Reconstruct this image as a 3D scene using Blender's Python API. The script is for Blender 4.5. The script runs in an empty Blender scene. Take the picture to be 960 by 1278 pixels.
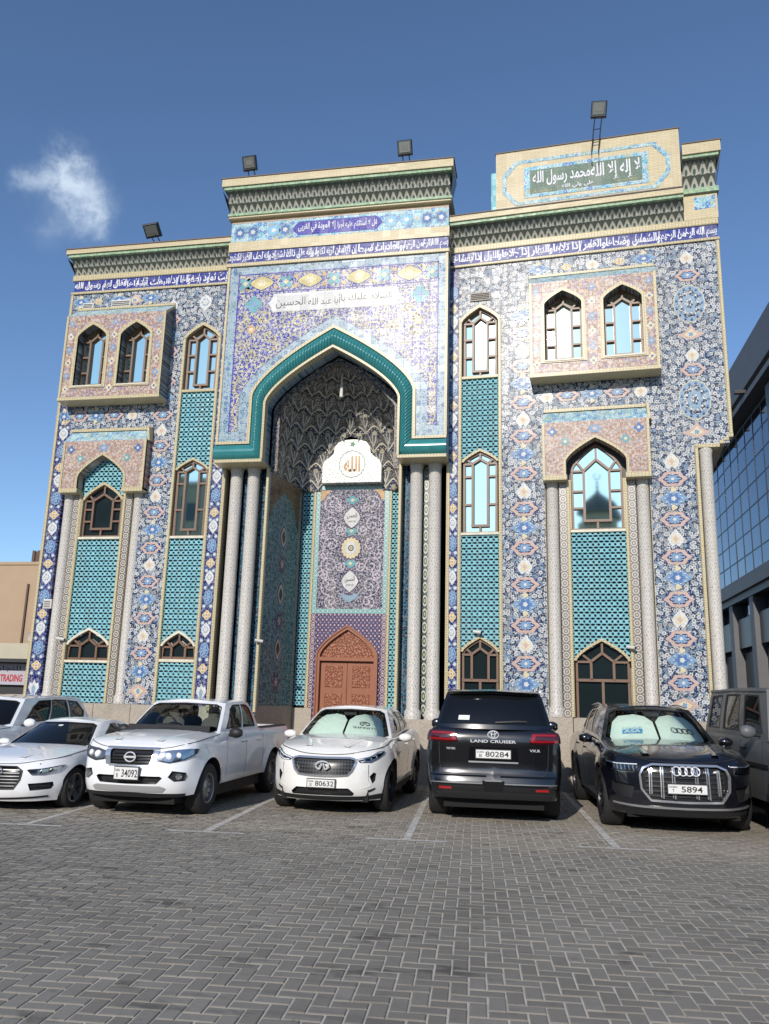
import bpy, bmesh, math, random
from math import sin, cos, pi, radians, sqrt, atan2
from mathutils import Vector, Matrix, geometry
random.seed(7)
SC = bpy.context.scene
COL = SC.collection

# ------------------------------------------------------------------ camera
CAM_D, CAM_H = 18.2, 1.8
PITCH, ROLL, YAW = radians(12.797), radians(1.531), radians(10.758)
_f = Vector((-sin(YAW)*cos(PITCH), cos(YAW)*cos(PITCH), sin(PITCH)))
_r0 = Vector((cos(YAW), sin(YAW), 0)); _u0 = _r0.cross(_f)
_r = cos(ROLL)*_r0 + sin(ROLL)*_u0; _u = -sin(ROLL)*_r0 + cos(ROLL)*_u0
cam = bpy.data.cameras.new('camera'); camo = bpy.data.objects.new('camera', cam); COL.objects.link(camo)
camo.matrix_world = Matrix(((_r.x, _u.x, -_f.x, 0), (_r.y, _u.y, -_f.y, -CAM_D), (_r.z, _u.z, -_f.z, CAM_H), (0, 0, 0, 1)))
cam.sensor_fit = 'VERTICAL'; cam.sensor_height = 36.0; cam.lens = 1020.0/1278.0*36.0
cam.clip_start = 0.1; cam.clip_end = 4000
SC.camera = camo

# ------------------------------------------------------------------ sky and sun
SUN = Vector((-2.75, -16.3, 7.75)).normalized()
SUN_EL = math.asin(SUN.z); SUN_AZ = atan2(SUN.x, SUN.y)
world = bpy.data.worlds.new('World'); SC.world = world; world.use_nodes = True
wt = world.node_tree; bgn = wt.nodes['Background']
sky = wt.nodes.new('ShaderNodeTexSky'); sky.sky_type = 'NISHITA'; sky.sun_disc = False
sky.sun_elevation = SUN_EL; sky.sun_rotation = SUN_AZ
sky.air_density = 0.88; sky.dust_density = 0.2; sky.ozone_density = 4.2
bgn.inputs[1].default_value = 0.155
# one wisp of cloud, fixed in the sky by its direction
def _wn(t, **k):
    n = wt.nodes.new(t)
    for a, b in k.items(): setattr(n, a, b)
    return n
tc = _wn('ShaderNodeTexCoord')
def _cam_dir(px, py):
    return (_f + _r*((px-480)/1020.0) - _u*((py-639)/1020.0)).normalized()
def _wm(op, a, b=None, c=None):
    n = _wn('ShaderNodeMath', operation=op)
    for i, v in enumerate((a, b, c)):
        if v is None: continue
        if hasattr(v, 'links'): wt.links.new(v, n.inputs[i])
        else: n.inputs[i].default_value = v
    return n.outputs[0]
def _noise(scale, det, vec):
    n = _wn('ShaderNodeTexNoise'); n.inputs['Scale'].default_value = scale; n.inputs['Detail'].default_value = det; n.inputs['Roughness'].default_value = 0.6; wt.links.new(vec, n.inputs['Vector']); return n
n1 = _noise(18, 5, tc.outputs['Generated']); wv = _wn('ShaderNodeVectorMath', operation='SUBTRACT'); wt.links.new(n1.outputs['Color'], wv.inputs[0]); wv.inputs[1].default_value = (.5, .5, .5)
ws_ = _wn('ShaderNodeVectorMath', operation='SCALE'); wt.links.new(wv.outputs[0], ws_.inputs[0]); ws_.inputs['Scale'].default_value = .085
wd = _wn('ShaderNodeVectorMath', operation='ADD'); wt.links.new(tc.outputs['Generated'], wd.inputs[0]); wt.links.new(ws_.outputs[0], wd.inputs[1])
n2 = _noise(32, 4, wd.outputs[0])
blob = None
for (px, py, rad, wgt) in ((88, 222, .017, .75), (106, 246, .019, .95), (114, 272, .016, .8), (114, 298, .014, .55), (76, 236, .018, .6), (50, 230, .014, .5), (28, 222, .011, .35), (80, 202, .010, .6), (66, 284, .016, .3)):
    d = _cam_dir(px, py)
    dn = _wn('ShaderNodeVectorMath', operation='DISTANCE'); wt.links.new(wd.outputs[0], dn.inputs[0]); dn.inputs[1].default_value = d
    q = _wm('MULTIPLY', dn.outputs['Value'], 1.0/rad); q = _wm('MULTIPLY', q, q); q = _wm('MULTIPLY', q, -1.0)
    q = _wm('MULTIPLY', _wm('POWER', 2.718, q), wgt)
    blob = q if blob is None else _wm('ADD', blob, q)
cm = _wm('MULTIPLY', blob, _wm('ADD', _wm('MULTIPLY', n2.outputs[0], .62), .10))
cm = _wm('MINIMUM', _wm('MAXIMUM', cm, 0.0), 0.60)
mixc = _wn('ShaderNodeMixRGB'); wt.links.new(cm, mixc.inputs[0]); wt.links.new(sky.outputs[0], mixc.inputs[1]); mixc.inputs[2].default_value = (6.4, 7.3, 8.0, 1)
wt.links.new(mixc.outputs[0], bgn.inputs[0])

sunl = bpy.data.lights.new('sun', 'SUN'); sunl.energy = 3.9; sunl.angle = radians(0.53); sunl.color = (1.0, 0.93, 0.84)
suno = bpy.data.objects.new('sun', sunl); COL.objects.link(suno); suno.rotation_euler = SUN.to_track_quat('Z', 'Y').to_euler(); suno.location = (-10, -60, 40)
SC.view_settings.view_transform = 'Standard'; SC.view_settings.look = 'None'; SC.view_settings.exposure = 0.0; SC.view_settings.gamma = 1.0
SC.view_settings.use_curve_mapping = False
SC.cycles.max_bounces = 8; SC.cycles.transparent_max_bounces = 12

# ------------------------------------------------------------------ mesh helpers
class MB:
    def __init__(s): s.v = []; s.f = []; s.m = []; s.uv = {}
    def add(s, vs, fs, m=0, uv=None):
        o = len(s.v); s.v += [tuple(p) for p in vs]
        if uv:
            for i, q in enumerate(uv): s.uv[o+i] = q
        for f in fs: s.f.append(tuple(i+o for i in f)); s.m.append(m)
        return o
    def box(s, x0, x1, y0, y1, z0, z1, m=0):
        s.add([(x0,y0,z0),(x1,y0,z0),(x1,y1,z0),(x0,y1,z0),(x0,y0,z1),(x1,y0,z1),(x1,y1,z1),(x0,y1,z1)],
              [(0,3,2,1),(4,5,6,7),(0,1,5,4),(1,2,6,5),(2,3,7,6),(3,0,4,7)], m); return s
    def cbox(s, x0, x1, y0, y1, z0, z1, c=.01, m=0):   # front (low y) edges chamfered
        s.add([(x0+c,y0,z0+c),(x1-c,y0,z0+c),(x1-c,y0,z1-c),(x0+c,y0,z1-c),(x0,y0+c,z0),(x1,y0+c,z0),(x1,y0+c,z1),(x0,y0+c,z1),(x0,y1,z0),(x1,y1,z0),(x1,y1,z1),(x0,y1,z1)],
              [(0,1,2,3),(0,4,5,1),(1,5,6,2),(2,6,7,3),(3,7,4,0),(4,8,9,5),(5,9,10,6),(6,10,11,7),(7,11,8,4),(8,11,10,9)], m); return s
    def grid(s, P, m=0, closeu=False, closev=False, flip=False, uv=None):  # P[i][j]
        n, k = len(P), len(P[0]); vs = [p for row in P for p in row]; fs = []
        for i in range(n if closeu else n-1):
            for j in range(k if closev else k-1):
                a, b, c, d = i*k+j, ((i+1) % n)*k+j, ((i+1) % n)*k+(j+1) % k, i*k+(j+1) % k
                fs.append((a, d, c, b) if flip else (a, b, c, d))
        s.add(vs, fs, m, [q for row in uv for q in row] if uv else None); return s
    def tube(s, pts, r, n=8, m=0, caps=True):
        pts = [Vector(p) for p in pts]; rings = []
        for i, p in enumerate(pts):
            t = (pts[min(i+1, len(pts)-1)] - pts[max(i-1, 0)]).normalized()
            a = t.cross(Vector((0, 0, 1))); a = a.normalized() if a.length > 1e-4 else Vector((1, 0, 0)); b = t.cross(a)
            rr = r[i] if isinstance(r, (list, tuple)) else r
            rings.append([p + a*(rr*cos(2*pi*j/n)) + b*(rr*sin(2*pi*j/n)) for j in range(n)])
        s.grid(rings, m, closev=True)
        if caps:
            s.add(rings[0], [tuple(range(n))], m); s.add(rings[-1], [tuple(reversed(range(n)))], m)
        return s
    def lathe(s, prof, cx, cy, n=20, m=0, axis='z', a0=0, a1=2*pi):
        full = abs(a1-a0-2*pi) < 1e-6; k = n if full else n+1; P = []
        for (r, z) in prof:
            row = []
            for j in range(k):
                a = a0 + (a1-a0)*j/n
                row.append((cx+r*cos(a), cy+r*sin(a), z) if axis == 'z' else ((cx+r*cos(a), z, cy+r*sin(a)) if axis == 'y' else (z, cx+r*cos(a), cy+r*sin(a))))
            P.append(row)
        s.grid(P, m, closev=full); return s
    def plate(s, loops, y0, y1, m=0, mh=None, back=False):   # loops in (x,z): outer + holes, front at y0
        tr = geometry.tessellate_polygon([[Vector((x, z, 0)) for x, z in lp] for lp in loops])
        flat = [p for lp in loops for p in lp]
        fs = []
        for t in tr:
            a, b, c = [flat[i] for i in t]
            ar = (b[0]-a[0])*(c[1]-a[1])-(b[1]-a[1])*(c[0]-a[0])
            if abs(ar) < 1e-9: continue
            fs.append(t if ar > 0 else (t[0], t[2], t[1]))
        s.add([(x, y0, z) for x, z in flat], fs, m)
        if back: s.add([(x, y1, z) for x, z in flat], [tuple(reversed(f)) for f in fs], m)
        if y1 is not None:
            for k, lp in enumerate(loops):
                ar = sum(lp[i][0]*lp[(i+1) % len(lp)][1]-lp[(i+1) % len(lp)][0]*lp[i][1] for i in range(len(lp)))
                n = len(lp); vs = [(x, y0, z) for x, z in lp]+[(x, y1, z) for x, z in lp]
                ccw = ar > 0
                if k: ccw = not ccw
                q = [((i, i+n, (i+1) % n+n, (i+1) % n) if ccw else (i, (i+1) % n, (i+1) % n+n, i+n)) for i in range(n)]
                s.add(vs, q, m if (mh is None or k == 0) else mh)
        return s
    def build(s, name, mats, parent=None, M=None, smooth=False, sharp=None, weld=False):
        me = bpy.data.meshes.new(name); me.from_pydata(s.v, [], s.f)
        if not isinstance(mats, (list, tuple)): mats = [mats]
        for k in mats: me.materials.append(MAT[k] if isinstance(k, str) else k)
        if len(mats) > 1: me.polygons.foreach_set('material_index', s.m)
        if s.uv:
            ul = me.uv_layers.new(name='UVMap'); buf = [0.0]*(2*len(me.loops))
            for lp in me.loops:
                q = s.uv.get(lp.vertex_index, (0., 0.)); buf[2*lp.index] = q[0]; buf[2*lp.index+1] = q[1]
            ul.data.foreach_set('uv', buf)
        if weld:
            bm = bmesh.new(); bm.from_mesh(me); bmesh.ops.remove_doubles(bm, verts=bm.verts, dist=5e-4); bm.to_mesh(me); bm.free()
        me.update()
        if smooth:
            me.polygons.foreach_set('use_smooth', [True]*len(me.polygons))
            if sharp: me.set_sharp_from_angle(angle=radians(sharp))
        return link(name, me, parent, M)
def link(name, me, parent=None, M=None):
    o = bpy.data.objects.new(name, me); COL.objects.link(o)
    if parent is not None: o.parent = parent
    if M is not None: o.matrix_local = M
    return o
def empty(name, M=None):
    o = bpy.data.objects.new(name, None); COL.objects.link(o); o.empty_display_size = .2
    if M is not None: o.matrix_world = M
    return o
def tag(o, label, cat, group=None):
    o['label'] = label; o['category'] = cat
    if group: o['group'] = group
    return o
def struct(o): o['kind'] = 'structure'; return o
def stuff(o): o['kind'] = 'stuff'; return o
def T(x, y, z, rz=0.0): return Matrix.Translation((x, y, z)) @ Matrix.Rotation(rz, 4, 'Z')

# Arabic letters in their joined forms, right to left
def _forms():
    base = 0xFE80; F = {}
    two = {'آ': 0xFE81, 'أ': 0xFE83, 'ؤ': 0xFE85, 'إ': 0xFE87, 'ا': 0xFE8D, 'ة': 0xFE93, 'د': 0xFEA9, 'ذ': 0xFEAB, 'ر': 0xFEAD, 'ز': 0xFEAF, 'و': 0xFEED, 'ى': 0xFEEF}
    four = {'ئ': 0xFE89, 'ب': 0xFE8F}
    for i, ch in enumerate('تثجحخ'): four[ch] = 0xFE95+4*i
    for i, ch in enumerate('سشصضطظعغفقكلمنه'): four[ch] = 0xFEB1+4*i
    four['ي'] = 0xFEF1
    for c, b in two.items(): F[c] = (b, b+1)
    for c, b in four.items(): F[c] = (b, b+1, b+2, b+3)
    return F
AF = _forms(); ALA = {'ا': 0xFEFB, 'أ': 0xFEF7, 'إ': 0xFEF9}
def arabic(t):
    out = []; prev = False; i = 0
    while i < len(t):
        ch = t[i]
        if ch == 'ل' and i+1 < len(t) and t[i+1] in ALA:
            out.append(chr(ALA[t[i+1]]+(1 if prev else 0))); prev = False; i += 2; continue
        if ch not in AF: out.append(ch); prev = False; i += 1; continue
        f = AF[ch]; nx = i+1 < len(t) and t[i+1] in AF
        if len(f) == 2: out.append(chr(f[1 if prev else 0])); prev = False
        else: out.append(chr(f[3] if prev and nx else f[1] if prev else f[2] if nx else f[0])); prev = nx
        i += 1
    return ''.join(reversed(out))
def text_obj(name, body, mat, parent, M, w, h, bold=0.0, flat=True, thick=0.0):
    """flat lettering, fitted into a w x h box centred at M's origin, in M's local XZ plane facing -Y"""
    cu = bpy.data.curves.new('lettering', 'FONT'); cu.body = body; cu.size = 1.0; cu.offset = bold; cu.resolution_u = 3; cu.extrude = thick
    to = bpy.data.objects.new('lettering', cu); COL.objects.link(to)
    dg = bpy.context.evaluated_depsgraph_get(); me = bpy.data.meshes.new_from_object(to.evaluated_get(dg))
    bpy.data.objects.remove(to); bpy.data.curves.remove(cu)
    xs = [v.co.x for v in me.vertices]; ys = [v.co.y for v in me.vertices]
    if not xs: return None
    x0, x1, y0, y1 = min(xs), max(xs), min(ys), max(ys)
    sx = w/(x1-x0); sy = (h/(y1-y0)) if h else sx
    for v in me.vertices:
        x, y, z = v.co; v.co = ((x-(x0+x1)/2)*sx, -z, (y-(y0+y1)/2)*sy)
    me.name = name; me.materials.clear(); me.materials.append(MAT[mat])
    return link(name, me, parent, M)
# ------------------------------------------------------------------ materials
MAT = {}
class NT:
    """small wrapper to write node trees as expressions"""
    def __init__(s, name):
        s.mat = bpy.data.materials.new(name); s.mat.use_nodes = True; s.t = s.mat.node_tree
        s.b = s.t.nodes['Principled BSDF']; MAT[name] = s.mat
    def n(s, ty, **k):
        x = s.t.nodes.new(ty)
        for a, b in k.items(): setattr(x, a, b)
        return x
    def put(s, sock, v):
        if v is None: return
        if hasattr(v, 'links'): s.t.links.new(v, sock)
        elif isinstance(v, (tuple, list)) and len(v) == 3 and sock.type == 'RGBA': sock.default_value = (*v, 1)
        else: sock.default_value = v
    def m(s, op, a, b=None, c=None, clamp=False):
        x = s.n('ShaderNodeMath', operation=op, use_clamp=clamp)
        for i, v in enumerate((a, b, c)): s.put(x.inputs[i], v)
        return x.outputs[0]
    def vm(s, op, a, b=None):
        x = s.n('ShaderNodeVectorMath', operation=op); s.put(x.inputs[0], a); s.put(x.inputs[1], b)
        return x.outputs['Value'] if op in ('LENGTH', 'DISTANCE', 'DOT_PRODUCT') else x.outputs[0]
    def mix(s, f, a, b, bt='MIX'):
        x = s.n('ShaderNodeMixRGB', blend_type=bt); s.put(x.inputs[0], f); s.put(x.inputs[1], a); s.put(x.inputs[2], b); return x.outputs[0]
    def co(s, kind='Object'): return s.n('ShaderNodeTexCoord').outputs[kind]
    def xyz(s, v):
        x = s.n('ShaderNodeSeparateXYZ'); s.put(x.inputs[0], v); return x.outputs
    def comb(s, a=0., b=0., c=0.):
        x = s.n('ShaderNodeCombineXYZ')
        for i, v in enumerate((a, b, c)): s.put(x.inputs[i], v)
        return x.outputs[0]
    def noise(s, v, scale, detail=3, rough=.5, dist=0., dim='3D', col=False):
        x = s.n('ShaderNodeTexNoise', noise_dimensions=dim); s.put(x.inputs['Vector'], v); s.put(x.inputs['Scale'], scale); s.put(x.inputs['Detail'], detail); s.put(x.inputs['Roughness'], rough); s.put(x.inputs['Distortion'], dist)
        return x.outputs['Color' if col else 0]
    def vor(s, v, scale, feature='F1', rnd=1., dim='2D'):
        x = s.n('ShaderNodeTexVoronoi', voronoi_dimensions=dim, feature=feature); s.put(x.inputs['Vector'], v); s.put(x.inputs['Scale'], scale); s.put(x.inputs['Randomness'], rnd); return x.outputs
    def white(s, v, dim='2D'):
        x = s.n('ShaderNodeTexWhiteNoise', noise_dimensions=dim); s.put(x.inputs['Vector'], v); return x.outputs
    def step(s, a, lo, hi):      # smooth 0..1 between lo and hi
        x = s.n('ShaderNodeMapRange', interpolation_type='SMOOTHSTEP'); s.put(x.inputs[0], a); x.inputs[1].default_value = lo; x.inputs[2].default_value = hi; return x.outputs[0]
    def ramp(s, f, stops, const=False):
        x = s.n('ShaderNodeValToRGB'); s.put(x.inputs[0], f); cr = x.color_ramp
        if const: cr.interpolation = 'CONSTANT'
        while len(cr.elements) < len(stops): cr.elements.new(.5)
        for e, (p, c) in zip(cr.elements, stops): e.position = p; e.color = (*c, 1)
        return x.outputs[0]
    def bump(s, h, st=.3, dist=.02, nrm=None):
        x = s.n('ShaderNodeBump'); s.put(x.inputs['Strength'], st); s.put(x.inputs['Distance'], dist); s.put(x.inputs['Height'], h)
        if nrm is not None: s.put(x.inputs['Normal'], nrm)
        return x.outputs[0]
    def out(s, col=None, rough=None, normal=None, **k):
        I = s.b.inputs; s.put(I['Base Color'], col); s.put(I['Roughness'], rough); s.put(I['Normal'], normal)
        for a, v in k.items(): s.put(I[a.replace('_', ' ')], v)
        return s.mat
def uvw(t, kind='Object'):
    """facade coordinates: along the wall, up the wall"""
    o = t.xyz(t.co(kind)); return o[0], o[2], t.comb(o[0], o[2], 0.)
def tiles(t, u, v, size=.2, amt=.035, size_v=None):
    """each glazed tile leans a little: returns (normal, joint mask)"""
    sv = size_v or size
    a = t.m('MULTIPLY', u, 1/size); b = t.m('MULTIPLY', v, 1/sv)
    cell = t.comb(t.m('FLOOR', a), t.m('FLOOR', b), 0.)
    w = t.vm('SUBTRACT', t.white(cell)['Color'], (.5, .5, .5)); w = t.vm('MULTIPLY', w, (amt*2, 0., amt*2))
    sm = t.noise(t.comb(u, v, 0.), 9.0, 2, .5, 0., '2D', True); sm = t.vm('MULTIPLY', t.vm('SUBTRACT', sm, (.5, .5, .5)), (amt*.5, 0., amt*.5))
    g = t.n('ShaderNodeNewGeometry').outputs['Normal']
    nn = t.vm('NORMALIZE', t.vm('ADD', t.vm('ADD', g, w), sm))
    fa = t.m('ABSOLUTE', t.m('SUBTRACT', t.m('FRACT', a), .5)); fb = t.m('ABSOLUTE', t.m('SUBTRACT', t.m('FRACT', b), .5))
    j = t.step(t.m('MAXIMUM', fa, fb), .475, .495)
    return nn, j, cell
def glaze(t, col, u, v, size=.2, amt=.018, rough=.22, jcol=(.32, .31, .28), jamt=.55, spec=.10):
    nn, j, cell = tiles(t, u, v, size, amt)
    col = t.mix(t.m('MULTIPLY', j, jamt), col, jcol)
    tv = t.m('ADD', t.m('MULTIPLY', t.white(cell)['Value'], .16), .92)
    col = t.mix(1., col, t.comb(tv, tv, tv), 'MULTIPLY')
    # dust streaks
    dn = t.noise(t.comb(t.m('MULTIPLY', u, 3.0), t.m('MULTIPLY', v, .5), 0.), 1.2, 4, .6, 0., '2D')
    col = t.mix(t.m('MULTIPLY', t.step(dn, .45, .75), .16), col, (.42, .38, .31))
    r = t.m('ADD', t.m('MULTIPLY', j, .35), rough); r = t.m('ADD', r, t.m('MULTIPLY', dn, .06))
    return t.out(col, r, nn, Specular_IOR_Level=spec)
def flat(name, col, rough=.5, metal=0., **k):
    t = NT(name); return t.out(col, rough, None, Metallic=metal, **k)

# floral carpet of small flowers on navy tile
def floral(name, bg, petal, second, third, scale=7.5, vine=(.20, .30, .42), fill=.40, amt=.018, rough=.22, spec=.10, rndm=.9):
    t = NT(name); u, v, p = uvw(t)
    wob = t.noise(p, 2.2, 2, .5, 0., '2D', True); pw = t.vm('ADD', p, t.vm('MULTIPLY', t.vm('SUBTRACT', wob, (.5, .5, .5)), (.10, .10, 0.)))
    ed = t.vor(pw, scale*.52, 'DISTANCE_TO_EDGE', .95)
    col = t.mix(t.step(ed['Distance'], .055, .025), bg, vine)
    sp = t.vor(p, scale*2.1, 'F1', .8); spr = t.xyz(sp['Color'])
    spc = t.ramp(spr[0], [(0., second), (.34, petal), (.60, third), (.75, vine)], True)
    col = t.mix(t.m('MULTIPLY', t.step(sp['Distance'], .33, .22), .9), col, spc)
    f = t.vor(p, scale, 'F1', rndm); fr = t.xyz(f['Color'])
    # petals: radius wavers with the angle
    lp = t.vm('SUBTRACT', t.vm('MULTIPLY', p, (1., 1., 0.)), f['Position'])
    lx = t.xyz(lp); ang = t.m('ARCTAN2', lx[1], lx[0])
    pet = t.m('MULTIPLY', t.m('COSINE', t.m('MULTIPLY', ang, 5.)), .05)
    d = t.m('ADD', f['Distance'], pet)
    fc = t.ramp(fr[0], [(0., petal), (.50, second), (.74, third), (.86, petal)], True)
    col = t.mix(t.step(d, fill, fill-.06), col, fc)
    col = t.mix(t.step(f['Distance'], fill*.52, fill*.38), col, t.mix(fr[1], bg, second))
    col = t.mix(t.step(f['Distance'], .085, .05), col, petal)
    return glaze(t, col, u, v, .2, amt, rough, spec=spec)
NAVY = (.024, .036, .080); WHITE = (.57, .57, .55); LBLUE = (.19, .265, .355); PEACH = (.66, .37, .26)
floral('floral_blue', NAVY, WHITE, LBLUE, (.38, .38, .36), 10., (.27, .33, .38), .43)
floral('floral_box', (.30, .165, .12), (.56, .49, .40), (.24, .25, .44), (.46, .41, .24), 11., (.54, .42, .35), .36)
floral('floral_pale', (.30, .47, .50), (.56, .62, .58), (.10, .22, .45), (.44, .40, .16), 9., (.20, .38, .45), .36)
floral('floral_panel', (.33, .19, .135), (.55, .50, .45), (.42, .32, .29), (.33, .37, .43), 13., (.52, .42, .35), .36)
floral('floral_cyan', (.20, .46, .56), (.50, .60, .60), (.08, .16, .46), (.52, .42, .18), 7., (.40, .56, .58), .40)
floral('spandrel', (.030, .030, .30), (.58, .56, .36), (.42, .42, .22), (.25, .28, .55), 10., (.54, .53, .38), .32)
floral('portal_border', (.31, .39, .46), (.36, .45, .47), (.06, .14, .26), (.13, .27, .31), 7., (.20, .32, .39), .36)
floral('band_dark', (.028, .036, .22), (.028, .036, .22), (.07, .09, .34), (.05, .16, .25), 12., (.05, .07, .28), .2)
floral('recess_carpet', (.016, .016, .042), (.48, .46, .50), (.40, .40, .46), (.10, .10, .18), 15., (.32, .29, .36), .30)
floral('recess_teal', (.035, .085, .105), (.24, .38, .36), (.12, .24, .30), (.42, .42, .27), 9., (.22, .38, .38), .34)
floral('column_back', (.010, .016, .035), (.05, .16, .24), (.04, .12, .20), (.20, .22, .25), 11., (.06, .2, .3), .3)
floral('navy_border', (.014, .012, .075), (.24, .25, .38), (.06, .12, .32), (.30, .32, .44), 12., (.07, .09, .24), .3)
floral('vault_tile', (.030, .035, .055), (.36, .35, .32), (.12, .12, .16), (.38, .34, .18), 12., (.24, .23, .21), .3, .02, .3)

# pale yellow glazed brick trim
t = NT('trim'); u, v, p = uvw(t); o3 = t.co()
bk = t.n('ShaderNodeTexBrick'); t.put(bk.inputs['Vector'], t.comb(t.m('ADD', u, t.m('MULTIPLY', t.xyz(o3)[1], 1.)), v, 0.)); bk.inputs['Scale'].default_value = 1.
bk.inputs['Color1'].default_value = (.64, .56, .36, 1); bk.inputs['Color2'].default_value = (.57, .495, .305, 1); bk.inputs['Mortar'].default_value = (.33, .27, .16, 1)
bk.inputs['Mortar Size'].default_value = .006; bk.inputs['Brick Width'].default_value = .072; bk.inputs['Row Height'].default_value = .036; bk.offset = .0
t.out(bk.outputs[0], .28, t.bump(bk.outputs[1], -.5, .006), Specular_IOR_Level=.15)
t = NT('yellow_brick'); u, v, p = uvw(t)
bk = t.n('ShaderNodeTexBrick'); t.put(bk.inputs['Vector'], p); bk.inputs['Scale'].default_value = 1.
bk.inputs['Color1'].default_value = (.58, .50, .32, 1); bk.inputs['Color2'].default_value = (.53, .45, .285, 1); bk.inputs['Mortar'].default_value = (.38, .31, .19, 1)
bk.inputs['Mortar Size'].default_value = .0045; bk.inputs['Brick Width'].default_value = .2; bk.inputs['Row Height'].default_value = .045
nn, j, cell = tiles(t, u, v, .2, .02)
t.out(bk.outputs[0], .3, t.bump(bk.outputs[1], -.4, .006, nn), Specular_IOR_Level=.15)
t = NT('green_strip'); u, v, p = uvw(t)
c = t.mix(t.step(t.noise(p, 14, 3), .42, .58), (.36, .47, .30), (.22, .36, .24)); glaze(t, c, u, v, .1, .03, .2)
t = NT('white_trim'); u, v, p = uvw(t); glaze(t, t.mix(t.noise(p, 8), (.62, .58, .44), (.70, .66, .54)), u, v, .1, .02, .25)
# teal
t = NT('teal'); u, v, p = uvw(t)
c = t.mix(t.noise(p, 5, 4), (.18, .43, .50), (.27, .55, .60)); c = t.mix(t.m('MULTIPLY', t.step(t.noise(p, 1.3, 3), .5, .8), .3), c, (.28, .48, .48))
glaze(t, c, u, v, .15, .05, .22, (.10, .3, .32), .4)
t = NT('teal_rope'); p = t.co(); t.out(t.mix(t.noise(p, 6, 3), (.022, .155, .165), (.045, .25, .255)), .2)
flat('lattice_void', (.028, .066, .078), .5)
# columns: fine zigzag beige
t = NT('column'); o3 = t.xyz(t.co('Generated')); o2 = t.xyz(t.co()); g = t.co('UV'); gx = t.xyz(g)
w = t.vor(g, 1., 'F1', .35); wr = t.xyz(w['Color'])
c = t.ramp(w['Distance'], [(0., (.66, .64, .58)), (.20, (.28, .26, .245)), (.33, (.60, .575, .52)), (.52, (.54, .51, .46)), (.66, (.32, .29, .28))])
c = t.mix(t.m('MULTIPLY', wr[1], .25), c, (.62, .58, .50))
t.out(c, .4, None, Specular_IOR_Level=.3)
# chain of rings
def rings(name, bg, ring, core, per=.172):
    t = NT(name); g = t.xyz(t.co('UV'))
    a = t.m('SUBTRACT', g[0], .5); b = t.m('SUBTRACT', t.m('FRACT', g[1]), .5)
    r = t.m('SQRT', t.m('ADD', t.m('MULTIPLY', a, a), t.m('MULTIPLY', b, b)))
    c = t.mix(t.step(r, .44, .40), bg, ring); c = t.mix(t.step(r, .30, .25), c, bg); c = t.mix(t.step(r, .17, .12), c, core)
    b2 = t.m('SUBTRACT', t.m('FRACT', t.m('ADD', g[1], .5)), .5); a2 = t.m('SUBTRACT', t.m('ABSOLUTE', a), .42)
    r2 = t.m('SQRT', t.m('ADD', t.m('MULTIPLY', a2, a2), t.m('MULTIPLY', b2, b2))); c = t.mix(t.step(r2, .13, .09), c, core)
    return t.out(c, .28)
rings('ring_chain', (.15, .135, .125), (.50, .47, .42), (.46, .40, .30))
rings('ring_chain_peach', (.20, .12, .10), (.62, .52, .44), (.55, .33, .22))
rings('ring_chain_teal', (.10, .27, .27), (.30, .48, .46), (.62, .66, .62))
rings('ring_chain_pink', (.06, .035, .08), (.45, .36, .40), (.62, .46, .40))
rings('rosette_dark', (.020, .045, .045), (.50, .50, .42), (.35, .40, .22))
# small hexagon net over the door
t = NT('hex_net'); u, v, p = uvw(t)
w = t.vor(t.vm('MULTIPLY', p, (1., .8, 1.)), 9.5, 'F1', .08)
c = t.ramp(w['Distance'], [(0., (.55, .40, .42)), (.18, (.42, .28, .33)), (.26, (.03, .02, .07)), (.45, (.035, .025, .09)), (.6, (.25, .2, .28))]); t.out(c, .28)
# muqarnas
t = NT('muqarnas'); g = t.xyz(t.co('UV')); oi = t.n('ShaderNodeObjectInfo').outputs['Random']
a = t.m('ABSOLUTE', t.m('SUBTRACT', g[0], .5)); b = g[1]
aw = t.m('SUBTRACT', .62, t.m('MULTIPLY', t.m('POWER', a, 1.6), 1.55))      # pointed niche line
inside = t.step(t.m('SUBTRACT', aw, b), -.015, .015)
edge = t.m('MULTIPLY', t.step(t.m('ABSOLUTE', t.m('SUBTRACT', aw, b)), .05, .025), 1.)
np_ = t.vor(t.comb(t.m('MULTIPLY', a, 3.), t.m('ADD', t.m('MULTIPLY', b, 4.), t.m('MULTIPLY', oi, 20.)), 0.), 2.2, 'F1', .8)
nr = t.xyz(np_['Color'])
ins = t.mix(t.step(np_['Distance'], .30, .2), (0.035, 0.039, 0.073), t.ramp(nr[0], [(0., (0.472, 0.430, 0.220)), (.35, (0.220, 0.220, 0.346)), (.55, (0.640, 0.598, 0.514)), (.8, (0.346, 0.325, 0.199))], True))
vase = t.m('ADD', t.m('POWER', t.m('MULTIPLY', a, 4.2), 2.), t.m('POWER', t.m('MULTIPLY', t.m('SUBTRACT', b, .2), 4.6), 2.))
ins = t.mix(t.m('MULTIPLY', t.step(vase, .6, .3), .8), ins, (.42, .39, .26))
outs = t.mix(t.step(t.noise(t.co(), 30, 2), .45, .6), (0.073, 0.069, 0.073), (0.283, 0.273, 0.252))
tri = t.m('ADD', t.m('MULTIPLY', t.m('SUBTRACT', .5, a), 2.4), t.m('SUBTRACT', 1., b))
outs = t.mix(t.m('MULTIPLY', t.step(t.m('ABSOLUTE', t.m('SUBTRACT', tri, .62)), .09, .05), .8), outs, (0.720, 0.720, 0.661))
c = t.mix(inside, outs, ins); c = t.mix(t.m('MULTIPLY', t.step(a, .452, .475), .85), c, (.50, .48, .42)); c = t.mix(t.m('MULTIPLY', t.step(b, .075, .045), .8), c, (.05, .05, .06)); c = t.mix(edge, c, (0.640, 0.598, 0.472))
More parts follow.
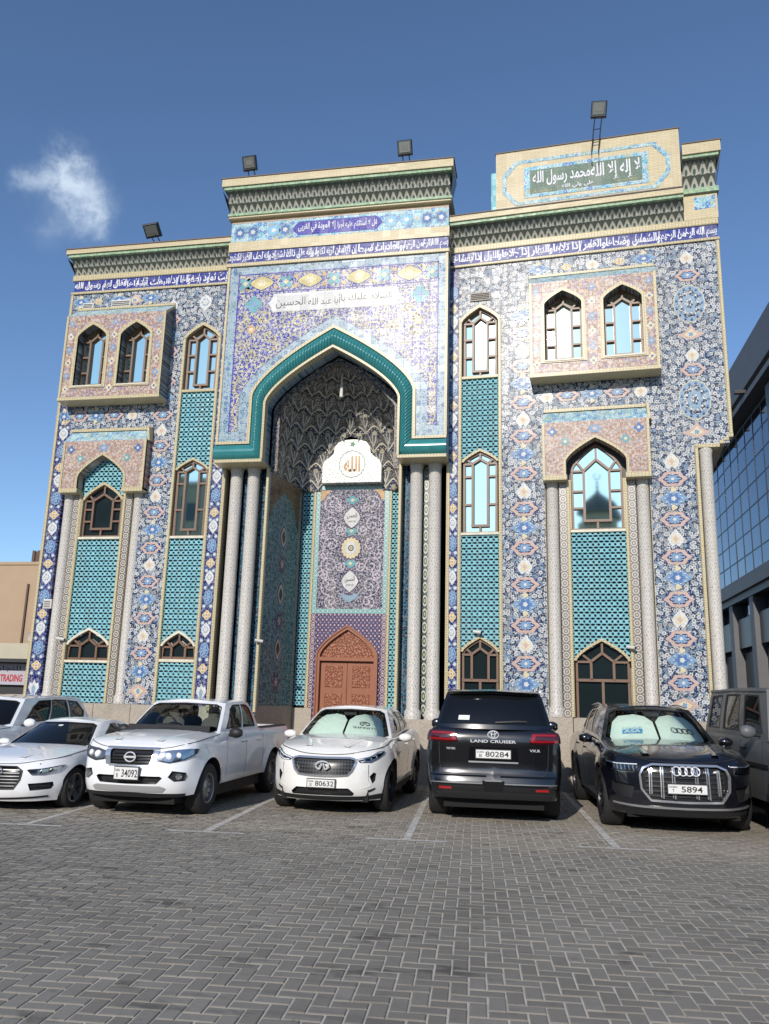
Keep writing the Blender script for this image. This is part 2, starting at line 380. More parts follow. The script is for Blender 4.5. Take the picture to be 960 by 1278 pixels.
t.out(c, .25)
# cornice cells
t = NT('cornice_cell'); g = t.xyz(t.co('UV'))
a = t.m('ABSOLUTE', t.m('SUBTRACT', g[0], .5)); b = g[1]
aw = t.m('SUBTRACT', .88, t.m('MULTIPLY', t.m('POWER', t.m('MULTIPLY', a, 2.), 1.7), .75)); ins = t.step(t.m('SUBTRACT', aw, b), -.03, .03)
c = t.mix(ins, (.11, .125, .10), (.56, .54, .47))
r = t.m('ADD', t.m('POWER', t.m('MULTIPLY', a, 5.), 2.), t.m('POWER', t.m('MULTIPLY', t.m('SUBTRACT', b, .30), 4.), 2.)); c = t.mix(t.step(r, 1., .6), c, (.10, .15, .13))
t.out(c, .22)
# wood, glass, stone
t = NT('window_wood'); p = t.co(); t.out(t.mix(t.noise(t.vm('MULTIPLY', p, (9., 9., 1.2)), 6, 4), (.115, .060, .036), (.20, .115, .068)), .42)
t = NT('door_wood'); p = t.co(); ng = t.noise(t.vm('MULTIPLY', p, (7., 7., .7)), 4, 5, .6)
t.out(t.mix(ng, (.20, .062, .026), (.33, .115, .05)), .45, t.bump(ng, .15, .01))
t = NT('door_carving'); u, v, p = uvw(t)
sw = t.noise(p, 5., 2, .5, 0., '2D', True); pw = t.vm('ADD', p, t.vm('MULTIPLY', sw, (.25, .25, 0.)))
e1 = t.vor(pw, 13, 'DISTANCE_TO_EDGE', .9)['Distance']; hh = t.step(e1, .02, .16)
t.out(t.mix(hh, (.19, .062, .03), (.33, .12, .06)), .45, t.bump(hh, .8, .02))
t = NT('facade_glass'); p = t.co()
t.out(t.mix(t.noise(p, 1.5, 2), (.76, .95, .78), (.82, .99, .84)), .035, None, Metallic=1.0)
t = NT('dark_glass'); p = t.co(); t.out((.012, .02, .022), .05, None, Specular_IOR_Level=.9)
flat('curtain', (.10, .105, .095), .8)
t = NT('stone_base'); p = t.co(); n1 = t.noise(p, 40, 5, .7); n2 = t.noise(p, 2.2, 4, .6)
c = t.mix(t.step(n1, .35, .65), (.30, .255, .20), (.44, .39, .32)); c = t.mix(t.m('MULTIPLY', t.step(n2, .45, .75), .45), c, (.22, .19, .155)); t.out(c, .55, t.bump(n1, .1, .005))
t = NT('render_wall'); p = t.co(); t.out(t.mix(t.noise(p, 1.2, 5), (.36, .33, .27), (.44, .40, .34)), .8)
for nm, col in (('tile_white', (.62, .62, .60)), ('tile_peach', (.53, .39, .33)), ('tile_blue', (.085, .175, .37)), ('tile_lblue', (.20, .32, .47)), ('tile_navy', (.014, .035, .14)),
                ('tile_orange', (.56, .36, .18)), ('tile_cream', (.66, .58, .38)), ('tile_yellow', (.55, .47, .20)), ('tile_greyblue', (.25, .36, .46)), ('tile_pink', (.56, .42, .38)), ('tile_mauve', (.54, .48, .53)),
                ('tile_cyan', (.14, .36, .40)), ('tile_purple', (.10, .05, .12)), ('tile_green', (.10, .26, .14)), ('tile_script', (.70, .70, .74)), ('tile_ink', (.05, .05, .06)), ('tile_violet', (.030, .025, .30)), ('tile_dgreen', (.115, .175, .13)), ('tile_sky', (.20, .45, .62))):
    t = NT(nm); u, v, p = uvw(t)
    dots = t.vor(p, 22, 'F1', .7); k = .72 if nm not in ('tile_script', 'tile_ink') else 1.0
    c = t.mix(t.m('MULTIPLY', t.step(dots['Distance'], .28, .16), 1.-k if k < 1 else 0.), col, (.02, .05, .14) if sum(col) > .6 else (.6, .62, .62))
    glaze(t, c, u, v, .2, .016, .215, jamt=.4)
flat('vent_white', (.62, .60, .55), .5); flat('vent_dark', (.12, .12, .115), .6)
flat('black_metal', (.012, .012, .013), .45); flat('dark_grey_metal', (.06, .062, .065), .4, .6)
t = NT('lamp_glass'); t.out((.10, .115, .10), .12, None, Specular_IOR_Level=.8)
flat('brass', (.55, .40, .16), .3, 1.)
# ------------------------------------------------------------------ ground
t = NT('ground_far'); p = t.co(); t.out(t.mix(t.noise(p, .6, 5), (.13, .122, .11), (.18, .168, .15)), .9)
t = NT('joint_sand'); p = t.co(); n1 = t.noise(p, 3., 4, .6); n2 = t.noise(p, 60., 3, .6)
c = t.mix(t.step(n1, .35, .7), (.70, .64, .54), (.50, .455, .38)); c = t.mix(t.m('MULTIPLY', n2, .4), c, (.15, .14, .12)); t.out(c, .95)
t = NT('paver'); p = t.co('Object'); g = t.n('ShaderNodeNewGeometry'); P = g.outputs['Position']; px = t.xyz(P)
rr = t.m('FRACT', t.m('ADD', g.outputs['Random Per Island'], t.n('ShaderNodeObjectInfo').outputs['Random']))
n1 = t.noise(P, .55, 5, .62); n2 = t.noise(P, 170., 3, .75); n3 = t.noise(P, 5., 4, .6)
lane = t.mix(rr, (.228, .210, .180), (.288, .268, .232)); park = t.mix(rr, (.30, .265, .213), (.37, .330, .27))
wob = t.m('ADD', px[1], t.m('MULTIPLY', t.m('SUBTRACT', n1, .5), 2.0))
c = t.mix(t.step(wob, -7.9, -6.6), lane, park)
c = t.mix(t.m('MULTIPLY', t.step(n1, .42, .72), .34), c, (.12, .11, .094))
c = t.mix(t.m('MULTIPLY', t.step(n3, .50, .74), .30), c, (.20, .185, .16))
oil = t.noise(t.vm('MULTIPLY', P, (1., 2.2, 1.)), 1.05, 4, .7); c = t.mix(t.m('MULTIPLY', t.step(oil, .57, .68), .6), c, (.05, .047, .043))
st2 = t.noise(P, 2.4, 5, .7); c = t.mix(t.m('MULTIPLY', t.step(st2, .60, .72), .5), c, (.06, .056, .05))
tyre = t.noise(t.vm('MULTIPLY', P, (.35, 4.5, 1.)), 1.0, 3, .6); c = t.mix(t.m('MULTIPLY', t.step(tyre, .56, .70), .28), c, (.07, .066, .06))
c = t.mix(t.step(n2, .30, .46), t.mix(.55, c, (.03, .028, .025)), c); c = t.mix(t.m('MULTIPLY', t.step(n2, .56, .70), .45), c, (.36, .33, .28))
t.out(c, .82, t.bump(n2, .35, .004), Specular_IOR_Level=.25)
t = NT('road_paint'); P = t.n('ShaderNodeNewGeometry').outputs['Position']
a = t.noise(P, 9., 5, .7); b = t.noise(P, 70., 3, .6); k = t.step(t.m('ADD', t.m('MULTIPLY', a, .75), t.m('MULTIPLY', b, .25)),   .42, .60)
t.put(t.b.inputs['Base Color'], t.mix(b, (.62, .59, .53), (.76, .73, .67))); t.put(t.b.inputs['Alpha'], t.m('ADD', t.m('MULTIPLY', k, .42), .50)); t.put(t.b.inputs['Roughness'], .8)

mb = MB(); mb.add([(-600, -600, 0), (600, -600, 0), (600, 900, 0), (-600, 900, 0)], [(0, 1, 2, 3)])
ground = struct(mb.build('ground', 'ground_far'))
GZ = .020         # top of the paving
STALL = radians(4.3)
RS = Matrix.Rotation(STALL, 4, 'Z')
# bed of sand under the pavers
mb = MB(); mb.add([(-22, -24, .0135), (14, -24, .0135), (14, 1.2, .0135), (-22, 1.2, .0135)], [(0, 1, 2, 3)])
paving = struct(mb.build('pavement', 'joint_sand'))
W = .116; JT = .014
def in_view(x, y):
    d = y + CAM_D
    if d < 2.2 or y > .35: return False
    xc = -.19*d
    return xc - .50*d - 4.2 < x < xc + .50*d + 4.2
def brick_mesh(horizontal):
    a, b = (2*W-JT, W-JT) if horizontal else (W-JT, 2*W-JT)
    c = .006
    return [(0, 0, .005), (a, 0, .005), (a, b, .005), (0, b, .005), (0, 0, GZ-c*.5), (a, 0, GZ-c*.5), (a, b, GZ-c*.5), (0, b, GZ-c*.5), (c, c, GZ), (a-c, c, GZ), (a-c, b-c, GZ), (c, b-c, GZ)], \
           [(8, 9, 10, 11), (4, 5, 9, 8), (5, 6, 10, 9), (6, 7, 11, 10), (7, 4, 8, 11), (0, 1, 5, 4), (1, 2, 6, 5), (2, 3, 7, 6), (3, 0, 4, 7)]
BV, BF = {}, {}
for hflag in (True, False): BV[hflag], BF[hflag] = brick_mesh(hflag)
cs, sn = cos(STALL), sin(STALL)
cand = []
rb = random.Random(3)
for i in range(-290, 190):
    for j in range(-260, 40):
        r = (i-j) % 4
        if r not in (0, 3): continue
        x = i*W; y = j*W; wx = x*cs-y*sn; wy = x*sn+y*cs
        if in_view(wx, wy): cand.append((wx, wy, r == 0))
cand.sort(key=lambda q: (q[0]+.19*(q[1]+CAM_D))**2*.25+(q[1]+CAM_D)**2)
def vis(q):
    d = q[1]+CAM_D; return d > 4.35 and abs(q[0]+.19*d) < .47*d
near = [q for q in cand if vis(q)][:300]; nearset = set(near)
bme = {}
for hflag in (True, False):
    me = bpy.data.meshes.new('brick'); me.from_pydata(BV[hflag], [], BF[hflag]); me.materials.append(MAT['paver']); bme[hflag] = me
for (x, y, h) in near:
    o = link('brick', bme[h], paving, Matrix.Translation((x, y, rb.uniform(-.0015, .002))) @ Matrix.Rotation(STALL+rb.gauss(0, .008), 4, 'Z') @ Matrix.Rotation(rb.gauss(0, .006), 4, 'X') @ Matrix.Rotation(rb.gauss(0, .006), 4, 'Y'))
mb = MB()
for q in cand:
    if q in nearset: continue
    x, y, h = q; a = STALL+rb.gauss(0, .008); ca, sa = cos(a), sin(a); dz = rb.uniform(-.0015, .002); tx, ty = rb.gauss(0, .006), rb.gauss(0, .006)
    far = y > -5.5
    V = BV[h][4:] if far else BV[h]
    F = [tuple(k-4 for k in f) for f in BF[h][:5]] if far else BF[h]
    mb.add([(x+vx*ca-vy*sa, y+vx*sa+vy*ca, vz+dz+vx*tx+vy*ty) for vx, vy, vz in V], F)
stuff(mb.build('bricks', 'paver', paving))
# stall markings
def stall_line(x0, y0, x1, y1, w=.1):
    d = Vector((x1-x0, y1-y0)).normalized(); n = Vector((-d.y, d.x))*w/2
    mb = MB(); z = GZ+.005; mb.add([(x0-n.x, y0-n.y, z), (x0+n.x, y0+n.y, z), (x1+n.x, y1+n.y, z), (x1-n.x, y1-n.y, z)], [(0, 3, 2, 1)])
    return mb.build('stall_marking', 'road_paint', paving)
for (x, y) in ((-9.6, -7.95), (-6.78, -7.68), (-4.33, -7.42), (-1.70, -7.14), (.95, -6.86), (3.6, -6.6)):
    ex, ey = -sn*6.6, cs*6.6
    stall_line(x-sn*.06, y+cs*.06, x+ex, y+ey)
    stall_line(x-.52*cs, y-.52*sn, x+.52*cs, y+.52*sn)
# ------------------------------------------------------------------ the mosque
RX = -4.7
mosque = empty('mosque', T(RX, 0, 0))
tag(mosque, 'tall mosque clad in blue floral tile with arched portal and calligraphy bands', 'mosque')
HX, WA = -1.95, radians(4.5)
ML = T(-RX, 0, 0)
MR = T(HX-RX, 0, 0) @ Matrix.Rotation(-WA, 4, 'Z')
def PB(name, mat, M, x0, x1, y0, y1, z0, z1, c=0, parent=None):
    mb = MB()
    if c: mb.cbox(x0, x1, y0, y1, z0, z1, c)
    else: mb.box(x0, x1, y0, y1, z0, z1)
    return mb.build(name, mat, parent or mosque, M)
def arch(xc, hw, zs, za, n=14, p=.65):
    """pointed arch from left spring over the apex to right spring"""
    L = []
    for i in range(n+1):
        a = i/n; tt = 1-a**1.7           # dense near the spring
        L.append((xc-hw*tt, zs+(za-zs)*(1-tt)**p))
    return L + [(2*xc-x, z) for x, z in reversed(L[:-1])]
def ribbon(mb, path, w, y0, y1, m=0, closed=False, inward=1):
    """flat band of width w along a 2D path (x,z), front at y0, back at y1"""
    n = len(path); I, O = [], []
    for i in range(n):
        a = path[i-1] if (i or closed) else path[0]; b = path[(i+1) % n] if (i < n-1 or closed) else path[-1]
        dx, dz = b[0]-a[0], b[1]-a[1]; l = math.hypot(dx, dz) or 1
        nx, nz = dz/l*inward, -dx/l*inward
        # mitre
        if 0 < i < n-1 or closed:
            p0 = path[i-1]; p1 = path[i]; p2 = path[(i+1) % n]
            u1 = Vector((p1[0]-p0[0], p1[1]-p0[1])); u2 = Vector((p2[0]-p1[0], p2[1]-p1[1]))
            if u1.length > 1e-6 and u2.length > 1e-6:
                ca = max(.35, sqrt(max(0., (1+u1.normalized().dot(u2.normalized()))/2))); nx /= ca; nz /= ca
        O.append(path[i]); I.append((path[i][0]+nx*w, path[i][1]+nz*w))
    rows = []
    for i in range(n):
        (ox, oz), (ix, iz) = O[i], I[i]
        rows.append([(ox, y1, oz), (ox, y0, oz), (ix, y0, iz), (ix, y1, iz)])
    mb.grid(rows, m, closeu=closed, flip=inward < 0)
    if not closed:
        mb.add(rows[0], [(0, 1, 2, 3)], m); mb.add(rows[-1], [(3, 2, 1, 0)], m)
    return mb
def lobed(cx, cz, a, b, e=.12, n=40, k=4, ph=0.):
    return [(cx+a*cos(q)*(1+e*cos(k*q+ph)), cz+b*sin(q)*(1+e*cos(k*q+ph))) for q in [2*pi*i/n for i in range(n)]]
def lens(cx, cz, a, b, n=9, vert=False, p=.8):
    """pointed at both ends"""
    P = []
    for i in range(n): s = -1+2*i/(n-1); P.append((s, -(1-abs(s))**p if abs(s) < 1 else 0.))
    P += [(s, -z) for s, z in reversed(P[1:-1])]
    return [(cx+z*a, cz+s*b) for s, z in P][::-1] if vert else [(cx+s*a, cz+z*b) for s, z in P]
def inlay(name, layers, M, y=-.004, parent=None, step=.003):
    """flat glazed inlay pieces, each layer a hair proud of the one below"""
    mb = MB(); mats = []
    for k, (pts, mt) in enumerate(layers):
        if mt not in mats: mats.append(mt)
        mb.plate([pts], y-k*step, None, mats.index(mt))
    return mb.build(name, mats, parent or mosque, M)
def column(M, xc, r, z0, z1, yc=.08, n=20, name='column'):
    mb = MB(); P = []; UV = []
    prof = [(z0, r*1.25), (z0+.16, r*1.25), (z0+.19, r*1.08), (z0+.23, r), (z1-.12, r), (z1-.08, r*1.1), (z1, r*1.14)]
    for z, rr in prof:
        P.append([(xc+rr*cos(2*pi*j/n), yc+rr*sin(2*pi*j/n), z) for j in range(n+1)]); UV.append([(14.*j/n, z*8.) for j in range(n+1)])
    mb.grid(P, 0, uv=UV); mb.add([(xc+r*1.14*cos(2*pi*j/n), yc+r*1.14*sin(2*pi*j/n), z1) for j in range(n)], [tuple(range(n))])
    return mb.build(name, 'column', mosque, M, smooth=True, sharp=40)
def chain(M, x0, x1, z0, z1, mat='ring_chain', y0=0., y1=.25, per=None, parent=None, name='border_strip'):
    per = per or (x1-x0)*1.02; n = max(1, round((z1-z0)/per)); mb = MB()
    mb.box(x0, x1, y0+.004, y1, z0, z1, 0)
    mb.add([(x0, y0, z0), (x1, y0, z0), (x1, y0, z1), (x0, y0, z1)], [(0, 1, 2, 3)], 0, [(0, 0), (1, 0), (1, n), (0, n)])
    return mb.build(name, mat, parent or mosque, M)
def hchain(M, x0, x1, z0, z1, mat, y0, parent=None):
    per = (z1-z0)*1.02; n = max(1, round((x1-x0)/per)); mb = MB()
    mb.add([(x0, y0, z0), (x1, y0, z0), (x1, y0, z1), (x0, y0, z1)], [(0, 1, 2, 3)], 0, [(0, 0), (0, n), (1, n), (1, 0)])
    return mb.build('border_strip', mat, parent or mosque, M)
def lattice(M, x0, x1, z0, z1, y=.02, skip=None, cx=None, rz=.064):
    cx = cx or .118; nc = max(2, round((x1-x0)/cx)); cx = (x1-x0)/nc; nr = int((z1-z0)/rz)+2
    h1, h2 = rz*.34, rz*.66; mb = MB(); D = .035
    cl = lambda p: (min(max(p[0], x0), x1), min(max(p[1], z0), z1))
    for k in range(nr):
        zc = z0+k*rz; odd = k % 2
        for i in range(nc+(1 if odd else 0)):
            xc = x0+cx*(i+(.0 if odd else .5))
            if skip and skip(xc, zc): continue
            ring = [(cx/2, -h1), (cx/2, h1), (0, h2), (-cx/2, h1), (-cx/2, -h1), (0, -h2)]
            sx, sz = (.81, .60) if not odd else (.46, .72)
            O = [cl((xc+a, zc+b)) for a, b in ring]; I = [cl((xc+a*sx, zc+b*sz*(1.12 if not odd and abs(a) > 1e-6 else 1))) for a, b in ring]
            vs = [(a, y, b) for a, b in O]+[(a, y+.006, b) for a, b in I]+[(a, y+D, b) for a, b in I]
            fs = []
            for j in range(6):
                q = (j+1) % 6; fs += [(j, q, q+6, j+6), (j+6, q+6, q+12, j+12)]
            mb.add(vs, fs)
    o = mb.build('lattice_screen', 'teal', mosque, M); stuff(o)
    yb = y+D+.115; b = MB(); b.add([(x0, yb, z0), (x1, yb, z0), (x1, yb, z1), (x0, yb, z1)], [(0, 1, 2, 3)])
    bo = b.build('screen_backing', 'lattice_void', o)
    return o
def bar(mb, p, q, w, y0, y1):
    d = Vector((q[0]-p[0], q[1]-p[1])); l = d.length
    if l < 1e-5: return
    n = Vector((-d.y, d.x))/l*w/2
    a = [(p[0]-n.x, p[1]-n.y), (q[0]-n.x, q[1]-n.y), (q[0]+n.x, q[1]+n.y), (p[0]+n.x, p[1]+n.y)]
    mb.add([(x, y0, z) for x, z in a]+[(x, y1, z) for x, z in a], [(0, 1, 2, 3), (0, 4, 5, 1), (1, 5, 6, 2), (2, 6, 7, 3), (3, 7, 4, 0)])
rw = random.Random(11)
def pane(par, M, pts, y, mat):
    cx = sum(p[0] for p in pts)/len(pts); cz = sum(p[1] for p in pts)/len(pts); tx, tz = rw.gauss(0, .0035), rw.gauss(0, .0035)
    mb = MB(); mb.plate([pts], 0., None)
    mb.v = [(x, y+(x-cx)*tx+(z-cz)*tz, z) for x, _, z in mb.v]
    return mb.build('pane', mat, par)
def window(M, xc, hw, z0, zs, za, y=.11, ix=.46, cuts=(.34, .66), foot=.13, glass='facade_glass', door=None, w=.045, name='window'):
    """arched timber window: outer frame, inner pointed light, spokes and side lights"""
    A = arch(xc, hw, zs, za, 8); mb = MB()
    path = [(xc-hw, z0)]+A+[(xc+hw, z0)]
    ribbon(mb, path+[], w, y-.04, y+.06, closed=True)
    H = zs-z0; i = hw*ix; zb = z0+H*foot; zt = zs-.02; zap = zt+(za-zs)*.42
    if door is not None: zb = door
    inner = [(xc-i, zb), (xc-i, zt), (xc, zap), (xc+i, zt), (xc+i, zb)]
    for a, b in zip(inner, inner[1:]): bar(mb, a, b, w*1.15, y-.06, y+.05)
    if foot and door is None:
        bar(mb, (xc-i-.03, zb), (xc+i+.03, zb), w*1.2, y-.062, y+.05); bar(mb, (xc, z0), (xc, zb), w, y-.05, y+.05)
    bar(mb, (xc, zap), (xc, za-.01), w, y-.05, y+.05)
    fz = lambda x: zs+(za-zs)*(1-abs(x-xc)/hw)**.65
    for s in (-1, 1): bar(mb, (xc+s*i, zt), (xc+s*(hw*.80), fz(xc+hw*.80)), w, y-.05, y+.05)
    cz = [z0]+[z0+H*c for c in cuts]+[zs-.03]
    if door is not None: cz = [zb, zs-.03]
    for c in cz[1:-1]:
        for s in (-1, 1): bar(mb, (xc+s*i, c), (xc+s*hw, c), w, y-.05, y+.05)
    for s in (-1, 1): bar(mb, (xc+s*i, cz[-1]), (xc+s*hw, cz[-1]), w, y-.05, y+.05)
    if door is not None:
        bar(mb, (xc-hw, zb), (xc+hw, zb), w*1.3, y-.06, y+.05); bar(mb, (xc, z0), (xc, zb), w*1.2, y-.05, y+.05)
    wo = mb.build(name, 'window_wood', mosque, M)
    pane(wo, M, [(xc-i, zb), (xc+i, zb), (xc+i, zt), (xc, zap), (xc-i, zt)], y+.02, glass)
    for s in (-1, 1):
        for c0, c1 in zip(cz, cz[1:]):
            xs = sorted((xc+s*i, xc+s*hw)); pane(wo, M, [(xs[0], c0), (xs[1], c0), (xs[1], c1), (xs[0], c1)], y+.02, glass)
        half = [p for p in A if (p[0]-xc)*s >= -1e-6]
        if s < 0: poly = [(xc-i, zt), (xc-i, cz[-1]), (xc-hw, cz[-1])]+half+[(xc, zap)]
        else: poly = half+[(xc+hw, cz[-1]), (xc+i, cz[-1]), (xc+i, zt), (xc, zap)]
        if sum(poly[k][0]*poly[(k+1) % len(poly)][1]-poly[(k+1) % len(poly)][0]*poly[k][1] for k in range(len(poly))) < 0: poly = poly[::-1]
        pane(wo, M, poly, y+.022, glass)
    if foot and door is None:
        pane(wo, M, [(xc-i, z0), (xc+i, z0), (xc+i, zb), (xc-i, zb)], y+.021, glass)
    if door is not None:
        pane(wo, M, [(xc-hw, z0), (xc, z0), (xc, zb), (xc-hw, zb)], y+.021, glass); pane(wo, M, [(xc, z0), (xc+hw, z0), (xc+hw, zb), (xc, zb)], y+.021, glass)
    return wo
def arch_trim(M, xc, hw, zs, za, w=.06, y0=-.03, y1=.1, mat='trim', legs=None):
    A = arch(xc, hw+w, zs, za+w*1.15, 12)
    if legs is not None: A = [(xc-hw-w, legs)]+A+[(xc+hw+w, legs)]
    mb = MB(); ribbon(mb, A, w, y0, y1); return mb.build('arch_trim', mat, mosque, M)
def vtrim(M, x0, x1, z0, z1, y0=-.03, y1=.25): return PB('trim', 'trim', M, x0, x1, y0, y1, z0, z1, .012)
def hood(M, x0, x1, zb, zf, zw, xc, hw, zs, za, prot=.25):
    """projecting tiled spandrel with a pointed arch and a sloping top"""
    A = arch(xc, hw, zs, za, 14); y0 = -prot
    loop = [(x0, zb), (xc-hw, zb)]+A+[(xc+hw, zb), (x1, zb), (x1, zf), (x0, zf)]
    mb = MB(); mb.plate([loop], y0, .02, 0)
    s = .05
    mb.add([(x0, y0, zf), (x1, y0, zf), (x1-s, .0, zw), (x0+s, .0, zw), (x0, 0, zf), (x1, 0, zf)], [(0, 1, 2, 3)], 1); mb.add([(x0, y0, zf), (x0+s, 0, zw), (x0, 0, zf)], [(0, 1, 2)], 2); mb.add([(x1, y0, zf), (x1, 0, zf), (x1-s, 0, zw)], [(0, 1, 2)], 2)
    o = mb.build('arch_hood', ['floral_panel', 'floral_pale', 'trim'], mosque, M)
    t = MB(); w = .055
    ribbon(t, [(x0, zb), (x0, zf)], w, y0-.02, y0+.05); ribbon(t, [(x1, zf), (x1, zb)], w, y0-.02, y0+.05)
    ribbon(t, [(xc-hw, zb+w)]+A+[(xc+hw, zb+w)], w, y0-.022, y0+.05, inward=-1)
    t.box(x0, xc-hw+.02, y0-.024, 0, zb-.05, zb+w); t.box(xc+hw-.02, x1, y0-.024, 0, zb-.05, zb+w)
    t.box(x0+s-.02, x1-s+.05, -.05, .02, zw, zw+.07)
    bar(t, (x1+.02, zf-.02), (x1-s+.03, zw+.03), .06, -.22, 0)
    t.build('trim', 'trim', o)
    for fx in (x0+.22, x1-.22): inlay('blossom', [(lobed(fx, zf-.22, .09, .09, .25, 32, 4), 'tile_blue'), (lobed(fx, zf-.22, .035, .035, 0, 12), 'tile_white')], None, y0-.005, o)
    for fx in (x0+.50, x1-.50): inlay('blossom', [(lobed(fx, zf-.46, .085, .085, .2, 32, 6), 'tile_cyan'), (lobed(fx, zf-.46, .035, .035, 0, 12), 'tile_cream')], None, y0-.005, o)
    inlay('blossom', [(lobed(xc, zf-.19, .13, .09, .2, 40, 6), 'tile_lblue'), (lobed(xc, zf-.19, .05, .04, 0, 12), 'tile_pink')], None, y0-.005, o)
    return o
def oriel(M, x0, x1, zb, zf, zw, wins, prot=.45, left_slope=True):
    """projecting tiled box with two deep arched windows"""
    y0 = -prot; holes = []
    for xc, hw, z0, zs, za in wins: holes.append([(xc-hw, z0)]+arch(xc, hw, zs, za, 12)+[(xc+hw, z0)])
    loop = [(x0, zb), (x1, zb), (x1, zf), (x0, zf)]; s = .06
    mb = MB(); mb.plate([loop]+holes, y0, y0+.36, 0, 3)
    # sides, sloping top, soffit
    mb.add([(x0, y0, zf), (x1, y0, zf), (x1+s*.0, 0, zw), (x0, 0, zw), (x0, 0, zb), (x1, 0, zb), (x0, y0, zb), (x1, y0, zb)],
           [(0, 1, 2, 3)], 1)
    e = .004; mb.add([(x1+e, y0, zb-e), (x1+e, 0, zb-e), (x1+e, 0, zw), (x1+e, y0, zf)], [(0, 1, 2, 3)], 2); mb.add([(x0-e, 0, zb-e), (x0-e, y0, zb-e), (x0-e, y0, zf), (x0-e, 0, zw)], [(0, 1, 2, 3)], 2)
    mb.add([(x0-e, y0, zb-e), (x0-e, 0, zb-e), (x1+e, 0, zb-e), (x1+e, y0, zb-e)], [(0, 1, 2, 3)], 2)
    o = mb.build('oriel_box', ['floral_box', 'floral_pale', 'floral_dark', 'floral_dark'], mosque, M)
    t = MB(); w = .06
    t.box(x0-.012, x1+.012, y0-.03, .0, zb-.05, zb+.035)
    ribbon(t, [(x0, zb), (x0, zf)], w, y0-.02, y0+.05); ribbon(t, [(x1, zf), (x1, zb)], w, y0-.02, y0+.05)
    for sx in (x0+.02, x1-.02):
        t.add([(sx-.03, y0-.02, zf-.03), (sx+.03, y0-.02, zf-.03), (sx+.03, .0, zw), (sx-.03, 0, zw), (sx-.03, y0+.03, zf-.06), (sx+.03, y0+.03, zf-.06)], [(0, 1, 2, 3), (0, 4, 5, 1)])
        t.add([(sx-.03, y0-.02, zf-.03), (sx-.03, 0, zw), (sx-.03, 0, zw-.06), (sx-.03, y0, zf-.09)], [(0, 1, 2, 3)]); t.add([(sx+.03, y0-.02, zf-.03), (sx+.03, y0, zf-.09), (sx+.03, 0, zw-.06), (sx+.03, 0, zw)], [(0, 1, 2, 3)])
    t.box(x0, x1, -.04, .02, zw-.01, zw+.05)
    t.build('trim', 'trim', o)
    for xc, hw, z0, zs, za in wins:
        t = MB(); ribbon(t, [(xc-hw, z0)]+arch(xc, hw, zs, za, 12)+[(xc+hw, z0)], .075, y0-.02, y0+.06, closed=True, inward=-1); t.build('window_surround', 'trim', o)
        PB('sill', 'white_trim', None, xc-hw-.02, xc+hw+.02, y0-.035, y0+.36, z0-.025, z0+.012, parent=o)
    # row of blossoms up the piers
    for px in (x0+.16, (x0+x1)/2, x1-.16):
        for k in range(6):
            z = zb+.26+k*(zf-zb-.34)/5.4
            inlay('blossom', [(lobed(px, z, .07, .085, .2, 24, 4), 'tile_lblue' if k % 2 else 'tile_cream'), (lobed(px, z, .03, .03, 0, 10), 'tile_pink' if k % 2 else 'tile_blue')], None, y0-.004, o)
    for xc, hw, z0, zs, za in wins:
        window(M, xc, hw, z0, zs, za, y=-prot+.30, ix=.44, foot=.09, w=.042)
    return o
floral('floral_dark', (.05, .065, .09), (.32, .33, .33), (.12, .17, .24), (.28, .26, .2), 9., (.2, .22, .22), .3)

# repeated medallion meshes -------------------------------------------------
def med_mesh(name, layers, step=.0028):
    mb = MB(); mats = []
    for k, (pts, mt) in enumerate(layers):
        if mt not in mats: mats.append(mt)
        mb.plate([pts], -.004-k*step, None, mats.index(mt))
    o = mb.build(name, mats); me = o.data; bpy.data.objects.remove(o); return me
def spray(n, a, b, r, mt):      # small dots on an ellipse
    return [(lobed(a*cos(2*pi*i/n), b*sin(2*pi*i/n), r, r, 0, 8), mt) for i in range(n)]
ME = {}
ME['peach'] = med_mesh('medallion', [(lobed(0, 0, .285, .150, .13, 48, 8), 'tile_navy'), (lens(0, 0, .285, .165), 'tile_peach'), (lobed(0, 0, .25, .145, .10, 48, 6), 'tile_peach'), (lobed(0, 0, .165, .095, .12, 40, 6), 'tile_navy'), (lobed(0, 0, .115, .072, .2, 40, 6), 'tile_lblue'), (lobed(0, 0, .03, .03, 0, 12), 'tile_white')] + spray(8, .135, .078, .012, 'tile_white'))
ME['blue'] = med_mesh('medallion', [(lens(0, 0, .27, .21, 9, False, 1.), 'tile_greyblue'), (lobed(0, 0, .20, .16, .16, 48, 4), 'tile_lblue'), (lobed(0, 0, .115, .095, .2, 40, 6), 'tile_blue'), (lobed(0, 0, .045, .045, .2, 20, 5), 'tile_white'), (lobed(0, .18, .05, .055, .2, 20, 3), 'tile_cream'), (lobed(0, -.18, .05, .055, .2, 20, 3), 'tile_cream')] + spray(10, .16, .125, .014, 'tile_white'))
ME['bud'] = med_mesh('medallion', [([(-.12, -.10), (-.06, -.17), (0, -.12), (.06, -.17), (.12, -.10), (.15, -.02), (.10, .06), (.04, .12), (0, .19), (-.04, .12), (-.10, .06), (-.15, -.02)], 'tile_white'), (lobed(0, -.02, .085, .085, .2, 30, 5), 'tile_cream'), (lobed(0, -.02, .04, .05, .2, 20, 4), 'tile_pink')])
ME['oval'] = med_mesh('medallion', [(lobed(0, 0, .118, .165, .05, 32, 8), 'tile_lblue'), (lobed(0, 0, .085, .125, .1, 32, 8), 'tile_blue'), (lobed(0, 0, .05, .08, .2, 32, 4), 'tile_lblue')] + spray(7, .06, .095, .013, 'tile_white'))
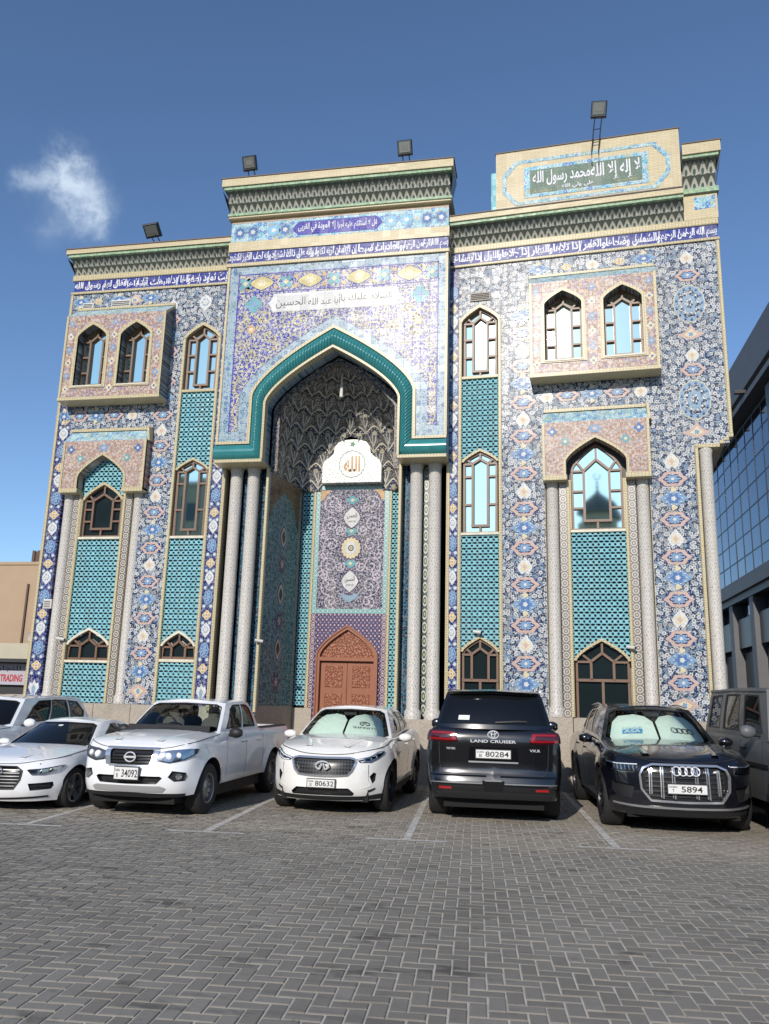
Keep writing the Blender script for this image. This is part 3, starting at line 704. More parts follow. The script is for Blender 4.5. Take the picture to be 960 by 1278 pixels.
ME['orange'] = med_mesh('medallion', [(lobed(0, 0, .104, .104, .14, 40, 4), 'tile_cream'), (lobed(0, 0, .080, .080, .26, 40, 4), 'tile_orange'), (lobed(0, 0, .05, .05, .2, 20, 4, pi), 'tile_cream'), (lobed(0, 0, .02, .02, 0, 10), 'tile_blue')])
ME['palmette'] = med_mesh('medallion', [([(0, -.17), (.05, -.11), (.10, -.05), (.115, .03), (.09, .10), (.04, .15), (0, .19), (-.04, .15), (-.09, .10), (-.115, .03), (-.10, -.05), (-.05, -.11)], 'tile_white'), (lobed(0, .02, .065, .075, .15, 24, 6), 'tile_greyblue'), (lobed(0, .02, .048, .055, .2, 24, 5), 'tile_white'), (lobed(0, .02, .02, .02, 0, 10), 'tile_cream')])
ME['pip'] = med_mesh('medallion', [(lobed(0, 0, .047, .047, .1, 20, 6), 'tile_greyblue'), (lobed(0, 0, .03, .03, .1, 16, 6), 'tile_white')])
ME['big'] = med_mesh('medallion', [(lobed(0, 0, .335, .46, .03, 64, 14), 'tile_cream'), (lobed(0, 0, .32, .44, .03, 64, 14), 'tile_greyblue'), (lobed(0, 0, .24, .34, .06, 56, 10), 'floral_blue'), (lobed(0, 0, .15, .22, .12, 48, 8), 'tile_greyblue'), (lobed(0, 0, .08, .11, .2, 32, 6), 'floral_blue')] + spray(13, .275, .385, .026, 'tile_blue') + spray(9, .18, .26, .024, 'tile_white') + spray(5, .05, .07, .02, 'tile_white'))
ME['palm'] = med_mesh('medallion', [([(-.30, -.02), (-.20, -.10), (-.12, -.13), (0, -.17), (.12, -.13), (.20, -.10), (.30, -.02), (.18, .0), (.10, .05), (.04, .13), (0, .20), (-.04, .13), (-.10, .05), (-.18, 0)], 'tile_peach'), ([(-.15, -.05), (0, -.12), (.15, -.05), (.05, .02), (0, .10), (-.05, .02)], 'tile_cream'), (lobed(0, -.04, .05, .05, .2, 20, 5), 'tile_lblue')])
ME['foot'] = med_mesh('medallion', [([(-.06, -.28), (.06, -.28), (.05, -.12), (.13, .02), (.10, .14), (.04, .12), (0, .22), (-.04, .12), (-.10, .14), (-.13, .02), (-.05, -.12)], 'tile_white'), ([(-.02, -.2), (.02, -.2), (.05, .02), (0, .1), (-.05, .02)], 'tile_greyblue')])
def place(kind, M, x, z, y=0., rot=0., sx=1., sz=1.):
    return link('medallion', ME[kind], mosque, M @ Matrix.Translation((x, y, z)) @ Matrix.Rotation(rot, 4, 'Y') @ Matrix.Diagonal((sx, 1, sz, 1)))
def med_strip(M, xc, z0, z1, ztop=6.02, s=1.):
    """peach - blue - peach - bud, down the floral strips"""
    seq = ['peach', 'blue', 'peach', 'bud']; gap = [.435, .455, .40, .415]; z = ztop; k = 0
    zz = ztop; kk = 0
    while zz > z0+.55:
        place(seq[kk % 4], M, xc, zz, 0., 0., s, s); zz -= gap[kk % 4]; kk += 1
    place('palm', M, xc, z0+.25, 0., pi, s*.9, 1.2); 
    zz = ztop; kk = 0
    while True:
        kk -= 1; zz += gap[kk % 4]
        if zz > z1-.2: break
        place(seq[kk % 4], M, xc, zz, 0., 0., s, s)
def flower_strip(M, x0, x1, z0, z1, zstart, w=.3):
    xc = (x0+x1)/2; s = (x1-x0)/.31
    PB('tile_strip', 'navy_border', M, x0, x1, 0, .25, z0, z1)
    seq = ['oval', 'orange', 'palmette']; gap = [.425, .36, .455]; zz = zstart; k = 0
    while zz+.9 < z1: zz += 1.24
    while zz > z0+.75:
        if zz < z1-.12: place(seq[k % 3], M, xc, zz, 0., 0., s, 1.)
        zn = zz-gap[k % 3]
        for sx in (-1, 1):
            if zz-.2 < z1-.05: place('pip', M, xc+sx*.09*s, (zz+zn)/2-.005)
        zz = zn; k += 1
    place('foot', M, xc, z0+.3, 0., 0., s, 1.)

# script band -----------------------------------------------------------------
def script_band(M, x0, x1, z0, z1, y, words, mat='band_dark', layers=2):
    b = PB('script_band', mat, M, x0, x1, y, y+.25, z0, z1)
    n = len(words); w = (x1-x0)/n
    for i, tx in enumerate(words):           # first word at the right end
        xc = x1-w*(i+.5)
        text_obj('calligraphy', arabic(tx), 'tile_script', b, T(xc, y-.005, (z0+z1)/2-.008), w*.99, (z1-z0)*.88, .032)
        for k in range(int(w/.22)):          # vowel marks and hairline fillers between the letters
            pass
    mb = MB(); rq = random.Random(int(x1*97))
    for k in range(int((x1-x0)*7)):
        x = rq.uniform(x0+.05, x1-.05); z = rq.choice((z0+(z1-z0)*.80, z0+(z1-z0)*.88, z0+(z1-z0)*.62, z0+(z1-z0)*.16)); d = rq.uniform(.03, .06); e = rq.uniform(.012, .022)
        bar(mb, (x, z), (x+d, z+e), .012, y-.004, y)
    # long upright strokes of the tall letters
    for k in range(int((x1-x0)*3.2)):
        x = x0+(k+.5+rq.uniform(-.35, .35))/3.2; bar(mb, (x, z0+(z1-z0)*.28), (x+.03, z0+(z1-z0)*.93), .017, y-.0045, y)
    mb.build('vowel_marks', 'tile_script', b)
    return b

# cornice ----------------------------------------------------------------------
def cell_mesh(w, h, d, conc):
    mb = MB(); P = []; UV = []; n = 6
    for j in range(6):
        b = j/5; row = []; ur = []
        for i in range(n+1):
            a = i/n-.5
            yy = -d*b**1.6 + conc*cos(pi*a)*(1-.55*b) - .02*(1-abs(2*a))*0
            row.append((a*w, yy, b*h)); ur.append((a+.5, b))
        P.append(row); UV.append(ur)
    mb.grid(P, 0, uv=UV, flip=True); o = mb.build('cornice_niche', 'cornice_cell', smooth=True); me = o.data; bpy.data.objects.remove(o); return me
def cornice(M, x0, x1, z0, y0, rise=.30, out=.36, top=.28, ends=(True, True), w=.165):
    """two tiers of small niches, a green strip and a yellow brick crown"""
    yo = y0-out
    base = PB('cornice', 'cornice_dark', M, x0, x1, y0+.06, y0+.4, z0, z0+rise+top-.02)
    n = round((x1-x0)/w); w = (x1-x0)/n; h = rise/2
    m1 = cell_mesh(w, h, out*.42, .075); m2 = cell_mesh(w, h, out*.5, .085)
    for i in range(n):
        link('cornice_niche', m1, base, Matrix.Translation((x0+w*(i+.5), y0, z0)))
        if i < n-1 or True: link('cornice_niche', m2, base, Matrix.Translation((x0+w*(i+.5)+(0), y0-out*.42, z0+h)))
    mb = MB()
    mb.box(x0-(.05 if ends[0] else 0), x1+(.05 if ends[1] else 0), yo-.03, y0+.4, z0+rise, z0+rise+.075); mb.build('green_strip', 'green_strip', base)
    mb = MB(); mb.box(x0-(.10 if ends[0] else 0), x1+(.10 if ends[1] else 0), yo-.07, y0+.4, z0+rise+.077, z0+rise+top); mb.build('crown', 'yellow_brick', base)
    mb = MB(); mb.box(x0-(.12 if ends[0] else 0), x1+(.12 if ends[1] else 0), yo-.09, y0+.4, z0+rise+top+.002, z0+rise+top+.03); mb.build('coping', 'coping', base)
    for e, xx, sg in ((ends[0], x0, -1), (ends[1], x1, 1)):     # return of the niches round the end
        if not e: continue
        mb = MB(); P = []
        for j in range(7):
            b = j/6; P.append([(xx+sg*.10*b, y0-out*b, z0+rise*b), (xx+sg*.10*b, y0+.3, z0+rise*b)])
        mb.grid(P, 0, flip=sg < 0); mb.build('cornice_end', 'cornice_dark', base)
    return base
t = NT('cornice_dark'); p = t.co(); vv = t.vor(p, 14, 'F1', .6, '3D'); t.out(t.mix(t.step(vv['Distance'], .3, .2), (.10, .115, .09), (.38, .37, .32)), .3)
flat('coping', (.10, .075, .065), .6)
# ------------------------------------------------------------------ wings
ZB = 1.5
# building mass behind the skins
mb = MB(); mb.box(-12.10, -6.75, .26, 9, 0, 13.0); mb.box(-6.75, -2.7, 2.6, 9, 0, 14.2); mb.box(-6.75, -2.7, .5, 2.6, 10.6, 14.2); mb.box(-2.7, -1.9, .26, 9, 0, 13.0)
mb.build('core_wall', 'render_wall', mosque, ML)
mb = MB(); mb.box(-.3, 5.36, .26, 9, 0, 13.0); mb.box(5.36, 6.08, .26, 9, 7.5, 13.9); mb.build('core_wall', 'render_wall', mosque, MR)
# stone plinth in slabs
def plinth(M, x0, x1, n, y0=-.06):
    w = (x1-x0)/n
    for i in range(n): PB('plinth_slab', 'stone_base', M, x0+i*w+.004, x0+(i+1)*w-.004, y0, .24, 0, ZB-.002, .006)
plinth(ML, -12.16, -7.45, 5); plinth(ML, -2.06, -1.93, 1)
plinth(MR, .02, 2.66, 3); plinth(MR, 3.9, 5.75, 2); plinth(MR, 2.66, 3.9, 1, .02)

# left wing
vtrim(ML, -12.16, -12.08, ZB, 12.1)
flower_strip(ML, -12.08, -11.74, ZB, 8.95, 5.25)
def unit_wide(M, a, b, zlow, right=False):
    """columns, chains, screens and windows between columns; a..b is the opening"""
    xc = (a+b)/2; hw = (b-a)/2
    for s, e in ((-1, a), (1, b)):
        tx = sorted((e, e+s*.07)); vtrim(M, tx[0], tx[1], ZB, 6.62)
        c = sorted((e+s*.07, e+s*.235)); chain(M, c[0], c[1], ZB, 6.62)
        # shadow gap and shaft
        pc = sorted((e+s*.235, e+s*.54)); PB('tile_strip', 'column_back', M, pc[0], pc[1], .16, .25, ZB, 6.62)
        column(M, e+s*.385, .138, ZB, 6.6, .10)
    if not right:
        lattice(M, a, b, ZB, 2.44)
        window(M, xc, hw-.03, 2.49, 2.86, 3.22, y=.10, ix=.40, cuts=(), foot=0, glass='dark_glass')
        PB('sill', 'white_trim', M, a, b, -.02, .12, 2.43, 2.49, .006)
        arch_trim(M, xc, hw-.055, 2.86, 3.2, .055, -.01, .09, 'white_trim')
        f = lambda x, z: z < 2.84+(.36)*max(0, 1-abs(x-xc)/hw)**.65
        lattice(M, a, b, 2.84, 5.44, skip=f)
        PB('sill', 'white_trim', M, a, b, -.02, .12, 5.43, 5.49, .006)
        window(M, xc, hw-.05, 5.49, 6.44, 6.84, y=.10, ix=.52, cuts=(.42, .74), foot=.22, glass='dark_glass')
        f2 = lambda x, z: z < 6.42+(.43)*max(0, 1-abs(x-xc)/hw)**.65
        lattice(M, a, b, 6.4, 7.62, skip=f2)
        arch_trim(M, xc, hw-.07, 6.44, 6.82, .06, -.01, .09)
        vtrim(M, a-.02, a+.03, 5.5, 6.5, -.01, .1); vtrim(M, b-.03, b+.02, 5.5, 6.5, -.01, .1)
    else:
        window(M, xc, hw-.03, .25, 2.68, 3.10, y=.12, ix=.42, cuts=(), foot=0, glass='dark_glass', door=2.27)
        arch_trim(M, xc, hw-.055, 2.68, 3.08, .055, -.01, .1)
        f = lambda x, z: z < 2.66+(.42)*max(0, 1-abs(x-xc)/hw)**.65
        lattice(M, a, b, 2.66, 5.44, skip=f)
        PB('sill', 'white_trim', M, a, b, -.02, .12, 5.43, 5.49, .006)
        window(M, xc, hw-.03, 5.49, 6.86, 7.46, y=.10, ix=.50, cuts=(.36, .64), foot=.15)
        vtrim(M, a-.03, a+.03, 5.5, 6.62, -.02, .1); vtrim(M, b-.03, b+.03, 5.5, 6.62, -.02, .1)
        PB('tile_strip', 'vent_dark', M, a-.1, b+.1, .2, .25, 5.4, 7.7)
def unit_narrow(M, a, b, right=False):
    xc = (a+b)/2; hw = (b-a)/2
    for s, e in ((-1, a), (1, b)):
        tx = sorted((e, e+s*.075)); vtrim(M, tx[0], tx[1], ZB, 10.68)
    if not right:
        lattice(M, a, b, ZB, 2.49); PB('sill', 'white_trim', M, a, b, -.02, .12, 2.48, 2.55, .006)
        window(M, xc, hw-.03, 2.55, 2.86, 3.18, y=.10, ix=.42, cuts=(), foot=0, glass='dark_glass')
        arch_trim(M, xc, hw-.055, 2.86, 3.16, .055, -.01, .09, 'white_trim'); zl = 2.86
    else:
        window(M, xc, hw-.03, .25, 2.80, 3.12, y=.10, ix=.46, cuts=(), foot=0, glass='dark_glass', door=2.22)
        arch_trim(M, xc, hw-.055, 2.84, 3.12, .055, -.01, .09); zl = 2.84
    f = lambda x, z: z < zl+(.30)*max(0, 1-abs(x-xc)/hw)**.65
    lattice(M, a, b, zl-.02, 5.44, skip=f)
    PB('sill', 'white_trim', M, a, b, -.02, .12, 5.43, 5.49, .006)
    window(M, xc, hw-.035, 5.49, 7.14, 7.40, y=.10, ix=.44, cuts=(.40, .80), foot=.10)
    arch_trim(M, xc, hw-.055, 7.16, 7.40, .055, -.01, .09)
    f2 = lambda x, z: z < 7.14+(.26)*max(0, 1-abs(x-xc)/hw)**.65
    lattice(M, a, b, 7.12, 9.20, skip=f2)
    PB('sill', 'trim', M, a, b, -.02, .12, 9.19, 9.26, .006)
    window(M, xc, hw-.03, 9.26, 10.66, 11.0, y=.12, ix=.42, cuts=(.36, .68), foot=.10)
    arch_trim(M, xc, hw-.005, 10.66, 11.0, .075, -.03, .12)
    A = arch(xc, hw, 10.66, 11.0, 10)
    mb = MB(); mb.plate([[(a-.075, 10.66)]+[(a, 10.66)]+A[1:-1]+[(b, 10.66), (b+.075, 10.66), (b+.075, 12.1), (a-.075, 12.1)]], 0., .25); mb.build('tile_panel', 'floral_blue', mosque, M)
    PB('screen_backing', 'lattice_void', M, a-.05, b+.05, .2, .255, .3, 11.0)
unit_wide(ML, -11.18, -10.06, 2.47)
unit_narrow(ML, -8.75, -7.87)
PB('tile_panel', 'floral_blue', ML, -9.60, -8.825, 0, .25, ZB, 12.1)
PB('tile_panel', 'floral_blue', ML, -11.738, -9.602, 0, .25, 7.62, 12.1)
PB('tile_panel', 'floral_blue', ML, -12.078, -11.74, 0, .25, 8.952, 12.1)
PB('tile_panel', 'floral_blue', ML, -11.738, -9.602, .19, .25, 6.62, 7.62)
vtrim(ML, -9.612, -9.588, ZB, 6.6, -.004, .2)
med_strip(ML, -9.21, ZB, 11.95, 6.09)
for x, k in ((-11.95, 'blue'), (-11.5, 'peach'), (-11.05, 'blue'), (-10.55, 'peach'), (-10.05, 'bud')): place(k, ML, x, 8.66, 0, 0, .95, .95)
for x, k in ((-11.85, 'blue'), (-11.35, 'orange'), (-10.75, 'blue'), (-10.3, 'palm'), (-9.85, 'blue')): place(k, ML, x, 11.87, 0, 0, 1.1, .8)
flower_strip(ML, -7.795, -7.50, ZB, 12.1, 5.25)
hood(ML, -11.70, -9.45, 6.62, 7.90, 8.22, -10.60, .62, 6.96, 7.52)
oriel(ML, -11.89, -9.14, 8.97, 11.25, 11.62, [(-11.125, .40, 9.30, 10.64, 10.98), (-9.93, .40, 9.30, 10.64, 10.98)])
place('palmette', ML, -8.31, 11.62, 0, 0, 1.5, 1.35)
# right wing
flower_strip(MR, -.04, .20, ZB, 12.1, 5.25)
unit_narrow(MR, .275, 1.135, True)
PB('tile_panel', 'floral_blue', MR, 1.21, 2.165, 0, .25, ZB, 12.1)
unit_wide(MR, 2.705, 3.865, 2.3, True)
PB('tile_panel', 'floral_blue', MR, 2.167, 4.403, 0, .25, 7.66, 12.1)
PB('tile_panel', 'floral_blue', MR, 4.405, 5.345, 0, .25, ZB, 12.1)
PB('tile_panel', 'floral_blue', MR, 5.347, 6.06, 0, .25, 7.30, 12.1)
vtrim(MR, 2.158, 2.176, ZB, 6.6, -.004, .2); vtrim(MR, 4.396, 4.414, ZB, 6.6, -.004, .2)
med_strip(MR, 1.70, ZB, 11.2, 6.00, 1.12); med_strip(MR, 4.87, ZB, 7.4, 6.55, 1.1)
for x, k in ((2.25, 'bud'), (2.7, 'peach'), (3.25, 'blue'), (3.8, 'peach'), (4.3, 'bud')): place(k, MR, x, 8.62, 0, 0, 1., .95)
for x, k in ((2.1, 'blue'), (2.75, 'orange'), (3.35, 'bud'), (3.95, 'orange'), (4.5, 'blue')): place(k, MR, x, 11.83, 0, 0, 1.1, .8)
for z, k in ((11.75, 'bud'), (11.30, 'peach'), (10.60, 'big'), (9.90, 'palm'), (9.38, 'bud'), (9.02, 'peach'), (8.32, 'big'), (7.62, 'palm')): place(k, MR, 5.42, z)
hood(MR, 2.14, 4.43, 6.62, 7.90, 8.22, 3.285, .64, 6.98, 7.50)
oriel(MR, 1.91, 4.71, 8.97, 11.25, 11.62, [(2.665, .415, 9.30, 10.68, 11.0), (3.975, .415, 9.30, 10.68, 11.0)])
# stepped corner over the corner shaft
vtrim(MR, 5.345, 5.425, ZB, 7.27); vtrim(MR, 6.06, 6.14, 7.50, 12.1)
mb = MB()
for (x0, x1, z) in ((5.345, 5.86, 7.22), (5.86, 5.95, 7.29), (5.95, 6.04, 7.36), (6.04, 6.14, 7.43)): mb.box(x0, x1, -.03, .25, z, z+.075)
mb.build('corner_steps', 'trim', mosque, MR)
column(MR, 5.58, .13, ZB, 7.22, .12)
PB('corner_pier', 'column_back', MR, 5.43, 5.72, .27, .6, ZB, 7.2)

# bands under the cornices
def bands(M, x0, x1, words, y=0.):
    PB('ledge', 'trim', M, x0, x1, y-.05, y+.25, 12.10, 12.165, .012)
    script_band(M, x0+.07, x1-.04, 12.168, 12.495, y-.005, words)
    PB('ledge', 'trim', M, x0, x1, y-.04, y+.25, 12.498, 12.66, .015)
bands(ML, -12.16, -7.52, ['كذبت ثمود بطغواها', 'إذ انبعث أشقاها', 'فقال لهم رسول الله'])
cornice(ML, -12.10, -7.53, 12.662, -.02, .36, .30, .20, (True, False))
PB('core_parapet', 'render_wall', ML, -12.0, -7.5, .35, .6, 12.9, 13.2)
bands(MR, -.05, 6.15, ['بسم الله الرحمن الرحيم', 'والشمس وضحاها', 'والقمر إذا تلاها', 'والنهار إذا جلاها', 'والليل إذا يغشاها'])
cornice(MR, -.02, 5.40, 12.662, -.02, .39, .34, .21, (False, False))
# name panel above the right wing
PB('parapet', 'yellow_brick', MR, 1.15, 5.38, -.34, .05, 13.29, 14.87)
PB('coping', 'coping', MR, 1.13, 5.40, -.36, .07, 14.872, 14.90)
PB('parapet_side', 'teal', MR, 1.02, 1.148, -.25, .05, 13.29, 14.42)
def octo(x0, x1, z0, z1, c): return [(x0, z0+c), (x0+c*.8, z0), (x1-c*.8, z0), (x1, z0+c), (x1, z1-c), (x1-c*.8, z1), (x0+c*.8, z1), (x0, z1-c)]
yp = -.342
mb = MB(); mb.plate([octo(1.30, 5.16, 13.39, 14.60, .38), octo(1.40, 5.06, 13.48, 14.51, .35)[::-1]], yp-.006, yp); mb.build('octagon_border', 'floral_pale', mosque, MR)
mb = MB(); mb.plate([[(1.82, 13.56), (4.68, 13.56), (4.68, 14.38), (1.82, 14.38)], [(1.96, 13.65), (1.96, 14.29), (4.54, 14.29), (4.54, 13.65)]], yp-.006, yp); mb.build('panel_border', 'floral_cyan', mosque, MR)
pn = PB('inscription_panel', 'tile_dgreen', MR, 1.958, 4.542, yp-.004, yp+.01, 13.648, 14.292)
text_obj('calligraphy', arabic('لا إله إلا الله'), 'tile_script', pn, T(3.94, yp-.010, 14.00), 1.12, .50, .02)
text_obj('calligraphy', arabic('محمد رسول الله'), 'tile_script', pn, T(2.70, yp-.010, 14.04), 1.34, .42, .018)
text_obj('calligraphy', arabic('علي ولي الله'), 'tile_script', pn, T(3.08, yp-.010, 13.74), .74, .15, .02)
text_obj('calligraphy', arabic('صلى الله عليه وآله'), 'tile_yellow', pn, T(4.22, yp-.010, 13.71), .52, .07, .01)
text_obj('calligraphy', arabic('صلى الله عليه وآله'), 'tile_yellow', pn, T(2.28, yp-.010, 13.70), .5, .07, .01)
# corner turret
PB('turret_body', 'yellow_brick', MR, 5.42, 6.16, -.03, .5, 12.662, 13.30)
inlay('tile_inset', [([(5.66, 12.90), (6.12, 12.92), (6.12, 13.24), (5.66, 13.22)], 'floral_cyan')], MR, -.034)
mb = MB(); mb.box(5.40, 6.20, -.10, .5, 13.30, 13.42); mb.build('ledge', 'green_strip', mosque, MR)
cornice(MR, 5.42, 6.14, 13.42, -.05, .58, .34, .34, (False, True), .18)

# ------------------------------------------------------------------ the portal
PX0, PX1, PC, PY = -7.53, -1.97, -4.72, -.5
A_in = arch(PC, 1.66, 8.62, 10.02, 18); A_out = arch(PC, 1.95, 8.80, 10.46, 18)
front = [(PX0, 7.22), (PC-1.66, 7.22)]+A_in+[(PC+1.66, 7.22), (PX1, 7.22), (PX1, 12.27), (PX0, 12.27)]
mb = MB(); mb.plate([front], PY, .10, 0, None); mb.build('portal_front', 'portal_border', mosque, ML)
PB('portal_side', 'portal_border', ML, PX1-.25, PX1-.002, .102, .6, 7.22, 12.27); PB('portal_side', 'portal_border', ML, PX0+.002, PX0+.25, .102, .26, 7.22, 12.27)
# blue spandrel and its two hanging strips
Ab = arch(PC, 2.29, 8.80, 10.80, 18)
sp = [(-7.22, 7.93), (-7.01, 7.93)]+Ab+[(-2.43, 7.93), (-2.22, 7.93), (-2.22, 12.03), (-7.22, 12.03)]
mb = MB(); mb.plate([sp], PY-.008, PY); span = mb.build('spandrel', 'spandrel', mosque, ML)
for x0, x1 in ((-7.24, -7.215), (-2.225, -2.20)):
    PB('line', 'tile_violet', None, x0, x1, PY-.012, PY, 7.93, 12.05, parent=span)
PB('line', 'tile_violet', None, -7.24, -2.20, PY-.012, PY, 12.03, 12.055, parent=span); PB('line', 'tile_violet', None, -7.22, -2.22, PY-.0125, PY, 11.53, 11.55, parent=span)
for x in (-6.62, -5.38, -4.16, -2.90):
    inlay('oval_medallion', [(lens(x, 11.79, .33, .21, 11, False, .62), 'tile_violet'), (lens(x, 11.79, .31, .19, 11, False, .62), 'tile_yellow'), (lobed(x, 11.79, .12, .10, .2, 32, 6), 'tile_cream')], None, PY-.012, span)
    for q in (-.37, .37): inlay('blossom', [(lobed(x+q*.98, 11.92, .05, .05, .2, 20, 5), 'tile_orange')], None, PY-.012, span); inlay('blossom', [(lobed(x+q*.98, 11.66, .05, .05, .2, 20, 5), 'tile_orange')], None, PY-.012, span)
for x in (-7.05, -6.0, -4.77, -3.53, -2.36):
    inlay('blossom', [(lobed(x, 11.79, .14, .15, .35, 40, 4, pi), 'tile_cyan'), (lobed(x, 11.79, .06, .06, .2, 20, 4), 'tile_cream')], None, PY-.012, span)
for x in (-6.80, -2.64):
    inlay('blossom', [(lobed(x, 11.22, .19, .20, .2, 40, 4), 'tile_cyan'), (lobed(x, 11.22, .09, .09, .2, 20, 4), 'tile_lblue')], None, PY-.012, span)
    inlay('blossom', [(lobed(x-.02, 10.55, .10, .11, .15, 30, 6), 'tile_orange'), (lobed(x-.02, 10.55, .05, .05, .1, 20, 5), 'tile_cream')], None, PY-.012, span)
# scrolls on the spandrel
mb = MB(); rs_ = random.Random(5)
for sgn in (-1, 1):
    for k in range(26):
        x = PC+sgn*rs_.uniform(.4, 2.4); z = rs_.uniform(8.9, 10.9)
        zl = 8.80+(10.85-8.80)*max(0, 1-abs(x-PC)/2.33)**.65 if abs(x-PC) < 2.33 else 8.8
        if z < zl+.16: continue
        R0 = rs_.uniform(.10, .20); a0 = rs_.uniform(0, 6.28); P = [(x+R0*(1-q/16)*cos(a0+sgn*q*.55), z+R0*(1-q/16)*sin(a0+sgn*q*.55)) for q in range(14)]
        if any(abs(px_-PC) > 2.46 for px_, _ in P): continue
        ribbon(mb, P, .022, PY-.0135, PY)
for s in (-1, 1):          # vines down the strips
    for k in range(40):
        z = 7.98+k*.06; 
    P = [(PC+s*2.395+.06*sin(q*.55), 7.97+q*.055) for q in range(26)]; ribbon(mb, P, .024, PY-.0135, PY)
stuff(mb.build('scrollwork', 'tile_yellow', span))
# white verse cartouche
ct = [(-6.43, 11.22), (-6.33, 11.10), (-6.30, 10.98), (-3.20, 10.98), (-3.17, 11.10), (-3.07, 11.22), (-3.17, 11.34), (-3.20, 11.47), (-6.30, 11.47), (-6.33, 11.34)]
cart = inlay('verse_cartouche', [(ct, 'tile_white')], None, PY-.014, span)
for tx, x, w_ in (('السلام عليك يا', -3.95, 1.25), ('أبا عبد الله', -5.0, .8), ('الحسين', -5.85, .75)): text_obj('calligraphy', arabic(tx), 'tile_ink', cart, T(x, PY-.019, 11.21), w_, .28, -.004)
# ropes, trims
def resample(path, n):
    d = [0.]
    for a, b in zip(path, path[1:]): d.append(d[-1]+math.hypot(b[0]-a[0], b[1]-a[1]))
    out = []; j = 0
    for i in range(n):
        s = d[-1]*i/(n-1)
        while j < len(d)-2 and d[j+1] < s: j += 1
        u_ = (s-d[j])/max(1e-9, d[j+1]-d[j]); out.append((path[j][0]+(path[j+1][0]-path[j][0])*u_, path[j][1]+(path[j+1][1]-path[j][1])*u_))
    return out, d[-1]
def rope(outer, inner, along, n, pitch=.085):
    O, lo = resample(outer, n); I, li = resample(inner, n); rows = []; K = 10
    for i in range(n):
        row = []
        for j in range(K+1):
            s = j/K; x = O[i][0]*(1-s)+I[i][0]*s; z = O[i][1]*(1-s)+I[i][1]*s
            y = PY-.15*sin(pi*s)**.7
            if along: y += .034*abs(cos(pi*s*5.5))
            else: y += .034*abs(cos(pi*(lo*i/(n-1))/pitch+s*2.6))*sin(pi*s)**.4
            row.append((x, y, z))
        rows.append(row)
    return rows
mb = MB()
Ao = [(PC-1.95, 7.60)]+A_out+[(PC+1.95, 7.60)]; Ai = [(PC-1.66, 7.22)]+A_in+[(PC+1.66, 7.22)]
mb.grid(rope(Ao, Ai, False, 1300), flip=True)
mb.grid(rope([(PX0, 7.60), (PC-1.95, 7.60)], [(PX0, 7.22), (PC-1.66, 7.22)], True, 12), flip=True)
mb.grid(rope([(PC+1.95, 7.60), (PX1, 7.60)], [(PC+1.66, 7.22), (PX1, 7.22)], True, 12), flip=True)
rope_o = mb.build('rope_moulding', 'teal_rope', mosque, ML, smooth=True)
mb = MB(); ribbon(mb, [(PX0, 7.60), (PC-1.95, 7.60)]+A_out+[(PC+1.95, 7.60), (PX1, 7.60)], .07, PY-.05, PY+.02, inward=-1); mb.build('arch_trim', 'trim', mosque, ML)
mb = MB(); ribbon(mb, Ai, .055, PY-.06, PY+.16); mb.build('arch_trim', 'trim', mosque, ML)
PB('soffit_edge', 'trim', ML, PX0, PC-1.62, PY-.05, .12, 7.15, 7.22); PB('soffit_edge', 'trim', ML, PC+1.62, PX1, PY-.05, .12, 7.15, 7.22)
for x0, x1 in ((PX0, PX0+.06), (PX1-.06, PX1)): PB('trim', 'trim', ML, x0, x1, PY-.02, PY+.05, 7.62, 12.27)
# upper bands of the portal
PB('ledge', 'trim', ML, PX0-.05, PX1+.03, PY-.05, .6, 12.272, 12.375, .015)
script_band(ML, PX0-.01, PX1+.0, 12.378, 12.70, PY, ['بسم الله الرحمن الرحيم', 'والعاديات ضبحا', 'إن الإنسان لربه لكنود', 'وإنه على ذلك لشهيد', 'وإنه لحب الخير لشديد'])
PB('portal_block', 'yellow_brick', ML, PX0-.03, PX1+.02, PY-.03, .6, 12.702, 12.97)
PB('tile_frieze', 'floral_cyan', ML, PX0, PX1, PY, .6, 12.972, 13.50)
cy = 13.235
car2 = inlay('verse_cartouche', [([(-5.92, cy), (-5.82, cy+.12), (-5.74, cy+.19), (-3.78, cy+.19), (-3.70, cy+.12), (-3.60, cy), (-3.70, cy-.12), (-3.78, cy-.19), (-5.74, cy-.19), (-5.82, cy-.12)], 'tile_violet')], ML, PY-.006)
text_obj('calligraphy', arabic('قل لا أسئلكم عليه أجرا'), 'tile_script', car2, T(-4.24, PY-.012, cy), 1.0, .28, .02); text_obj('calligraphy', arabic('إلا المودة في القربى'), 'tile_script', car2, T(-5.27, PY-.012, cy), .98, .28, .02)
for x in (-7.3, -6.95, -6.4, -6.1, -3.4, -3.0, -2.5, -2.15): inlay('rosette', [(lobed(x, cy, .17, .18, .12, 40, 8), 'tile_greyblue'), (lobed(x, cy, .13, .14, .12, 40, 8), 'tile_blue' if int(x*10) % 2 else 'tile_sky'), (lobed(x, cy, .06, .06, .2, 20, 5), 'tile_white')], ML, PY-.005)
PB('line', 'tile_peach', ML, PX0, PX1, PY-.004, .6, 13.502, 13.53)
PB('portal_block', 'yellow_brick', ML, PX0-.0, PX1+.0, PY+.02, .6, 13.532, 13.60)
PB('ledge', 'trim', ML, PX0-.07, PX1+.07, PY-.10, .6, 13.602, 13.66, .015); PB('ledge', 'green_strip', ML, PX0-.09, PX1+.09, PY-.12, .6, 13.662, 13.74, .01)
cornice(ML, PX0-.05, PX1+.05, 13.742, PY-.06, .47, .34, .28, (True, True))
PB('portal_block', 'render_wall', ML, PX0+.1, PX1-.1, -.1, .62, 13.6, 14.3)

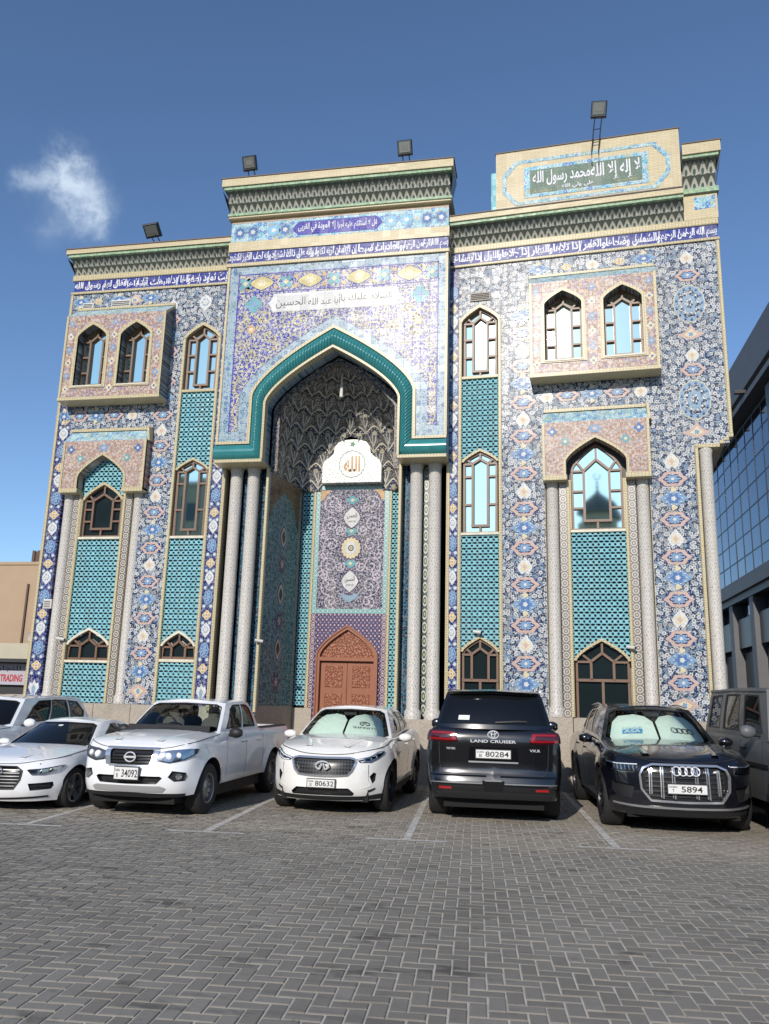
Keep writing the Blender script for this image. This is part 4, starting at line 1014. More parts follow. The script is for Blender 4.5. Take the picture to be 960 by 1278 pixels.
# niches with paired shafts
for s in (-1, 1):
    X = lambda d: PC+s*d
    a, b = sorted((X(1.66), X(2.70)))
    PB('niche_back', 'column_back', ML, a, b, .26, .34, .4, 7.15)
    for d in (2.43, 1.995): column(ML, X(d), .148, 1.36, 7.15, .06)
    for d0, d1 in ((2.70, 2.78), (1.585, 1.655)):
        x0, x1 = sorted((X(d0), X(d1))); PB('trim', 'trim', ML, x0, x1, -.03, .3, 1.4, 7.15, .012)
    x0, x1 = sorted((X(2.14), X(2.28))); chain(ML, x0, x1, 1.4, 7.15, 'rosette_dark' if s > 0 else 'column_back', .20, .25, .3, name='tile_strip')
    x0, x1 = sorted((X(2.82), X(1.56))); PB('plinth_slab', 'stone_base', ML, x0, x1, -.16, .36, 0, 1.36, .006)

# recess ----------------------------------------------------------------------
BY = 2.0
floral('recess_gold', (.16, .09, .04), (.26, .22, .14), (.10, .06, .05), (.2, .13, .06), 11., (.24, .17, .09), .3)
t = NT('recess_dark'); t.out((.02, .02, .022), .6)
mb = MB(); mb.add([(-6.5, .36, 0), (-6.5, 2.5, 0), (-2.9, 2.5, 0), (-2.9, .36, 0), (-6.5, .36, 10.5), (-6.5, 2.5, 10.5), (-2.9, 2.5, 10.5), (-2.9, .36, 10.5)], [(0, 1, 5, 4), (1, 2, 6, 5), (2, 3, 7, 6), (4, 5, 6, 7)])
mb.build('recess_light_block', 'recess_dark', mosque, ML)  # added dark box behind the vault, stops light leaking through gaps
PB('recess_floor', 'stone_base', ML, -6.35, -3.05, .1, 2.1, 0, .44)
for k in range(2): PB('step', 'stone_base', ML, -6.2, -3.2, -.62+.36*k, .1, 0, .15*(k+1))
for s, M in ((-1, ML @ T(-6.30, .10, 0, atan2(1.9, .25))), (1, ML @ T(-3.36, 2.0, 0, atan2(-1.9, .25)))):
    L_ = math.hypot(1.9, .25); fl = (lambda x: x) if s < 0 else (lambda x: L_-x)
    def seg(a, b): return sorted((fl(a), fl(b)))
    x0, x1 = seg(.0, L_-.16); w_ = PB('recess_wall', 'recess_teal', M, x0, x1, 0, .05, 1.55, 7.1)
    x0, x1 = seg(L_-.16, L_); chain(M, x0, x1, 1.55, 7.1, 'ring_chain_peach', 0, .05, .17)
    PB('recess_wall', 'stone_base', M, 0, L_, -.01, .05, .44, 1.548)
    xm = fl((L_-.16)/2)
    for z in (5.62, 4.20, 2.88):
        inlay('medallion', [(lens(xm, z, .27, .40, 11, True, .7), 'tile_greyblue'), (lens(xm, z, .22, .33, 11, True, .7), 'tile_purple'), (lens(xm, z, .17, .26, 11, True, .7), 'tile_cream'), (lens(xm, z, .11, .17, 9, True, .8), 'tile_ink')], None, -.004, w_)
    for z in (4.95, 3.55, 2.1): inlay('blossom', [(lobed(xm, z, .17, .2, .3, 40, 6), 'tile_purple'), (lobed(xm, z, .08, .1, .3, 30, 6), 'tile_pink')], None, -.004, w_)
    inlay('corner_spandrel', [([(fl(.05), 7.08), (fl(.05), 5.9), (fl(.25), 6.3), (fl(.55), 6.6), (fl((L_-.16)/2), 6.75), (fl(1.2), 6.6), (fl(1.5), 6.3), (fl(1.72), 5.9), (fl(1.72), 7.08)][::(1 if s < 0 else -1)], 'recess_gold')], None, -.003, w_)
    x0, x1 = seg(0, .06)
# back wall
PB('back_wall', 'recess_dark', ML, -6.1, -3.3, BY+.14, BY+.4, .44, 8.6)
for x0, x1 in ((-6.03, -5.735), (-3.645, -3.35)): lattice(ML, x0, x1, 1.55, 7.15, BY, cx=.1)
for x0, x1 in ((-5.735, -5.665), (-3.715, -3.645)): PB('trim', 'trim', ML, x0, x1, BY-.03, BY+.05, 1.5, 7.17, .01)
PB('plinth_slab', 'stone_base', ML, -6.03, -5.55, BY-.03, BY+.05, .44, 1.5); PB('plinth_slab', 'stone_base', ML, -3.83, -3.35, BY-.03, BY+.05, .44, 1.5)
cp = PB('carpet_panel', 'recess_carpet', ML, -5.545, -3.835, BY, BY+.05, 3.97, 7.08)
for x0, x1 in ((-5.663, -5.547), (-3.833, -3.717)): chain(None, x0, x1, 3.85, 7.2, 'ring_chain_teal', BY-.006, BY+.04, .13, parent=cp)
hchain(None, -5.547, -3.833, 3.85, 3.968, 'ring_chain_teal', BY-.006, cp); hchain(None, -5.547, -3.833, 7.082, 7.2, 'ring_chain_teal', BY-.006, cp)
for sx, x in ((1, -5.54), (-1, -3.84)): inlay('corner_piece', [([(x, 7.07), (x, 6.78), (x+sx*.09, 6.84), (x+sx*.14, 6.95), (x+sx*.27, 7.07)][::sx], 'tile_orange')], None, BY-.004, cp)
XM = -4.69
for z in (6.33, 4.67):
    md = inlay('verse_medallion', [(lens(XM, z, .25, .31, 9, False, .62), 'tile_purple'), (lens(XM, z, .225, .28, 9, False, .62), 'tile_white')], None, BY-.006, cp)
    text_obj('calligraphy', arabic('الحسن' if z > 5 else 'الحسين'), 'tile_ink', md, T(XM, BY-.016, z+.05), .26, .16, .0); text_obj('calligraphy', arabic('عليه السلام'), 'tile_ink', md, T(XM, BY-.016, z-.10), .2, .07, .0)
inlay('rosette', [(lobed(XM, 5.53, .28, .30, .05, 64, 16), 'tile_purple'), (lobed(XM, 5.53, .25, .27, .08, 64, 16), 'tile_cream'), (lobed(XM, 5.53, .15, .16, .1, 48, 12), 'tile_white'), (lobed(XM, 5.53, .075, .08, 0, 20), 'tile_ink'), (lobed(XM, 5.53, .045, .05, 0, 16), 'tile_cream'), (lobed(XM, 5.53, .02, .02, 0, 10), 'tile_ink')] , None, BY-.006, cp)
for z in (6.80, 5.98, 5.13): inlay('blossom', [(lobed(XM, z, .15, .10, .15, 32, 4), 'tile_cyan'), (lobed(XM, z, .05, .04, .15, 20, 4), 'tile_cream')], None, BY-.006, cp)
inlay('blossom', [([(XM-.26, 4.36), (XM-.15, 4.22), (XM, 4.12), (XM+.15, 4.22), (XM+.26, 4.36), (XM+.1, 4.33), (XM, 4.30), (XM-.1, 4.33)], 'tile_greyblue')], None, BY-.006, cp)
mb = MB(); rq = random.Random(9)      # pale scrolls in mirrored pairs
for (x, z, R0) in ((.52, 6.72, .24), (.55, 6.15, .25), (.52, 5.62, .23), (.55, 5.08, .25), (.53, 4.55, .24), (.48, 4.15, .18), (.30, 6.0, .14), (.28, 5.05, .13), (.72, 5.88, .14), (.72, 5.35, .14), (.70, 4.82, .14), (.36, 6.62, .12)):
    for s in (-1, 1):
        P = [(XM+s*(x+R0*(1-q/26)*cos(q*.42+x*9)), z+R0*(1-q/26)*sin(q*.42+x*9)) for q in range(24)]
        ribbon(mb, P, .020, BY-.008, BY, inward=s)
        for q in range(0, 24, 3):
            px_, pz_ = P[q]; mb.plate([lobed(px_, pz_, .028, .028, .2, 12, 4)], BY-.010, None)
stuff(mb.build('scrollwork', 'tile_mauve', cp))
mb = MB(); Ad = [(XM-.79, .44)]+arch(XM, .79, 2.80, 3.56, 14, .6)+[(XM+.79, .44)]
mb.plate([[(-5.545, 3.848), (-5.545, .44)]+Ad+[(-3.835, .44), (-3.835, 3.848)]], BY, BY+.06); mb.build('tile_panel', 'hex_net', mosque, ML)
for x0, x1 in ((-5.663, -5.547), (-3.833, -3.717)): chain(ML, x0, x1, 1.5, 3.848, 'ring_chain_pink', BY-.004, BY+.05, .2)
# door
door = empty('door', None); door.parent = mosque; door.matrix_local = ML
mb = MB(); ribbon(mb, Ad, .10, BY-.06, BY+.12); ribbon(mb, [(x*1.0, z) for x, z in Ad], .035, BY-.09, BY-.055)
mb.build('door_frame', 'door_wood', door)
Ad2 = arch(XM, .70, 2.80, 3.44, 14, .6)
mb = MB(); mb.plate([[(XM-.70, 2.74)]+Ad2+[(XM+.70, 2.74)]], BY+.03, None); mb.build('tympanum', 'door_carving', door)
PB('lintel', 'door_wood', None, XM-.70, XM+.70, BY-.05, BY+.1, 2.66, 2.76, .01, parent=door)
for s in (-1, 1):
    x0, x1 = sorted((XM+s*.004, XM+s*.695)); lf = PB('door_leaf', 'door_wood', None, x0, x1, BY+.06, BY+.12, .46, 2.655, .004, parent=door)
    for z0, z1 in ((2.02, 2.55), (1.28, 1.86), (.56, 1.14)):
        PB('door_panel', 'door_carving', None, x0+.13, x1-.11, BY+.045, BY+.06, z0, z1, .012, parent=lf)
    mb = MB(); mb.tube([(XM+s*.06, BY+.02, 1.35), (XM+s*.06, BY+.0, 1.42), (XM+s*.06, BY+.02, 1.62)], .014, 8); mb.build('handle', 'brass', lf)
# lobed white panel over the carpet
W2 = [(-5.47, 7.21), (-3.90, 7.21), (-3.90, 7.66), (-3.96, 7.80), (-4.10, 7.90), (-4.20, 8.0), (-4.22, 8.16), (-4.32, 8.30), (-4.52, 8.36), (-4.69, 8.37), (-4.86, 8.36), (-5.06, 8.30), (-5.16, 8.16), (-5.18, 8.0), (-5.28, 7.90), (-5.42, 7.80), (-5.47, 7.66)]
t = NT('white_dots'); u, v, p = uvw(t); w = t.vor(p, 15, 'F1', .9); wr = t.xyz(w['Color']); t.out(t.mix(t.step(w['Distance'], .24, .16), (.70, .70, .67), t.mix(t.step(wr[0], .4, .6), (.08, .07, .12), (.2, .32, .25))), .3)
mb = MB(); mb.plate([W2], BY-.27, BY+.05); wp = mb.build('white_panel', 'white_dots', mosque, ML)
text_obj('calligraphy', arabic('الله'), 'tile_orange', wp, T(-4.68, BY-.276, 7.70), .44, .42, .03)
mb = MB(); ribbon(mb, lobed(-4.68, 7.70, .33, .35, .03, 64, 16), .018, BY-.275, BY-.27, closed=True); mb.build('wreath', 'tile_green', wp)
inlay('star', [(lobed(-4.68, 8.24, .06, .06, .4, 40, 5, 0), 'tile_green')], None, BY-.276, wp)
# muqarnas vault
vault = empty('muqarnas_vault', None); vault.parent = mosque; vault.matrix_local = ML
ZT = [7.06, 7.52, 7.98, 8.44, 8.86, 9.22, 9.54, 9.80]
RA = [1.00, 1.00, .985, .955, .86, .69, .47, .20]; RB = [1.0, .975, .915, .825, .70, .54, .35, .14]
NC = [15, 14, 13, 12, 11, 9, 7]; A0, B0, Y0 = 1.60, 1.88, .12
def vpt(ra, rb, th, e):
    c, s = cos(th), sin(th); k = (abs(c)**e+abs(s)**e)**(-1/e)
    return PC+A0*ra*c*k, Y0+B0*rb*s*k
for i in range(7):
    n = NC[i]; e0 = 4.2-.38*i; e1 = 4.2-.38*(i+1)
    for c in range(n):
        t0, t1 = pi*c/n, pi*(c+1)/n; tm = (t0+t1)/2
        if i < 3 and abs(tm-pi/2) < (.40, .30, .24)[i]: continue
        mb = MB(); P = []; UV = []; K = 8
        for j in range(8):
            b = j/7; row = []; ur = []
            for q in range(K+1):
                a = q/K; th = t0+(t1-t0)*a; m_ = 1-abs(2*a-1)
                f = b**(.75+3.4*m_**.75)
                ra = RA[i]+(RA[i+1]-RA[i])*f; rb_ = RB[i]+(RB[i+1]-RB[i])*f; e = e0+(e1-e0)*b
                hol = .03*m_*(1-b); rib = 0.
                x, y = vpt(ra+hol+rib, rb_+hol+rib, th, e)
                z = ZT[i]+(ZT[i+1]-ZT[i])*b + (.07*(m_**.8)*(1-b)*.0 - .06*(1-b)*(1-m_)**2*0 + .075*sin(pi*a)*(1-b)*(-.6))
                row.append((x, y, z)); ur.append((a, b))
            P.append(row); UV.append(ur)
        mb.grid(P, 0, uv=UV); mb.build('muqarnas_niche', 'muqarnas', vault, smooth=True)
mb = MB(); P = []
for q in range(17):
    th = pi*q/16; x, y = vpt(RA[7], RB[7], th, 2.); P.append([(x, y, ZT[7]), (PC+(x-PC)*.5, Y0+(y-Y0)*.5, ZT[7]+.07), (PC, Y0, ZT[7]+.10)])
mb.grid(P); mb.build('vault_crown', 'vault_tile', vault, smooth=True)
Ai2 = arch(PC, 1.60, 8.62, 9.96, 18)
mb = MB(); ribbon(mb, [(PC-1.60, 7.08)]+Ai2+[(PC+1.60, 7.08)], .17, .085, .16); mb.build('arch_band', 'vault_tile', vault)
mb = MB(); ribbon(mb, [(PC-1.46, 7.08)]+arch(PC, 1.46, 8.62, 9.78, 18)+[(PC+1.46, 7.08)], .018, .075, .10); mb.build('arch_band', 'window_wood', vault)
mb = MB(); mb.tube([(PC-.02, .55, 9.72), (PC-.02, .55, 9.10)], [.02, .05], 10); tag(mb.build('hanging_lamp', 'vent_white'), 'slim white lamp hanging under the dark niche vault of the portal', 'lamp')
# ------------------------------------------------------------------ cars
def paint(name, col, dk=1., rough=.35, metal=0., coat=1.):
    t = NT(name); p = t.co(); d = t.noise(p, 3.5, 4, .6); z = t.xyz(p)[2]
    dirt = t.m('MULTIPLY', t.step(d, .4, .75), .10); low = t.m('MULTIPLY', t.step(z, .55, .22), .30)
    c = t.mix(t.m('MULTIPLY', t.m('ADD', dirt, low, clamp=True), dk), col, (.30, .265, .215))
    t.out(c, rough, None, Metallic=metal, Coat_Weight=coat, Coat_Roughness=.04)
paint('paint_white', (.84, .85, .86), .5); paint('paint_pearl', (.84, .83, .79), .5); paint('paint_black', (.004, .004, .005), .04, rough=.2); paint('paint_black_blue', (.005, .0055, .009), .05, rough=.2); paint('paint_grey', (.11, .115, .12), .4, rough=.5, coat=.25)
flat('tyre_rubber', (.016, .016, .017), .75); flat('rim_dark', (.03, .03, .032), .35, .6); flat('rim_silver', (.42, .43, .44), .32, .9); flat('rim_steel', (.30, .31, .32), .4, .8)
flat('chrome', (.74, .75, .77), .16, .8); flat('satin_chrome', (.58, .59, .60), .26, .8); flat('bright_badge', (.66, .67, .69), .3, .25); flat('black_plastic', (.014, .014, .015), .55); flat('gloss_black', (.006, .006, .007), .08)
flat('silver_plastic', (.30, .30, .30), .45); flat('plate_white', (.70, .70, .68), .4); flat('plate_ink', (.01, .01, .012), .5); flat('plate_frame', (.05, .05, .05), .4)
flat('cloth_dark', (.025, .025, .028), .9); flat('seat_grey', (.10, .098, .094), .9); flat('underbody', (.008, .008, .008), .9); flat('seam', (.02, .02, .02), .7); flat('white_decal', (.75, .76, .76), .4); flat('paper', (.75, .75, .72), .8); flat('blue_print', (.05, .28, .55), .5); flat('red_print', (.5, .02, .02), .4)
t = NT('sunshade'); p = t.co(); t.out(t.mix(t.noise(p, 6, 3), (.66, .77, .71), (.76, .84, .79)), .7, t.bump(t.noise(p, 9, 2), .4, .03))
t = NT('tail_red'); t.out((.30, .006, .008), .10, None, Coat_Weight=1.0); t = NT('tail_dark'); t.out((.05, .004, .006), .08, None, Coat_Weight=1.)
flat('lamp_silver', (.52, .53, .55), .14, .9); flat('lamp_black', (.02, .02, .022), .2); flat('led_white', (.80, .82, .85), .25); flat('amber', (.55, .2, .02), .3)
t = NT("tint_glass"); t.out((.006, .007, .008), .03, None, Specular_IOR_Level=.42)
def thin_glass(name, tint):
    t = NT(name); nt = t.t; gl = nt.nodes.new('ShaderNodeBsdfGlossy'); gl.inputs['Roughness'].default_value = .02; tr = nt.nodes.new('ShaderNodeBsdfTransparent'); tr.inputs[0].default_value = (*tint, 1)
    fr = nt.nodes.new('ShaderNodeFresnel'); fr.inputs[0].default_value = 1.5; mx = nt.nodes.new('ShaderNodeMixShader')
    nt.links.new(fr.outputs[0], mx.inputs[0]); nt.links.new(tr.outputs[0], mx.inputs[1]); nt.links.new(gl.outputs[0], mx.inputs[2]); nt.links.new(mx.outputs[0], nt.nodes['Material Output'].inputs[0])
thin_glass('clear_glass', (.88, .94, .91)); thin_glass('smoke_glass', (.16, .18, .18)); thin_glass('lens_glass', (.92, .94, .96))
t = NT('mesh_grille'); u3 = t.xyz(t.co('UV')); a = t.m('SINE', t.m('MULTIPLY', t.m('ADD', u3[0], u3[1]), 60.)); b = t.m('SINE', t.m('MULTIPLY', t.m('SUBTRACT', u3[0], u3[1]), 60.))
t.out(t.mix(t.step(t.m('MULTIPLY', a, b), .10, .3), (.05, .05, .052), (.004, .004, .004)), .3)

def interp(tab, x):
    if x <= tab[0][0]: return tab[0][1]
    for (a, b), (c, d) in zip(tab, tab[1:]):
        if x <= c:
            k = (x-a)/(c-a); return b+(d-b)*k
    return tab[-1][1]
def smooth_tab(tab, n=5, r=.09):
    lo, hi = tab[0][0], tab[-1][0]
    def f(x):
        s = 0
        for i in range(-n, n+1): s += interp(tab, min(max(x+i*r/n, lo), hi))
        return s/(2*n+1)
    return f
def inpoly(p, poly):
    x, y = p; c = False; j = len(poly)-1
    for i in range(len(poly)):
        xi, yi = poly[i]; xj, yj = poly[j]
        if (yi > y) != (yj > y) and x < (xj-xi)*(y-yi)/(yj-yi)+xi: c = not c
        j = i
    return c
def subdiv(poly, sp, closed=True):
    out = []; n = len(poly)
    for i in range(n if closed else n-1):
        a, b = poly[i], poly[(i+1) % n]; k = max(1, int(math.hypot(b[0]-a[0], b[1]-a[1])/sp+.5))
        out += [(a[0]+(b[0]-a[0])*q/k, a[1]+(b[1]-a[1])*q/k) for q in range(k)]
    if not closed: out.append(poly[-1])
    return out
def cdt(outer, holes, sp, lines=()):
    loops = [subdiv(outer, sp)]+[subdiv(h, sp*.7) for h in holes]
    pts = []; edges = []
    for ln in lines:
        q = subdiv(ln, sp*.8, False); o = len(pts); pts += q; edges += [(o+i, o+i+1) for i in range(len(q)-1)]
    for lp in loops:
        o = len(pts); pts += lp; edges += [(o+i, o+(i+1) % len(lp)) for i in range(len(lp))]
    nb = len(pts); xs = [p[0] for p in outer]; zs = [p[1] for p in outer]; bd = list(pts); m2 = (sp*.55)**2
    nx = int((max(xs)-min(xs))/sp)+1; nz = int((max(zs)-min(zs))/sp)+1
    grid = {}
    for q in bd: grid.setdefault((int(q[0]//sp), int(q[1]//sp)), []).append(q)
    for i in range(nx+1):
        for j in range(nz+1):
            q = (min(xs)+(i+.5*(j % 2))*sp, min(zs)+j*sp)
            if not inpoly(q, outer) or any(inpoly(q, h) for h in holes): continue
            ci, cj = int(q[0]//sp), int(q[1]//sp)
            if any((q[0]-r[0])**2+(q[1]-r[1])**2 < m2 for di in (-1, 0, 1) for dj in (-1, 0, 1) for r in grid.get((ci+di, cj+dj), ())): continue
            pts.append(q)
    r = geometry.delaunay_2d_cdt([Vector(p) for p in pts], edges, [], 0, 1e-6)
    V = [tuple(v) for v in r[0]]; F = []
    for f in r[2]:
        c = (sum(V[i][0] for i in f)/len(f), sum(V[i][1] for i in f)/len(f))
        if inpoly(c, outer) and not any(inpoly(c, h) for h in holes): F.append(tuple(f))
    return V, F, loops

class Car:
    def __init__(s, name, sp, M, label, group=None, cat='car'):
        s.p = sp; s.root = empty(name, M); tag(s.root, label, cat, group)
        w, L, xf, nf, xr, nr = sp['w'], sp['L'], sp['xf'], sp.get('nf', 2.6), sp['xr'], sp.get('nr', 3.2)
        P = []
        for i in range(41): a = pi/2*i/40; P.append((xf*(1-cos(a)**(2/nf) if i < 40 else xf/xf), w*sin(a)**(2/nf)) if i < 40 else (xf, w))
        P[-1] = (xf, w); n = 30
        P = [(xf*(1-max(0., cos(pi/2*i/40))**(2/nf)), w*sin(pi/2*i/40)**(2/nf)) for i in range(41)]
        P += [(xf+(L-xf-xr)*i/n, w) for i in range(1, n)]
        P += [(L-xr*(1-max(0., sin(pi/2*i/40))**(2/nr)), w*max(0., cos(pi/2*i/40))**(2/nr)) for i in range(41)]
        s.P = [P[0]]; s.S = [0.]
        for q in P[1:]:
            d = math.hypot(q[0]-s.P[-1][0], q[1]-s.P[-1][1])
            if d > 1e-5: s.P.append(q); s.S.append(s.S[-1]+d)
        s.smax = s.S[-1]; s.zt = smooth_tab(sp['ztop']); s.zb = smooth_tab(sp['zbot'])
        s.mat = sp['paint']
        s.sx0 = s.s_of_x(xf+.01)-(xf+.01)    # on the side s = x + sx0
    def s_of_x(s, x):
        for i in range(1, len(s.P)):
            if s.P[i][0] >= x and s.P[i][0] > s.P[i-1][0]:
                k = (x-s.P[i-1][0])/(s.P[i][0]-s.P[i-1][0]); return s.S[i-1]+(s.S[i]-s.S[i-1])*k
        return s.smax
    def plan(s, a):
        a = min(max(a, 0.), s.smax); lo, hi = 0, len(s.S)-1
        while hi-lo > 1:
            m = (lo+hi)//2
            if s.S[m] <= a: lo = m
            else: hi = m
        k = (a-s.S[lo])/(s.S[hi]-s.S[lo]); x = s.P[lo][0]+(s.P[hi][0]-s.P[lo][0])*k; y = s.P[lo][1]+(s.P[hi][1]-s.P[lo][1])*k
        i0, i1 = max(lo-1, 0), min(hi+1, len(s.P)-1)
        if lo == 0: nx, ny = -1., 0.
        dx, dy = s.P[i1][0]-s.P[i0][0], s.P[i1][1]-s.P[i0][1]; l = math.hypot(dx, dy) or 1
        nx, ny = -dy/l, dx/l
        if a < 1e-6: nx, ny = -1., 0.
        if a > s.smax-1e-6: nx, ny = 1., 0.
        return x, y, nx, ny
    def skin(s, a, z, off=0.):
        if abs(a) > s.smax: a = (abs(a)-2*s.smax)*(1 if a > 0 else -1)
        sg = 1 if a >= 0 else -1; x, y, nx, ny = s.plan(abs(a)); zt = s.zt(x); sp = s.p
        wf = nx*nx if nx < 0 else 0.; wr = nx*nx if nx > 0 else 0.; ws = ny*ny
        ins = wf*interp(sp['front'], z)+wr*interp(sp['rear'], z)+ws*interp(sp['side'], z)
        # flared arches
        for xw in sp['wheels']:
            d = math.hypot(x-xw, z-sp['R']); fl = sp.get('flare', .025)
            if d < sp['RA']+.12: ins -= ws*fl*max(0., min(1., (sp['RA']+.12-d)/.10))
        e = max(0., 1-(zt-z)/.12); ins += sp.get('shoulder', .055)*e*e
        o = off-ins
        return (x+nx*o, sg*(y+ny*o), z)
    def obj(s, mb, name, mat, parent=None, smooth=True, sharp=38): return mb.build(name, mat, parent or s.root, None, smooth, sharp)
    def patch(s, name, poly, off, mat, parent=None, sp=.05, depth=.012, fn=None, uv=False):
        fn = fn or s.skin
        V, F, loops = cdt(poly, [], sp); mb = MB(); area = sum(poly[i][0]*poly[(i+1) % len(poly)][1]-poly[(i+1) % len(poly)][0]*poly[i][1] for i in range(len(poly)))
        if F:
            i0, i1, i2 = F[len(F)//2][:3]; pa, pb, pc = [Vector(fn(*V[i], off)) for i in (i0, i1, i2)]; od = Vector(fn(*V[i0], off+.05))-pa
            if (pb-pa).cross(pc-pa).dot(od) < 0: F = [tuple(reversed(f)) for f in F]
        mb.add([fn(a, z, off) for a, z in V], F, 0, [(a, z) for a, z in V] if uv else None)
        if depth:
            lp = loops[0]; n = len(lp); mb.add([fn(a, z, off) for a, z in lp]+[fn(a, z, off-depth) for a, z in lp], [(i, (i+1) % n, (i+1) % n+n, i+n) for i in range(n)])
        return s.obj(mb, name, mat, parent)
    def both(s, name, poly, off, mat, **k):
        r = [s.patch(name, poly, off, mat, **k)]
        r.append(s.patch(name, [(-a, z) for a, z in poly], off, mat, **k)); return r
    def line(s, name, pts, w, off, mat, parent=None, fn=None, depth=.01, closed=False, sp=.04):
        """raised strip along a path on the skin"""
        fn = fn or s.skin; path = subdiv(pts, sp, closed); n = len(path); rows = []
        for i in range(n):
            a = path[i-1] if (i or closed) else path[0]; b = path[(i+1) % n] if (i < n-1 or closed) else path[-1]
            d = Vector((b[0]-a[0], b[1]-a[1])); d = d.normalized() if d.length > 1e-9 else Vector((1, 0)); q = Vector((-d.y, d.x))*w/2; p = path[i]
            rows.append([fn(p[0]+q.x, p[1]+q.y, off-depth), fn(p[0]+q.x, p[1]+q.y, off), fn(p[0]-q.x, p[1]-q.y, off), fn(p[0]-q.x, p[1]-q.y, off-depth)])
        mb = MB(); mb.grid(rows, closeu=closed); 
        if not closed: mb.add(rows[0], [(0, 1, 2, 3)]); mb.add(rows[-1], [(3, 2, 1, 0)])
        return s.obj(mb, name, mat, parent)
    def recess(s, name, poly, depth, mat, parent=None, wall=None, sp=.05, uv=False):
        """floor and walls of a hole cut in the skin"""
        o = s.patch(name, poly, -depth, mat, parent, sp, 0, uv=uv); lp = subdiv(poly, sp); n = len(lp); mb = MB()
        mb.add([s.skin(a, z, .0) for a, z in lp]+[s.skin(a, z, -depth) for a, z in lp], [(i, (i+1) % n, (i+1) % n+n, i+n) for i in range(n)]); s.obj(mb, 'surround', wall or mat, o)
        return o
    def shell(s, holes=(), spc=.085):
        sp = s.p; S = s.smax; N = 70
        ss = [-S+2*S*i/(2*N) for i in range(2*N+1)]
        bot = [(a, s.zb(s.plan(abs(a))[0])) for a in ss]; top = [(a, s.zt(s.plan(abs(a))[0])) for a in reversed(ss)]
        arcs = []
        for xw in sp['wheels']:
            for sg in (1, -1):
                c = xw+s.sx0; A = []
                R = sp['RA']; zb = s.zb(xw)-.01
                for i in range(21):
                    th = pi*(1.12-1.24*i/20); A.append((sg*(c+R*cos(th)), max(zb-.2, sp['R']+R*sin(th)*sp.get('archsq', 1.))))
                A = [(A[0][0], zb-.3)]+A+[(A[-1][0], zb-.3)]
                arcs.append(A)
        outer = bot+top
        # arches break the lower edge: merge them into the outline
        bot2 = []; 
        for a, z in bot:
            if any(inpoly((a, z), A) for A in arcs): 
                continue
            bot2.append((a, z))
        ins = []
        for A in arcs:
            zz = s.zb(abs(A[0][0])-s.sx0)
            mid = sorted([q for q in A if q[1] > s.zb(min(max(abs(q[0])-s.sx0, .1), sp['L']-.1))+.005], key=lambda q: q[0]); ins.append(mid)
        for mid in ins:
            k = 0
            while k < len(bot2) and bot2[k][0] < mid[0][0]: k += 1
            e0 = (mid[0][0], s.zb(abs(mid[0][0])-s.sx0)); e1 = (mid[-1][0], s.zb(abs(mid[-1][0])-s.sx0))
            seq = sorted(mid, key=lambda q: q[0])
            bot2[k:k] = [e0]+seq+[e1]
        outer = bot2+top
        V, F, _ = cdt(outer, list(holes), spc); mb = MB(); mb.add([s.skin(a, z) for a, z in V], F)
        s.body = s.obj(mb, 'body', s.mat)
        # arch lips and liners
        for k, mid in enumerate(ins):
            seq = sorted(mid, key=lambda q: q[0]); mb = MB()
            mb.grid([[s.skin(a, z, .0), s.skin(a, z, -.03), s.skin(a, z, -.32)] for a, z in seq]); s.obj(mb, 'wheel_arch', sp.get('arch_mat', 'black_plastic'))
    def deck(s, name, a0, a1, crown, mat, parent=None, dz=0., n=26, K=12):
        rows = []
        for i in range(n+1):
            a = a0+(a1-a0)*i/n; x, y, z = s.skin(a, s.zt(s.plan(a)[0])); row = []
            for j in range(K+1):
                q = 2*j/K-1; c = crown(x) if callable(crown) else crown
                row.append((x, y*q, z+dz+c*(1-abs(q)**2.4)*min(1., y/.5)))
            rows.append(row)
        mb = MB(); mb.grid(rows); return s.obj(mb, name, mat, parent, sharp=60)
    def ridges(s, crown, y0, y1, x0, x1, h=.007, w=.10):
        """pressed creases along the bonnet and the flanks"""
        for sg in (1, -1):
            rows = []
            for i in range(19):
                x = x0+(x1-x0)*i/18; yc = y0+(y1-y0)*i/18; Y = s.skin(s.s_of_x(x), s.zt(x))[1]; row = []
                f = sin(pi*i/18)**.5
                for k, hh in ((-1, -.004), (-.12, h*f), (1, -.004)):
                    y = yc+k*w/2; q = min(1., y/Y); row.append((x, sg*y, s.zt(x)+(crown(x) if callable(crown) else crown)*(1-q**2.4)*min(1., Y/.5)+hh))
                rows.append(row)
            mb = MB(); mb.grid(rows, flip=sg < 0); s.obj(mb, 'hood_crease', s.mat, sharp=80)
    def flank(s, x0, z0, x1, z1, h=.007, w=.07):
        for sg in (1, -1):
            rows = []
            for i in range(25):
                x = x0+(x1-x0)*i/24; z = z0+(z1-z0)*i/24; f = sin(pi*i/24)**.4; a = sg*(x+s.sx0)
                rows.append([s.skin(a, z-w*.5, -.003), s.skin(a, z+w*.05, h*f), s.skin(a, z+w*.35, -.003)])
            mb = MB(); mb.grid(rows); s.obj(mb, 'flank_crease', s.mat, sharp=80)
    def hood_gap(s, x1):
        a1 = s.s_of_x(x1); n = 40; P = []
        for i in range(-n, n+1):
            a = a1*i/n; P.append((a, s.zt(s.plan(abs(a))[0])-.016))
        s.line('hood_seam', P, .008, .0018, 'seam', depth=.004, sp=.06)
